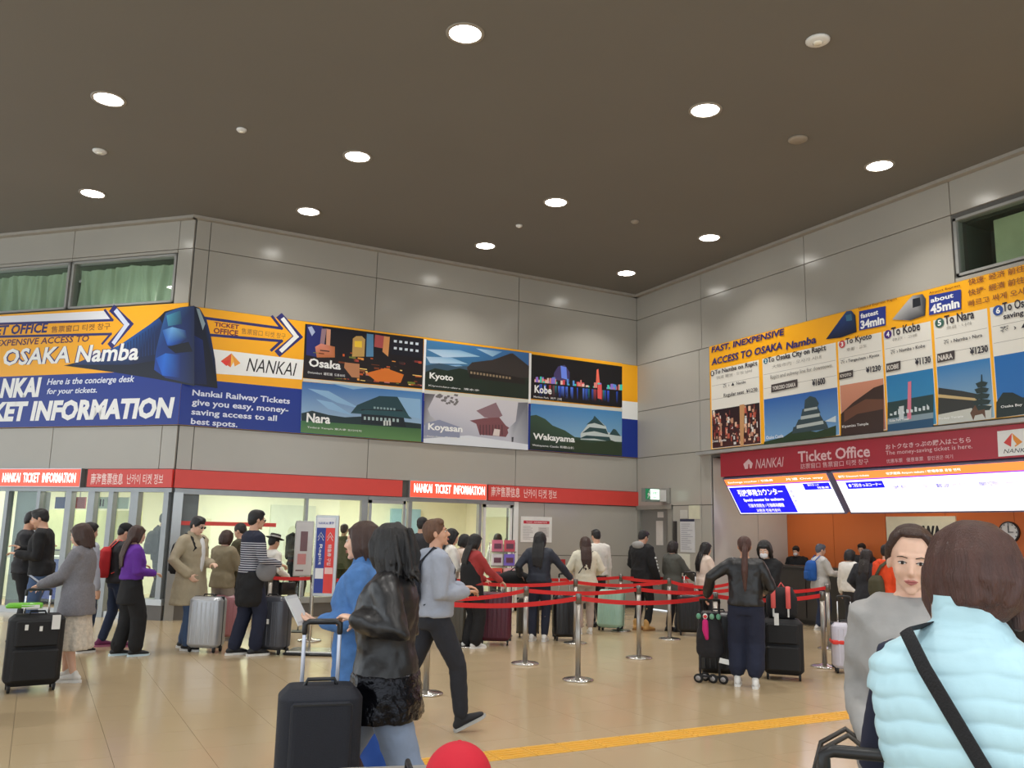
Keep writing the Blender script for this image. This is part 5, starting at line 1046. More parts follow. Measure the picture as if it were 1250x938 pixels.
# ================================================================== LUGGAGE
def shade(name, c, rough=.35, **k): return mat('case_'+name, c, rough=rough, var=.05, **k)
def suitcase(x, y, rz, w, d, h, m, label, handle=0.0, hard=True, extra=None, tilt=0, name='suitcase', trimm=None, metalh=None):
    """w across, d deep, standing on four wheels; +Y is its back (the telescopic handle side)."""
    e = empty(name, (x, y, 0), rz, label, 'suitcase'); e.rotation_euler = (math.radians(tilt), 0, rz)
    z0 = .055; tm_ = trimm or BLACKP
    b = MB().rbox(-w/2, w/2, -d/2, d/2, z0, z0+h, min(w, d)*.28, 6); o = b.build('shell', m, e, True); bevel(o, .006, 2)
    if hard:
        for k in range(int(w/.06)-1):
            x_ = -w/2+.07+k*.06
            if x_ > w/2-.06: break
            MB().rbox(x_-.010, x_+.010, -d/2-.006, -d/2+.02, z0+.06, z0+h-.06, .006, 2).build('rib', m, e)
        MB().rbox(-w/2-.004, w/2+.004, -.008, .008, z0-.003, z0+h+.004, .004, 2).build('zip_band', tm_, e)
    else:
        MB().rbox(-w/2+.04, w/2-.04, -d/2-.045, -d/2+.02, z0+.05, z0+h*.52, .03, 3).build('front_pocket', m, e); MB().rbox(-w/2+.05, w/2-.05, -d/2-.03, -d/2+.02, z0+h*.56, z0+h-.05, .025, 3).build('front_pocket', m, e)
        for q in (h*.52, h-.05): MB().box(-w/2+.06, w/2-.06, -d/2-.032, -d/2-.028, z0+q-.012, z0+q-.004).build('zip', tm_, e)
    for sx in (1, -1):
        for sy in (1, -1):
            q = MB(); q.box(sx*(w/2-.05)-.014, sx*(w/2-.05)+.014, sy*(d/2-.05)-.02, sy*(d/2-.05)+.02, .035, z0+.01); wh = q.build('wheel_fork', BLACKP, e)
            MB().lathe([(.026, -.011), (.028, 0), (.026, .011)], n=14).xf(TR(sx*(w/2-.05), sy*(d/2-.05), .028) @ RY(90)).build('wheel', BLACKR, wh, True)
    MB().tube([(-.07, 0, z0+h), (-.06, 0, z0+h+.025), (.06, 0, z0+h+.025), (.07, 0, z0+h)], .009, 8).build('carry_handle', tm_, e, True)
    if handle:
        hh = z0+h+handle; mm = metalh or STEEL; hx = min(.12, w*.22)
        for s in (1, -1): MB().tube([(s*hx, d/2-.035, z0+h-.05), (s*hx, d/2-.035, hh-.02)], .0095, 10).build('handle_tube', mm, e, True)
        MB().tube([(-hx, d/2-.035, hh-.05), (-hx, d/2-.035, hh-.01), (-hx+.02, d/2-.035, hh), (hx-.02, d/2-.035, hh), (hx, d/2-.035, hh-.01), (hx, d/2-.035, hh-.05)], .014, 10).build('grip', BLACKP, e, True)
    if extra: extra(e, w, d, h, z0)
    return e
def belts_on(m, frac=.5, wide=.03, name='strap'):
    def f(e, w, d, h, z0): MB().rbox(-w/2-.008, w/2+.008, -d/2-.010, d/2+.010, z0+h*frac-wide, z0+h*frac+wide, .02, 3).build(name, m, e)
    return f
def vband(m, name='strap', wide=.028, off=0):
    def f(e, w, d, h, z0): MB().rbox(off-wide, off+wide, -d/2-.012, d/2+.012, z0-.006, z0+h+.008, .01, 2).build(name, m, e)
    return f
def tags_on(pts):
    def f(e, w, d, h, z0):
        for (tx, tz, tw, th) in pts: MB().box(tx-tw/2, tx+tw/2, -d/2-.050, -d/2-.046, z0+h*tz, z0+h*tz+th).build('baggage_tag', WHITE, e)
    return f
def both(*fs):
    def f(*a):
        for q in fs: q(*a)
    return f
SILVER = shade('silver', rgb(178, 180, 184), .28, metal=.35); PINK = shade('pink', rgb(176, 120, 128)); GRAPH = shade('graphite', rgb(74, 76, 84), .3, metal=.2); NAVYC = mat('case_navy_cloth', rgb(17, 21, 33), rough=.75, var=.08, bump=.3, bscale=160); BLACKC = mat('case_black_cloth', rgb(20, 20, 23), rough=.7, var=.08, bump=.3, bscale=160)
BURG = shade('burgundy', rgb(84, 28, 48)); MINT = shade('mint', rgb(160, 196, 180)); BLKH = shade('black', rgb(24, 24, 27)); PALE = shade('pale_lilac', rgb(206, 202, 214)); OLV = shade('olive', rgb(74, 68, 56))
def azf(p): return math.atan2(p[0], p[1])
def place(px, py): q = floor_at(px, py); return q.x, q.y
# left side
x, y = place(36, 843); L1 = suitcase(x, y, -azf((x, y))+math.radians(6), .47, .30, .64, BLACKC, 'large black cloth suitcase with white tags and a green packet, at the left edge', .22, False, tags_on([(.14, .80, .07, .13), (-.10, .80, .028, .05), (.02, .78, .025, .045)]))
x2, y2 = x-.62, y+.18; suitcase(x2, y2, -azf((x2, y2)), .40, .26, .62, BLACKC, 'black suitcase cut off by the left picture edge', .38, False)
gp = empty('snack_packet', (x-.12, y-.02, .72+.055-.02), -azf((x, y)), 'bright green packet lying on the black suitcase at the left edge', 'packet')
b = MB(); b.loft([(0, .15, .07, 0, 0), (.02, .16, .08, 0, 0), (.045, .14, .06, .01, 0)], 16, 3); b.build('packet', mat('green_foil', rgb(110, 190, 50), rough=.3, bump=.5, bscale=20), gp, True); MB().box(-.02, .13, -.075, -.068, .0, .03).build('label_patch', WHITE, gp)
MB().box(.02, .2, -.06, .05, -.012, -.004).build('paper_sheet', WHITE, gp)
x, y = place(250, 796); suitcase(x, y, -azf((x, y))+math.radians(-28), .42, .27, .62, SILVER, 'silver ribbed suitcase beside the man in the beige trench coat', .0)
x, y = place(274, 782); suitcase(x, y, -azf((x, y))+math.radians(10), .36, .24, .56, PINK, 'dusty pink suitcase behind the silver one', .0)
x, y = place(329, 798); suitcase(x, y, -azf((x, y))+math.radians(-30), .46, .30, .64, GRAPH, 'graphite grey ribbed suitcase beside the man in the striped sweater', .0, extra=tags_on([(.06, .5, .03, .06)]))
# centre
d_ = 4.22; q = at_dist(391, 850, d_); az = azf((q.x, q.y)); BIG = suitcase(q.x, q.y, -az+math.radians(4), .37, .28, .79, NAVYC, 'big dark navy cloth suitcase pulled by the woman in the black coat', .27, False, metalh=mat('handle_pale', rgb(196, 200, 214), rough=.3, metal=.4))
x, y = place(604, 787); suitcase(x, y, -azf((x, y)), .45, .30, .66, BURG, 'burgundy ribbed suitcase by the woman in red', .0)
x, y = place(690, 782); suitcase(x, y, -azf((x, y))+math.radians(12), .38, .26, .60, BLKH, 'black hard suitcase beside the woman in the navy jacket', .30)
x, y = place(644, 778); suitcase(x, y, -azf((x, y)), .34, .24, .52, OLV, 'olive brown suitcase behind the burgundy one', .0)
x, y = place(532, 790); suitcase(x+.25, y, -azf((x, y)), .34, .24, .62, OLV, 'taupe suitcase between the jeans woman and the woman in red', .0)
x, y = place(745, 771); suitcase(x, y, -azf((x, y))+math.radians(-18), .42, .28, .60, MINT, 'mint green suitcase leaning beside a queue post', .0, tilt=-8)
x, y = place(843, 776); suitcase(x, y, -azf((x, y)), .40, .27, .58, BLKH, 'black suitcase beside the woman in the grey green coat', .34)
x, y = place(893, 832); suitcase(x+.05, y+.25, -azf((x, y)), .44, .30, .66, BLKH, 'black suitcase behind the folded stroller', .0)
x, y = place(957, 829); q957 = (x, y); suitcase(x, y, -azf((x, y)), .44, .30, .60, BLACKC, 'black suitcase carrying the coral strapped backpack', .0, False, tags_on([(-.06, .90, .05, .13)]))
x, y = place(1035, 822); suitcase(x, y, -azf((x, y))+math.radians(8), .34, .25, .52, PALE, 'pale lilac suitcase with black strap and red ribbon', .30, extra=both(vband(BLACKP, 'strap', .026, .03), belts_on(mat('red_ribbon', rgb(228, 60, 50), rough=.6), .58, .024, 'ribbon')))
# backpack with coral straps on top of the black suitcase
bp = empty('backpack', (q957[0], q957[1], .66), -azf(q957), 'black backpack with coral straps on top of the black suitcase', 'backpack')
b = MB(); b.loft([(0, .14, .07, 0, 0), (.06, .17, .09, 0, 0), (.22, .17, .09, 0, 0), (.34, .12, .06, 0, 0)], 20, 3); b.build('pack_body', mat('pack_black', rgb(26, 26, 30), rough=.8, bump=.2, bscale=60), bp, True)
CORAL = mat('coral_strap', rgb(226, 96, 92), rough=.7, bump=.2, bscale=80)
for s in (-.09, .07): MB().tube([(s, -.07, .31), (s, -.12, .35), (s, -.14, .28), (s, -.13, .12)], [(.026, .010)]*4, 10, up=(1, 0, 0)).build('shoulder_strap', CORAL, bp, True); MB().tube([(s, -.13, .12), (s, -.11, .02)], [(.010, .003)]*2, 8, up=(1, 0, 0)).build('strap_tail', WHITE, bp)
MB().tube([(-.03, 0, .34), (0, 0, .39), (.03, 0, .34)], .009, 8).build('grab_loop', CORAL, bp, True)
# foreground: trolley handle, red cap's luggage
q = at_dist(1052, 900, 2.05); az = azf((q.x, q.y)); suitcase(q.x+.02, q.y, -az+math.radians(3), .40, .27, .66, BLKH, 'black trolley case with a raised handle in the lower right foreground', .37, metalh=BLACKP)
q = at_dist(500, 938, 2.75); az = azf((q.x, q.y)); suitcase(q.x, q.y, -az+math.radians(-84), .34, .56, .775, mat('case_grey_beige', rgb(150, 146, 140), rough=.4, var=.04), 'flat grey topped case at the bottom edge beside the red cap', .0, False)

# ================================================================== STROLLER
x, y = place(868, 834); az = azf((x, y)); st = empty('folded_stroller', (x, y, 0), -az, 'folded black stroller with small wheels and dangling toys', 'stroller'); st.scale = (1, 1, .87)
FR = mat('stroller_frame', rgb(36, 36, 40), rough=.35, metal=.5); SF = cloth('stroller_black', rgb(28, 26, 30)); MAG = cloth('magenta', rgb(196, 30, 110))
for sx in (-.11, .09):
    MB().tube([(sx, -.04, .08), (sx, 0, .55), (sx+.01, .05, .96)], .012, 8).build('frame_tube', FR, st, True); MB().tube([(sx, .12, .08), (sx, .08, .5), (sx+.01, .03, .82)], .011, 8).build('frame_tube', FR, st, True)
MB().tube([(-.10, .05, .96), (-.10, .0, 1.0), (-.02, -.01, 1.0)], .016, 8).build('grip', BLACKR, st, True); MB().tube([(.10, .05, .96), (.10, .0, 1.0), (.04, -.01, 1.0)], .016, 8).build('grip', BLACKR, st, True)
organic(MB().loft([(.30, .12, .09, 0, .03), (.36, .15, .10, 0, .03), (.56, .15, .11, 0, .03), (.72, .12, .09, 0, .03), (.84, .08, .05, 0, .03)], 18), 'seat_cloth', SF, st, .011, 1, .02, .5)
MB().tube([(-.05, -.06, .74), (-.05, -.075, .64), (-.035, -.08, .54)], [.03, .034, .02], 10).build('toy', MAG, st, True)
for k, c in enumerate((rgb(90, 150, 120), rgb(226, 226, 220), rgb(110, 160, 130), rgb(90, 150, 120))): MB().ell((-.12+.07*k, -.05, .80), (.026, .02, .036)).build('toy_bead', mat('bead_%d' % k, c, rough=.4), st, True)
MB().ell((-.05, -.072, .80), (.02, .006, .02)).build('toy_badge', mat('badge_red', rgb(210, 50, 50)), st, True)
MB().box(.03, .14, -.085, -.08, .27, .33).xf(RY(12)).build('name_tag', WHITE, st)
for sx, sy in ((-.13, -.04), (-.06, .10), (.02, -.02), (.13, -.05)):
    w_ = MB().lathe([(.036, -.012), (.052, -.012), (.055, 0), (.052, .012), (.036, .012)], n=20).xf(TR(sx, sy, .055) @ RZ(65) @ RY(90)).build('wheel', BLACKR, st, True); MB().lathe([(.030, -.013), (.034, 0), (.030, .013)], n=14).xf(TR(sx, sy, .055) @ RZ(65) @ RY(90)).build('hub', mat('hub_grey', rgb(150, 146, 146), rough=.4), w_, True)
MB().box(-.14, .14, -.03, -.01, .07, .09).build('axle', FR, st)

# ================================================================== POSTER STANDS
def quad_text(name, e, W_, z, h, t, m, y, bold=.02, x0=None, rot=False):
    v, f = text_mesh(t, bold, 0); mn, mx = v.min(0), v.max(0); mb = MB()
    if rot: s = h/(mx[0]-mn[0]); mb.add([(x0+(p[1]-mn[1])*W_/(mx[1]-mn[1])*1, y, z-(p[0]-mn[0])*s) for p in v], f)
    else: s = W_/(mx[0]-mn[0]); mb.add([(x0+(p[0]-mn[0])*s, y, z+(p[1]-mn[1])*h/(mx[1]-mn[1])) for p in v], f)
    return mb.build(name, m, e)
PB_, PR_, PW_ = mat('stand_blue', rgb(38, 60, 150), rough=.4), mat('stand_red', rgb(226, 62, 56), rough=.4), mat('stand_white', rgb(232, 232, 236), rough=.4)
x, y = place(391, 800); e = empty('poster_stand', (x+.02, y+.12, 0), -azf((x, y))+math.radians(-14), 'tall poster stand with a blue and red panel on a steel base plate', 'sign stand')
o = MB().rbox(-.40, .42, -.24, .22, 0.0, .035, .03, 3).build('base_plate', mat('base_plate_dark', rgb(70, 70, 70), rough=.25, metal=.7), e); MB().box(-.36, .38, -.2, .18, .035, .05).build('plate_rim', STEEL, e)
for sx in (-.135, .150): MB().tube([(sx, .02, .04), (sx, .02, 1.70)], .014, 10).build('upright', STEEL, e, True)
MB().rbox(-.135, .16, .0, .04, .70, 1.72, .01, 2).build('frame', ALU, e)
MB().box(-.118, .0, -.006, 0, .74, 1.56).build('blue_panel', PB_, e); MB().box(.0, .118, -.006, 0, .74, 1.56).build('red_panel', PR_, e); MB().box(-.118, .118, -.006, 0, 1.56, 1.69).build('top_panel', PW_, e)
quad_text('lettering', e, .2, 1.60, .04, 'NANKAI 南海', PB_, -.008, .01, -.1)
for s_, cx in ((1, -.06), (1, .06)):
    MB().tube([(cx-.035, -.007, 1.44), (cx, -.007, 1.50), (cx+.035, -.007, 1.44)], [(.004, .012)]*3, 6).build('chevron', PW_, e); MB().tube([(cx-.035, -.007, 1.40), (cx, -.007, 1.46), (cx+.035, -.007, 1.40)], [(.004, .012)]*3, 6).build('chevron', PW_, e)
quad_text('lettering', e, .05, 1.35, .26, 'Rapi:t', PW_, -.008, .01, -.085, True); quad_text('lettering', e, .05, 1.35, .26, '特急券 구입', PW_, -.008, .01, .035, True)
MB().box(-.11, -.005, -.008, -.006, .92, 1.05).build('white_patch', PW_, e); MB().box(.012, .112, -.008, -.006, .98, 1.06).build('white_patch', mat('patch_pink', rgb(240, 200, 196)), e)
x, y = place(365, 772); e = empty('poster_stand', (x, y+.05, 0), -azf((x, y))+math.radians(12), 'slim pale poster stand behind the blue and red one', 'sign stand')
MB().tube([(0, .03, .02), (0, .03, .85)], .012, 8).build('upright', STEEL, e, True); MB().lathe([(.15, 0), (.15, .012), (.02, .02)], n=20).build('base_plate', BLACKP, e); MB().rbox(-.13, .15, .0, .03, .82, 1.66, .01, 2).build('frame', mat('frame_pale', rgb(180, 180, 178), rough=.4), e)
MB().box(-.12, .14, -.004, 0, .84, 1.64).build('poster', mat('poster_pale', rgb(206, 204, 204), rough=.4), e); MB().box(-.05, .06, -.006, -.004, 1.2, 1.5).build('poster_figure', mat('figure_dark', rgb(120, 90, 96)), e); MB().box(-.08, .05, -.0065, -.004, 1.0, 1.16).build('poster_figure', mat('figure_pink', rgb(206, 140, 140)), e)
MB().box(-.10, .02, -.006, -.004, .90, .92).build('poster_line', BROW if False else mat('figure_dark', None), e)
# leaflet rack in the display bay
x_ = PA.uv(604, 690)[0]; e = empty('leaflet_rack', (x_, YA-.35, 0), 0, 'steel rack of pink and violet leaflets beside the display bay', 'rack')
for s in (-.28, .28): MB().tube([(s, .05, 0), (s, .05, 1.35)], .012, 8).build('upright', STEEL, e, True)
MB().box(-.28, .28, .0, .16, 0, .02).build('foot', STEEL, e)
cols = [rgb(214, 120, 150), rgb(206, 90, 110), rgb(220, 216, 224), rgb(130, 110, 210), rgb(226, 90, 80), rgb(230, 180, 190)]
for r_ in range(3):
    MB().box(-.28, .28, -.02, .08, .62+.27*r_, .64+.27*r_).build('shelf', STEEL, e)
    for c_ in range(2): 
        lf = empty('leaflet_stack', (x_-.14+.27*c_, YA-.37, .64+.27*r_), 0, '%s leaflets in the %s row of the rack, %s side' % (('red', 'pink', 'white', 'violet', 'rose', 'dark pink')[(r_*2+c_) % 6], ('bottom', 'middle', 'top')[r_], ('left', 'right')[c_]), 'leaflets', 'leaflets in the rack')
        MB().box(-.11, .11, -.01, .04, 0, .22).build('cover', mat('leaflet_%d' % ((r_*2+c_) % 6), (cols[4], cols[5], cols[2], cols[3], cols[0], cols[1])[(r_*2+c_) % 6], rough=.4), lf)
        MB().box(-.08, .08, -.014, -.01, .05, .15).build('cover_picture', mat('leaflet_picture', rgb(110, 70, 90), rough=.4), lf)
PI2 = Plane(PD.pt(0, 0, -1.9), (1, -1, 0), (-1, -1, 0))
def inner(x0, x1, y0, y1): a, v1 = PI2.uv(x0, y0); b, _ = PI2.uv(x1, (y0+y1)/2); _, v0 = PI2.uv(x0, y1); return a, b, v0, v1
a, b, v0, v1 = inner(38, 168, 622, 670)
struct('wall_shop_screen', MB().pbox(PI2, a, b, 0.0, v0, -0.12, -0.04), mat('beige_low_panel', rgb(168, 164, 136), rough=.6)); ws = bpy.data.objects['wall_shop_screen']
for x0, x1 in ((38, 78), (80, 108), (110, 136), (138, 168)):
    q0, q1, _, _ = inner(x0, x1, 622, 670); MB().pbox(PI2, q0, q1, v0, v1, -0.10, -0.05).build('panel', mat('pale_yellow_panel', rgb(226, 226, 170), rough=.6), ws); MB().pbox(PI2, q0, q1, v0-.03, v0, -0.05, 0.0).build('ledge', DARKM, ws)
a, b, v0, v1 = inner(36, 122, 680, 738)
e = empty('help_desk', PI2.pt((a+b)/2, 0, 0.3), 0, 'blue fronted service desk behind the left glass doors', 'counter')
under(e, MB().pbox(PI2, a, b, .1, v1, .05, .45).build('body', mat('desk_blue', rgb(28, 60, 170), rough=.4), None)); under(e, MB().pbox(PI2, a, b, v1*.62, v1*.66, .45, .457).build('trim_line', WHITE, None)); under(e, MB().pbox(PI2, a-.04, b+.04, v1, v1+.05, 0.0, .5).build('counter_top', WHITE, None)); under(e, MB().pbox(PI2, a, b, 0, .1, .1, .4).build('plinth', DARKM, None))
MB().pbox(PD, PD.uv(9, 660)[0], PD.uv(34, 660)[0], 0.1, 2.1, -0.40, -0.10).build('solid_pillar', mat('pillar_grey', rgb(140, 144, 146), rough=.4), bpy.data.objects['door_2'])
for k, (a, b_, c, lb) in enumerate(((68, 89, rgb(30, 50, 150), 'deep blue hanging sign behind the left glass doors'), (90, 104, rgb(190, 60, 60), 'red hanging sign behind the left glass doors'), (114, 157, rgb(206, 222, 210), 'pale green hanging sign with dark bars behind the glass doors'))):
    PI3 = Plane(PD.pt(0, 0, -.8), (1, -1, 0), (-1, -1, 0)); u0_, v1_ = PI3.uv(a, 607); u1_, _ = PI3.uv(b_, 612); _, v0_ = PI3.uv(a, 621)
    e = empty('hanging_sign', PI3.pt((u0_+u1_)/2, v0_, 0), 0, lb, 'sign'); under(e, MB().pbox(PI3, u0_, u1_, v0_, v1_, -.03, 0).build('panel_face', mat('hang_%d' % k, c, rough=.4), None))
    under(e, MB().pbox(PI3, (u0_+u1_)/2-.01, (u0_+u1_)/2+.01, v1_, 2.72, -.02, -.01).build('hanger', ALU, None))
    if k == 2:
        for q in range(4): under(e, MB().pbox(PI3, u0_+.04+.06*q, u0_+.07+.06*q, v0_+.04, v1_-.04, 0, .004).build('bar_mark', DARKM, None))
# door frame on the inner back wall
struct('trim_13', MB().box(5.0, 6.1, 21.5, 21.6, 0, 2.1), mat('inner_door', rgb(206, 212, 196), rough=.5)); struct('trim_14', MB().box(8.1, 8.9, 21.45, 21.6, .9, 2.1), mat('inner_panel_blue', rgb(150, 190, 210), rough=.4))
# ================================================================== THE PEOPLE IN VIEW
def head_px(px, dist): q = at_dist(px, 648, dist); return q.x, q.y
SH_W = ('low', mat('shoe_white', rgb(222, 220, 216), rough=.5), mat('sole_white2', rgb(230, 228, 224), rough=.5)); SH_K = ('low', mat('shoe_black', rgb(26, 26, 30), rough=.5), mat('sole_white2', None)); SH_D = ('low', mat('shoe_black', None), BLACKR)
SH_T = ('boot', mat('boot_tan', rgb(196, 150, 88), rough=.7), mat('sole_gum', rgb(150, 110, 66), rough=.7)); SH_P = ('low', mat('shoe_purple', rgb(120, 40, 90), rough=.6), mat('sole_pink', rgb(200, 120, 150)))
DEN = cloth('denim_dark', rgb(40, 52, 78)); DENM = cloth('denim_mid', rgb(66, 88, 124)); DENL = cloth('denim_light', rgb(128, 142, 166)); BLK = cloth('black', rgb(22, 22, 25)); NVY = cloth('navy', rgb(26, 32, 54)); CHAR = cloth('charcoal', rgb(48, 48, 52))
GREYJ = cloth('grey_tweed', rgb(122, 120, 126), scale=60, var=.12); LGREY = cloth('light_grey', rgb(168, 170, 180)); PURP = cloth('purple', rgb(98, 44, 150)); TRENCH = cloth('trench_beige', rgb(168, 156, 132)); OLIVE = cloth('olive', rgb(74, 70, 50)); KHAKI = cloth('khaki', rgb(140, 128, 104))
WHT = cloth('white', rgb(226, 222, 214)); CREAMC = cloth('cream_knit', rgb(220, 214, 194), bump=.5, bscale=90); REDC = cloth('red', rgb(168, 46, 52)); REDK = cloth('brick_red', rgb(160, 54, 54)); PINKC = cloth('pale_pink', rgb(224, 204, 190)); GGREEN = cloth('grey_green', rgb(84, 84, 78)); TAUPE = cloth('taupe', rgb(120, 108, 96)); ORNG = cloth('orange', rgb(236, 76, 30)); LBLUE = cloth('light_blue', rgb(170, 184, 206)); LEATH = cloth('black_leather', rgb(26, 25, 27), rough=.38, bump=.35, bscale=14); DBLUE = cloth('denim_shirt', rgb(74, 118, 176), scale=22, var=.16); SLATE = cloth('slate_trousers', rgb(30, 36, 54)); BEIGET = cloth('pale_trousers', rgb(176, 160, 150)); ROSE = cloth('rose_grey', rgb(150, 140, 132))
def stripes():
    m = bpy.data.materials.new('cloth_breton_stripes'); m.use_nodes = True; nt = m.node_tree; N = nt.nodes; L = nt.links; b = N['Principled BSDF']; tc = N.new('ShaderNodeTexCoord'); sp = N.new('ShaderNodeSeparateXYZ'); L.new(tc.outputs['Object'], sp.inputs[0])
    a = N.new('ShaderNodeMath'); a.operation = 'MULTIPLY'; a.inputs[1].default_value = 1/.027; L.new(sp.outputs['Z'], a.inputs[0]); f = N.new('ShaderNodeMath'); f.operation = 'FRACT'; L.new(a.outputs[0], f.inputs[0])
    g = N.new('ShaderNodeMath'); g.operation = 'LESS_THAN'; g.inputs[1].default_value = .40; L.new(f.outputs[0], g.inputs[0]); t = N.new('ShaderNodeMath'); t.operation = 'LESS_THAN'; t.inputs[1].default_value = 1.36; L.new(sp.outputs['Z'], t.inputs[0])
    u = N.new('ShaderNodeMath'); u.operation = 'MULTIPLY'; L.new(g.outputs[0], u.inputs[0]); L.new(t.outputs[0], u.inputs[1]); mx = N.new('ShaderNodeMix'); mx.data_type = 'RGBA'; mx.inputs[6].default_value = rgb(30, 34, 54); mx.inputs[7].default_value = rgb(196, 196, 204); L.new(u.outputs[0], mx.inputs[0]); L.new(mx.outputs[2], b.inputs['Base Color']); b.inputs['Roughness'].default_value = .85; return m
G = None
BIG_GRIP = BIG.matrix_basis @ Vector((.17, .105, .055+.79+.27+.005)); STROLL_GRIP = Vector((st.location.x, st.location.y, 0))+Vector((-.03, 0, .93))
def T_(m, hem=.88, ease=.022, **k): return dict(m=m, hem=hem, ease=ease, **k)
PHR, PHL = (.13, .30, 1.12), (-.13, .30, 1.12)       # both hands before the chest
QL = 'people queueing by the ticket information window'; QM = 'people queueing between the belts'; QR = 'people at the ticket counter'
# ---- left group
p1 = person(place(40, 790), -80, 1.745, 'man in a black jacket and jeans looking down at his hands, far left', QL, 'm', 'warm', ('man', 'black'), T_(BLK, .86, .03), ('trousers', DENM, .01, .09), SH_K, armR=(.06, .23, 1.20), armL=(-.10, .24, 1.14), head=(16, 0), lean=4)
person(place(19, 785), 95, 1.71, 'person in dark clothes facing the man in the black jacket at the far left', QL, 'm', 'tan', ('man', 'black'), T_(CHAR, .88, .028), ('trousers', BLK, .01, .09), SH_D, armR=(.08, .22, 1.20), armL=(-.08, .22, 1.2), head=(18, 0))
person(head_px(-24, 8.2), 80, 1.62, 'person in a pale blue shirt cut off by the left picture edge', QL, 'f', 'fair', ('bob', 'dark'), T_(LBLUE, .86), ('trousers', GREYJ, .01, .09), SH_D)
x, y = place(84, 832); p3 = person((x, y), -72, 1.56, 'woman in a grey tweed jacket and white lace skirt beside the black suitcase', QL, 'f', 'fair', ('bigbob', 'brown', 1.3), T_(GREYJ, .70, .035, flare=.04), ('skirt', cloth('white_lace', rgb(206, 196, 182), bump=1.0, bscale=45, var=.2, scale=28), .34, .06), SH_W, armR=(.10, .33, 1.02), armL=(-.10, .35, 1.03), head=(20, 0), legs=(((.07, .07, 0), 0), ((-.08, -.06, 0), 0)))
phone(p3, (0, .46, 1.07), 'mobile phone held by the woman in the grey tweed jacket')
person(place(93, 797), 60, 1.575, 'person in a light grey sweater behind the woman in grey tweed', QL, 'm', 'warm', ('man', 'black'), T_(LGREY, .88, .03), ('trousers', DEN, .01, .09), SH_K, head=(10, 0))
x, y = place(136, 790); p5 = person((x, y), 78, 1.575, 'person in a black cap and red strapped pack, jeans and purple shoes', QL, 'm', 'warm', ('short', 'black'), T_(CHAR, .86, .028), ('trousers', DEN, .005, .09), SH_P, armR=(.14, .26, 1.1), head=(20, 0), extra=cap_extra(BLK), legs=(((.09, .08, 0), 0), ((-.09, -.12, 0), 0)))
backpack(p5, cloth('backpack_red', rgb(196, 44, 50)), 'red backpack worn by the person in the black cap', strap=mat('strap_bright_red', rgb(232, 62, 60), rough=.6))
x, y = place(152, 801); person((x, y), 74, 1.55, 'woman in a purple top and black skirt with long dark brown hair', QL, 'f', 'fair', ('long', 'brown'), T_(PURP, .98, .026), ('trousers', BLK, .035, .10), ('low', mat('shoe_black', None), mat('sole_bluewhite', rgb(206, 226, 236))), armR=(.10, .24, 1.06), armL=(-.10, .24, 1.06), head=(12, 0), legs=(((.09, .1, 0), 0), ((-.09, -.08, 0), 0)), extra=lambda o: organic(MB().loft([(.66, .20, .16, 0, 0), (.70, .20, .16, 0, 0), (.9, .19, .135, 0, 0), (1.0, .165, .12, 0, 0)], 20).xf(o['K']), 'over_skirt', BLK, o['e'], .013, 2, .01, .5))
x, y = place(226, 793); p7 = person((x, y), 128, 1.69, 'man in a long beige trench coat with sunglasses and a backpack', QL, 'm', 'fair', ('man', 'black'), T_(TRENCH, .56, .04, flare=.06, collar=True, fold=.02, shirt=mat('shirt_white', rgb(220, 220, 220), rough=.8)), ('trousers', DENM, .018, .09), SH_K, armR=(.20, .10, .95, (1, -.8, 0)), armL=(-.05, .26, 1.08), head=(20, 0), extra=glasses_extra(BLACKP), legs=(((.10, .10, 0), 0), ((-.10, -.12, 0), 0)))
backpack(p7, BLK, 'black backpack on the man in the trench coat')
person(place(266, 782), 40, 1.51, 'brown haired woman behind the silver suitcase, in a khaki jacket', QL, 'f', 'fair', ('bob', 'brown'), T_(KHAKI, .80, .035), ('trousers', ROSE, .02, .09), SH_W, armR=PHR, armL=PHL, head=(15, 0))
person(place(287, 776), -60, 1.62, 'person in a dark olive jacket behind the man in stripes', QL, 'f', 'warm', ('short', 'dark'), T_(OLIVE, .80, .035), ('trousers', BLK, .02, .09), SH_D, armR=PHR, armL=PHL, head=(22, 0))
x, y = place(300, 800); p10 = person((x, y), 68, 1.775, 'man in a navy sweater with white stripes, a black jacket round his waist', QL, 'm', 'warm', ('man', 'black'), dict(m=stripes(), hem=.94, ease=.022, name='striped_sweater', fold=.008), ('trousers', NVY, .02, .09), SH_K, armR=(.16, .26, 1.05), armL=(-.18, .24, 1.06), head=(6, 0), extra=glasses_extra(BLACKP), legs=(((.10, .06, 0), 0), ((-.09, -.12, 0), 0)))
je = carried(p10, 'tied_jacket', 'black jacket tied round the waist of the man in stripes', 'jacket'); organic(MB().loft([(.56, .17, .13, .02, -.02), (.62, .20, .15, .02, -.02), (.85, .205, .155, .01, -.01), (.97, .18, .13, 0, 0)], 20).xf(p10['K']), 'cloth', BLK, je, .013, 2, .03, .5)
gb = carried(p10, 'shoulder_bag', 'grey shoulder bag at the side of the man in stripes', 'bag'); b = MB(); b.ell((.20, .10, .98), (.06, .13, .13)); organic(b.xf(p10['K'] @ p10['Mu']), 'bag_body', cloth('bag_grey', rgb(120, 120, 124)), gb, .012, 2, .01, .5); MB().tube([(.2, .02, 1.08), (.12, .09, 1.30), (-.10, .05, 1.46), (-.17, -.06, 1.36)], [(.014, .003)]*4, 6).xf(p10['K'] @ p10['Mu']).build('strap', mat('strap_grey', rgb(110, 110, 114)), gb, True)
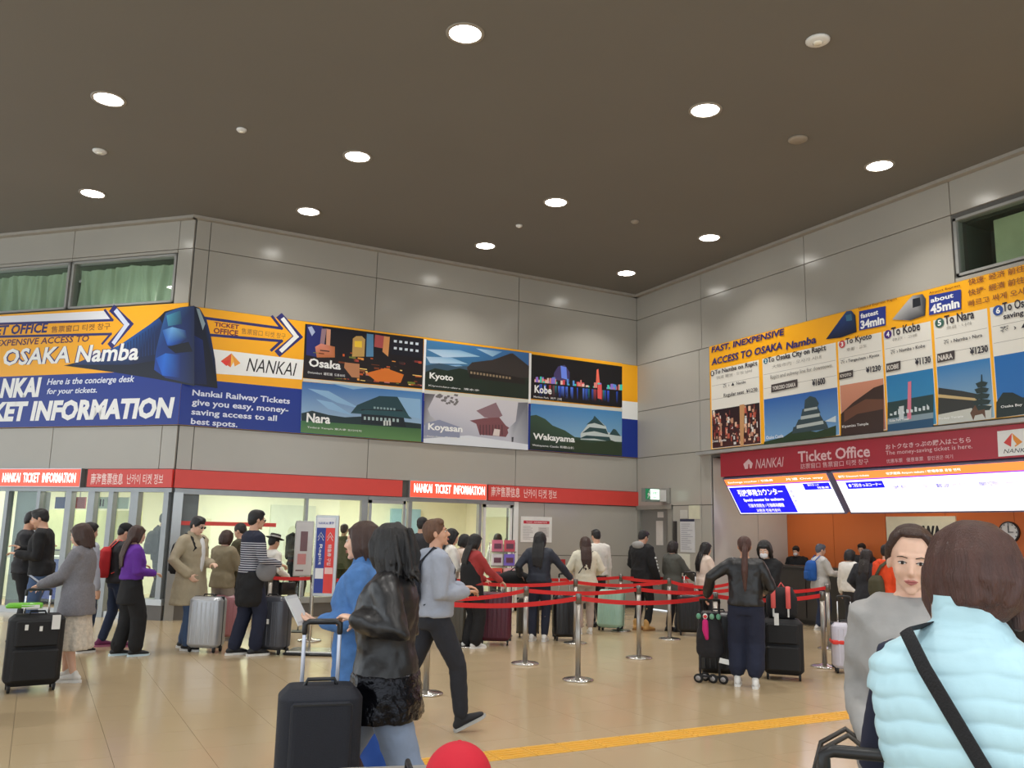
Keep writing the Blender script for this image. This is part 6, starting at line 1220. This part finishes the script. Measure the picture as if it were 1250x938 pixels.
p11 = person(place(325, 781), 55, 1.46, 'person in a dark straw hat, white shirt and vest beside the graphite suitcase', QL, 'f', 'warm', ('short', 'black'), T_(WHT, .95, .022), ('trousers', CHAR, .02, .09), SH_W, armR=(.2, .2, 1.0), head=(14, 0), extra=multi(cap_extra(mat('straw_dark', rgb(36, 32, 32), rough=.8, bump=.6, bscale=90), straw=True, band=mat('band_pale', rgb(170, 165, 160))), lambda o: organic(MB().loft([(.95, .185, .14, 0, 0), (1.1, .185, .145, 0, .01), (1.3, .165, .13, 0, 0), (1.36, .13, .10, 0, 0)], 20).xf(o['K'] @ o['Mu']), 'vest', cloth('vest_grey', rgb(92, 90, 82)), o['e'], .013, 2, .01, .5)))
hb = carried(p11, 'handbag', 'black handbag held by the person in the straw hat', 'bag'); MB().rbox(.16, .26, .05, .33, .72, .92, .02, 3).xf(p11['K']).build('bag_body', LEATH, hb, True); MB().tube([(.21, .10, .91), (.21, .13, 1.0), (.21, .25, 1.0), (.21, .28, .91)], .007, 8).xf(p11['K']).build('bag_handle', BLACKP, hb, True)
# people behind the glass
p12 = person(head_px(365, 17.6), 150, 1.70, 'person in dark clothes with a backpack standing behind the long glass pane', None, 'm', 'warm', ('man', 'black'), T_(CHAR, .84, .03), ('trousers', BLK, .02, .09), SH_D, armR=(.12, .3, 1.1)); backpack(p12, BLK, 'black backpack on the person behind the long glass pane')
p12b = person(head_px(199, 18.3), 60, 1.80, 'person in black with a backpack behind the glass at the wall corner', None, 'm', 'warm', ('man', 'black'), T_(BLK, .84, .03), ('trousers', BLK, .02, .09), SH_D); backpack(p12b, BLK, 'black backpack on the person behind the glass at the wall corner')
person(head_px(420, 17.6), 20, 1.66, 'person in olive behind the green tinted pane', None, 'f', 'warm', ('short', 'reddish'), T_(cloth('olive_green', rgb(96, 98, 74)), .80, .03), ('trousers', OLIVE, .02, .09), SH_D)
person(head_px(608, 18.9), 10, 1.53, 'woman in white inside the display bay', None, 'f', 'fair', ('bob', 'dark'), T_(WHT, .86, .025), ('trousers', CHAR, .02, .09), SH_D)
person(head_px(621, 19.6), 150, 1.45, 'person in dark green inside the display bay beside the woman in white', None, 'f', 'fair', ('bob', 'dark'), T_(cloth('dark_green', rgb(50, 70, 62)), .86, .025), ('trousers', CHAR, .02, .09), SH_D)
# ---- centre, behind
person(place(510, 770), 20, 1.775, 'tall dark haired person in charcoal near the open doorway', QM, 'm', 'warm', ('man', 'black'), T_(CHAR, .84, .03), ('trousers', BLK, .02, .09), SH_D)
person(place(480, 768), 0, 1.69, 'person in black behind the woman in the black coat', QM, 'm', 'warm', ('short', 'black'), T_(BLK, .84, .03), ('trousers', BLK, .02, .09), SH_D)
person(place(532, 779), 70, 1.50, 'woman in a cream top beside the man in the grey hoodie', QM, 'f', 'fair', ('bob', 'dark'), T_(CREAMC, .86, .022), ('trousers', ROSE, .01, .09), SH_W)
x, y = place(545, 787); person((x, y), 72, 1.60, 'woman in a white blouse and blue jeans with long black hair', QM, 'f', 'fair', ('long', 'black'), T_(WHT, .96, .028), ('trousers', DENM, .004, .09), SH_W, armR=(.12, .28, 1.12), armL=(-.12, .28, 1.12), head=(18, 0))
person(place(562, 773), 78, 1.52, 'woman in a pale pink top between the white blouse and the red jacket', QM, 'f', 'fair', ('bob', 'black'), T_(PINKC, .9, .025), ('trousers', BLK, .01, .09), SH_W, armR=PHR, head=(18, 0))
x, y = place(575, 791); p20 = person((x, y), 62, 1.53, 'woman in a brick red jacket and black vest with very long black hair', QM, 'f', 'fair', ('long', 'black'), T_(REDK, .92, .024), ('trousers', BLK, .035, .09), SH_W, armR=(.20, .36, 1.00), armL=(-.12, .26, 1.0), head=(14, 0), extra=lambda o: organic(MB().loft([(.80, .205, .15, -.01, -.02), (.9, .205, .155, -.01, -.02), (1.2, .175, .15, -.01, -.03), (1.34, .14, .11, -.01, -.02)], 20).xf(o['K'] @ o['Mu']), 'vest', BLK, o['e'], .013, 2, .015, .5))
x, y = place(657, 783); p22 = person((x, y), 12, 1.575, 'woman in a short navy jacket seen from behind, one arm stretched to the right', QM, 'f', 'fair', ('long', 'black'), T_(cloth('navy_jacket', rgb(36, 42, 56), rough=.6), .90, .032), ('trousers', SLATE, .006, .09), SH_W, armR=(.46, .22, .98), armL=(-.34, .12, 1.0), head=(10, 0))
db = empty('duffel_bag', (0, 0, 0), 0, 'black duffel bag resting on the burgundy suitcase', 'bag'); x, y = place(640, 778); db.location = (x-.22, y-.05, .76); db.rotation_euler.z = -azf((x, y))
MB().tube([(-.17, 0, .1), (-.08, 0, .11), (.08, 0, .11), (.17, 0, .1)], [.09, .115, .115, .09], 16).build('bag_body', BLK, db, True); MB().tube([(-.08, -.03, .2), (0, -.03, .27), (.08, -.03, .2)], .009, 8).build('bag_handle', BLACKP, db, True)
db['label'] = 'round black duffel bag held up beside the woman in the navy jacket'
x, y = place(714, 774); p23 = person((x, y), -8, 1.515, 'woman in a cream sweater and pale trousers seen from behind', QM, 'f', 'fair', ('long', 'brown'), T_(CREAMC, .84, .042, flare=.02), ('trousers', BEIGET, .008, .11), SH_W, armR=(.24, .22, 1.05), armL=(-.24, .22, 1.05), head=(14, 0))
MB().tube([(-.14, -.14, 1.05), (0, -.165, 1.25), (.13, -.06, 1.44)], [(.008, .003)]*3, 6).xf(p23['K'] @ p23['Mu']).build('bag_strap', BLACKP, p23['e'], True)
person(place(728, 765), -30, 1.645, 'man with black hair and a pale shirt behind the woman in the cream sweater', QM, 'm', 'warm', ('man', 'black'), T_(WHT, .88, .028), ('trousers', CHAR, .01, .09), SH_D, head=(16, 0))
x, y = place(784, 770); p24 = person((x, y), 42, 1.65, 'man in a black hooded jacket with white marks on the sleeve and tan boots', QM, 'm', 'warm', ('man', 'black'), T_(BLK, .80, .045, hood=False), ('trousers', BLK, .006, .13), SH_T, armR=(.24, .12, .88), armL=(-.2, .2, .95), head=(20, 0))
MB().ell((0, -.10, 1.43), (.13, .06, .07)).xf(p24['K'] @ p24['Mu']).build('hood', cloth('hood_grey', rgb(150, 148, 146)), p24['e'], True)
for k in range(5): MB().ell((.285, .02+.018*k, 1.22-.055*k), (.02, .03, .018)).xf(p24['K'] @ p24['Mu']).build('sleeve_mark', WHITE, p24['e'], True)
person((lambda q: q)(place(822, 771)), 50, 1.475, 'woman in a grey green coat with bobbed hair beside a black suitcase', QM, 'f', 'fair', ('bob', 'dark'), T_(GGREEN, .72, .04, flare=.03), ('trousers', CHAR, .01, .09), SH_D, armR=(.22, .34, .98), armL=(-.18, .2, .95), head=(10, 0))
rb = empty('shopping_bag', (*place(838, 778), .62), 0, 'red bag on the black suitcase of the woman in grey green', 'bag'); MB().rbox(-.12, .12, -.07, .07, 0.03, .2, .03, 3).build('bag_body', mat('bag_red', rgb(170, 30, 44), rough=.5), rb, True); MB().tube([(-.05, 0, .2), (0, 0, .27), (.05, 0, .2)], .006, 6).build('bag_handle', mat('bag_red', None), rb, True)
person(place(862, 775), 62, 1.47, 'woman in a pale pink knit with long black hair holding a paper', QM, 'f', 'fair', ('long', 'black'), T_(PINKC, .82, .035), ('trousers', CHAR, .01, .09), SH_D, armR=PHR, armL=PHL, head=(16, 0))
# ---- centre right
x, y = place(913, 839); p27 = person((x, y), 2, 1.57, 'woman in a black leather jacket and cropped navy trousers, long ponytail, seen from behind', QM, 'f', 'tan', ('ponytail', 'chestnut' if False else 'reddish'), T_(LEATH, .90, .034, fold=.02), ('trousers', NVY, .040, .17), ('low', mat('shoe_white', None), mat('sole_white2', None)), armL=dict(w=STROLL_GRIP, pole=(-1, -.5, -.4)), armR=(.22, .26, 1.06), head=(6, 4), legs=(((.085, -.04, 0), 0), ((-.115, .05, 0), 0)), belly=.012)
p28 = person(place(938, 816), 186, 1.53, 'woman in black with a white face mask facing the camera', QM, 'f', 'fair', ('long', 'black'), T_(BLK, .84, .035), ('trousers', BLK, .02, .09), SH_D, armR=(.06, .26, 1.06), armL=(.03, .34, 1.05), head=(22, -6), extra=mask_extra)
# ---- at the counter
def atx(px, X): d = ray(px, 655); return X, X*d.y/d.x
person(atx(973, 13.42), 200, 1.42, 'clerk in a dark suit and white face mask behind the counter', QR, 'm', 'fair', ('man', 'black'), T_(BLK, .88, .03), ('trousers', BLK, .01, .09), SH_D, lean=6, armR=(.2, .26, 1.14), armL=(-.2, .26, 1.14), head=(14, 0), extra=mask_extra)
x, y = place(1004, 770); p30 = person((x, y), 62, 1.475, 'grey haired traveller in a pale jacket with a blue backpack', QR, 'm', 'warm', ('man', HAIR['black'] if False else mat('hair_grey', rgb(84, 88, 100), rough=.5, var=.2, scale=20)), T_(cloth('pale_jacket', rgb(190, 188, 184)), .80, .04, flare=.02), ('trousers', DEN, .01, .09), SH_W, armR=(.16, .34, 1.10), armL=(-.16, .34, 1.10), head=(12, 0))
backpack(p30, cloth('backpack_blue', rgb(26, 84, 160)), 'bright blue backpack on the grey haired traveller', h=.40, w=.30, d=.17)
person(place(1041, 777), 40, 1.40, 'person in a white jacket with black hair at the counter', QR, 'f', 'fair', ('bob', 'black'), T_(WHT, .86, .04), ('trousers', CHAR, .01, .09), SH_D, armR=PHR, head=(16, 0))
person(atx(1052, 13.42), 200, 1.50, 'clerk behind the counter beside the traveller in white', QR, 'm', 'warm', ('man', 'black'), T_(CHAR, .88, .03), ('trousers', BLK, .01, .09), SH_D, head=(14, 0))
person(place(1063, 790), 24, 1.42, 'woman with long dark hair in a navy coat near the orange jacket', QR, 'f', 'fair', ('long', 'dark'), T_(cloth('navy_olive', rgb(44, 46, 52)), .74, .05, flare=.03), ('trousers', CHAR, .01, .09), SH_D, armL=(-.28, .2, 1.0), head=(8, 0))
p34 = person(place(1088, 797), 48, 1.50, 'person in a bright orange jacket with an olive bag', QR, 'm', 'fair', ('man', 'black'), T_(ORNG, .86, .05, hood=True), ('trousers', BLK, .01, .09), SH_D, head=(8, 0))
ob = carried(p34, 'sling_bag', 'olive sling bag across the back of the orange jacket', 'bag'); organic(MB().loft([(.86, .12, .06, -.03, -.20), (.95, .15, .09, -.03, -.20), (1.12, .13, .08, -.03, -.20), (1.2, .08, .04, -.03, -.18)], 18, 3).xf(p34['K'] @ p34['Mu']), 'bag_body', OLIVE, ob, .012, 2, .01, .5); MB().tube([(-.1, -.19, 1.12), (.06, -.18, 1.34), (.15, -.05, 1.47), (.12, .1, 1.36)], [(.03, .004)]*4, 8).xf(p34['K'] @ p34['Mu']).build('strap', OLIVE, ob, True)
# ---- walking trio in front
q = head_px(445, 5.2); p14 = person(q, -74, 1.605, 'woman in a blue denim shirt walking left, holding a clear folder', None, 'f', 'fair', ('bob', 'brown'), T_(DBLUE, .74, .035, fold=.022, collar=True), ('trousers', mat('cloth_royal', rgb(36, 78, 160), rough=.8), .03, .10), SH_W, armR=(.25, .02, .84), armL=(-.16, .16, 1.10, (-.4, -1, -.6)), head=(4, 0), legs=(((.09, .22, .02), 10), ((-.09, -.28, .04), -22)), feat=2, palms=(None, (0, 0, 1)), fingers=22)
fe = empty('clear_folder', worldpt(p14, (-.15, .34, 1.15)), p14['e'].rotation_euler.z, 'clear plastic folder in the hand of the denim shirt woman', 'folder'); MB().box(-.09, .09, -.003, .003, -.08, .10).xf(RX(-30)).build('sleeve', mat('frosted_plastic', rgb(206, 208, 208), rough=.3), fe); MB().box(-.08, .08, -.005, -.003, -.06, .08).xf(RX(-30)).build('paper_sheet', WHITE, fe)
q = head_px(478, 4.5); p13 = person(q, -78, 1.59, 'woman in a long black coat with a shiny hem, walking left with the navy suitcase', None, 'f', 'fair', ('bigbob', 'black', 1.42), T_(LEATH, .70, .042, flare=.04, fold=.028, collar=True), ('trousers', DENL, .022, .10), SH_K, armR=(.16, .16, 1.16), armL=dict(w=BIG_GRIP, pole=(-.6, -1, -.5)), head=(4, -38), legs=(((.09, .34, .03), 14), ((-.09, -.34, .05), -28)), feat=2, palms=(None, (0, 0, -1)), fingers=38)
tf = MB(); rt = random.Random(9)
for k in range(40):
    a = rt.uniform(-2.6, -.5); r_ = rt.uniform(.085, .115); z_ = rt.uniform(-.02, .06); ca, sa = math.cos(a), math.sin(a)
    tf.tube([(ca*r_*.9, -.03+sa*r_*.9, z_+.03), (ca*r_*1.06, -.035+sa*r_*1.05, z_-.04), (ca*r_*rt.uniform(.9, 1.2), -.04+sa*r_*rt.uniform(.95, 1.3), z_-rt.uniform(.10, .16)), (ca*r_*rt.uniform(.9, 1.35), -.045+sa*r_*rt.uniform(1.0, 1.65), z_-rt.uniform(.15, .22))], [.012, .015, .012, .004], 7)
organic(tf.xf(p13['K'] @ p13['Mh']), 'loose_hair', HAIR['black'], p13['e'], .006, 1, 0, .5)
SEQ = mat('sequin_black', rgb(20, 20, 26), rough=.12, metal=.6, var=.3, scale=40, bump=1.0, bscale=28)
organic(MB().loft([(.69, .256, .200, 0, -.004), (.70, .26, .203, 0, -.004), (.82, .244, .190, 0, -.004), (.93, .226, .176, 0, -.004)], 24).xf(p13['K']), 'sequin_hem', SEQ, p13['e'], .013, 2, .035, .6, FOLD)
q = at_dist(474, 648, 5.35); suitcase(q.x, q.y, -azf((q.x, q.y)), .22, .3, .52, mat('case_brown', rgb(60, 34, 32), rough=.5), 'dark brown case behind the legs of the woman in the black coat', .0)
q = floor_at(525, 893); p15 = person((q.x, q.y), 76, 1.655, 'man in a light grey hoodie and black jeans striding right, looking up', None, 'm', 'tan', ('man', 'chestnut'), T_(cloth('hoodie_grey', rgb(158, 164, 178), bump=.35), .90, .040, hood=True, fold=.02), ('trousers', cloth('black_jeans', rgb(34, 36, 44)), .008, .10), ('low', mat('shoe_suede_black', rgb(34, 34, 38), rough=.8), mat('sole_grey', rgb(170, 170, 168))), armR=(.10, .22, 1.10), armL=(-.12, .24, 1.12), head=(-10, -14), legs=(((.09, .23, .03), 24), ((-.09, -.38, .05), -30)), feat=2)
backpack(p15, cloth('pack_dark', rgb(30, 34, 44)), 'dark backpack of the man in the grey hoodie', h=.36, w=.26, d=.12)
# ---- foreground right
q = at_dist(1108, 655, 3.30); p35 = person((q.x, q.y), 172, 1.61, 'young woman in a soft grey jacket facing the camera, hair tied back', None, 'f', 'fair', ('tied', 'brown'), T_(cloth('soft_grey', rgb(156, 154, 152)), .80, .028, fold=.026, collar=False), ('trousers', CHAR, .01, .09), SH_D, armR=(.17, .18, .98, (.12, -1, -.2)), armL=(-.18, .26, 1.02), head=(10, -8), headroll=-4, sw=.147, feat=2)
hb = carried(p35, 'handbag', 'dark olive leather handbag on the arm of the young woman in grey', 'bag'); b = MB(); b.loft([(.66, .15, .06, .26, .20), (.70, .17, .075, .26, .20), (.80, .15, .06, .26, .20), (.86, .11, .03, .26, .20)], 20, 3); organic(b.xf(p35['K']), 'bag_body', mat('leather_olive', rgb(58, 52, 46), rough=.35, bump=.3, bscale=50), hb, .009, 2, .008, .5)
for yy in (.15, .25): MB().tube([(.16, yy, .84), (.18, yy, .95), (.25, yy, 1.0), (.33, yy, .95), (.36, yy, .84)], .009, 8).xf(p35['K']).build('bag_handle', mat('leather_olive', None), hb, True)
q = at_dist(1158, 655, 2.22)
def vest(o):
    M = o['K'] @ o['Mu']; prof = [(0.78, .215, .165), (0.90, .205, .150), (1.02, .196, .140), (1.12, .200, .142), (1.22, .218, .150), (1.30, .226, .146), (1.36, .214, .130), (1.40, .172, .112), (1.435, .110, .092), (1.47, .078, .080), (1.525, .076, .080)]
    def at(z):
        for (a, b_) in zip(prof[:-1], prof[1:]):
            if z <= b_[0]: t = (z-a[0])/(b_[0]-a[0]); t = t*t*(3-2*t)*.5+t*.5; return a[1]+(b_[1]-a[1])*t, a[2]+(b_[2]-a[2])*t
        return prof[-1][1], prof[-1][2]
    n, dz = 96, .0042; rows = int((1.525-.78)/dz); vs = []; rnd_ = random.Random(5); r2 = [rnd_.uniform(0, 6) for _ in range(4)]
    for j in range(rows+1):
        z = .78+j*dz; rx, ry = at(z); w_ = min(1, max(0, (z-1.33)/.13)); rx *= .86+.10*w_
        for i in range(n):
            a = 2*PI*i/n; ca, sa = math.cos(a), math.sin(a); zz = z+.012*math.sin(a*2+.6)+.004*math.sin(a*9+r2[0]); q_ = abs(math.sin(PI*zz/.050)); puff = .0062*(q_**.55)*(1-.6*abs(ca)**6)+(.0011*math.sin(a*31+z*40)*q_+.0007*math.sin(a*57+j*.3)*q_ if z < 1.44 else -.0035*q_)
            side = math.exp(-((abs(ca)-1)/.10)**2)*.012 if z < 1.3 else 0
            vs.append((.030*w_*w_+(rx+puff)*math.copysign(abs(ca)**(2/2.5), ca)-side*math.copysign(1, ca), (ry+puff)*math.copysign(abs(sa)**(2/2.5), sa)-.006, z))
    fs = [(j*n+i, j*n+(i+1) % n, (j+1)*n+(i+1) % n, (j+1)*n+i) for j in range(rows) for i in range(n)]
    m = MB(); m.add(vs, fs); vm = mat('aqua_quilted_nylon', rgb(186, 224, 236), rough=.45, var=.03, scale=14, bump=.10, bscale=40)
    v = m.xf(M).build('quilted_vest', vm, o['e'], True); return v
def bag_strap(o):
    M = o['K'] @ o['Mu']; pts = []
    prof = lambda z: .172-.02*max(0, (z-1.25))/.2
    for k in range(15):
        t = k/14; x_ = -.088+.285*t; z_ = 1.445-.53*t; y_ = -(.168-.55*max(0, abs(x_)-.10)**2*4); pts.append((x_, y_ if t > .12 else -.125-.3*t, z_))
    se = carried(o, 'crossbody_bag', 'black crossbody strap and bag over the aqua quilted vest', 'bag')
    MB().tube([(-.040, -.035, 1.455), (-.060, -.085, 1.452)]+[(p[0], p[1]-.004, p[2]) for p in pts]+[(.225, -.02, .86)], [(.019, .0028)]*18, 10, up=(.85, 0, .5)).xf(M).build('strap', mat('webbing_black', rgb(30, 30, 34), rough=.8, bump=.4, bscale=200), se, True)
    MB().tube([(.205, -.085, .895), (.212, -.08, .88)], .017, 10).xf(M).build('buckle', STEEL, se, True); MB().rbox(.17, .27, -.12, .10, .62, .84, .02, 3).xf(M).build('bag_body', LEATH, se, True)
p36 = person((q.x, q.y), 6, 1.60, 'woman in an aqua quilted vest over navy sleeves, seen from behind in the foreground', None, 'f', 'fair', ('bigbob', 'reddish', .62), T_(cloth('navy_sleeve', rgb(30, 34, 56)), .86, -.001, fold=.008), ('trousers', CHAR, .01, .09), SH_D, armR=(.22, .22, 1.0), armL=(-.15, .30, 1.10, (-.3, .2, -1)), head=(14, 4), feat=2, sw=.118, hx=.050, extra=multi(vest, bag_strap))
# child or seated traveller in a red cap at the bottom edge
q = at_dist(560, 920, 2.42)
def redcap(o):
    M = o['K'] @ o['Mh']; m = cloth('cap_red', rgb(196, 22, 46), rough=.8); c = MB(); c.ell((0, -.01, .035), (.102, .112, .105), n=30, m=18); organic(c.xf(M), 'cap', m, o['e'], .006, 2, 0, .7)
    MB().ell((.012, -.112, .040), (.034, .012, .022), n=20, m=10).xf(M).build('cap_opening', mat('cap_gap_dark', rgb(34, 24, 26), rough=.9), o['e'], True); MB().tube([(0, .08, .045), (0, .14, .04), (0, .18, .02)], [(.07, .006), (.075, .006), (.05, .005)], 14, up=(1, 0, 0)).xf(M).build('peak', m, o['e'], True); MB().ell((0, -.01, .139), (.007, .007, .003)).xf(M).build('cap_button', m, o['e'], True)
person((q.x, q.y), 4, .945, 'child in a bright red cap at the bottom edge of the picture', None, 'f', 'fair', ('short', 'dark'), T_(CHAR, .84, .03), ('trousers', DEN, .01, .09), SH_K, head=(8, 0), hs=1.6, extra=redcap)
# ================================================================== bake the organic surfaces once
bpy.context.view_layer.update()
dg = bpy.context.evaluated_depsgraph_get()
done = {}
for o in BAKE:
    me = bpy.data.meshes.new_from_object(o.evaluated_get(dg)); done[o] = me
for o, me in done.items():
    o.modifiers.clear(); me.name = o.name; o.data = me
    me.polygons.foreach_set('use_smooth', [True]*len(me.polygons))
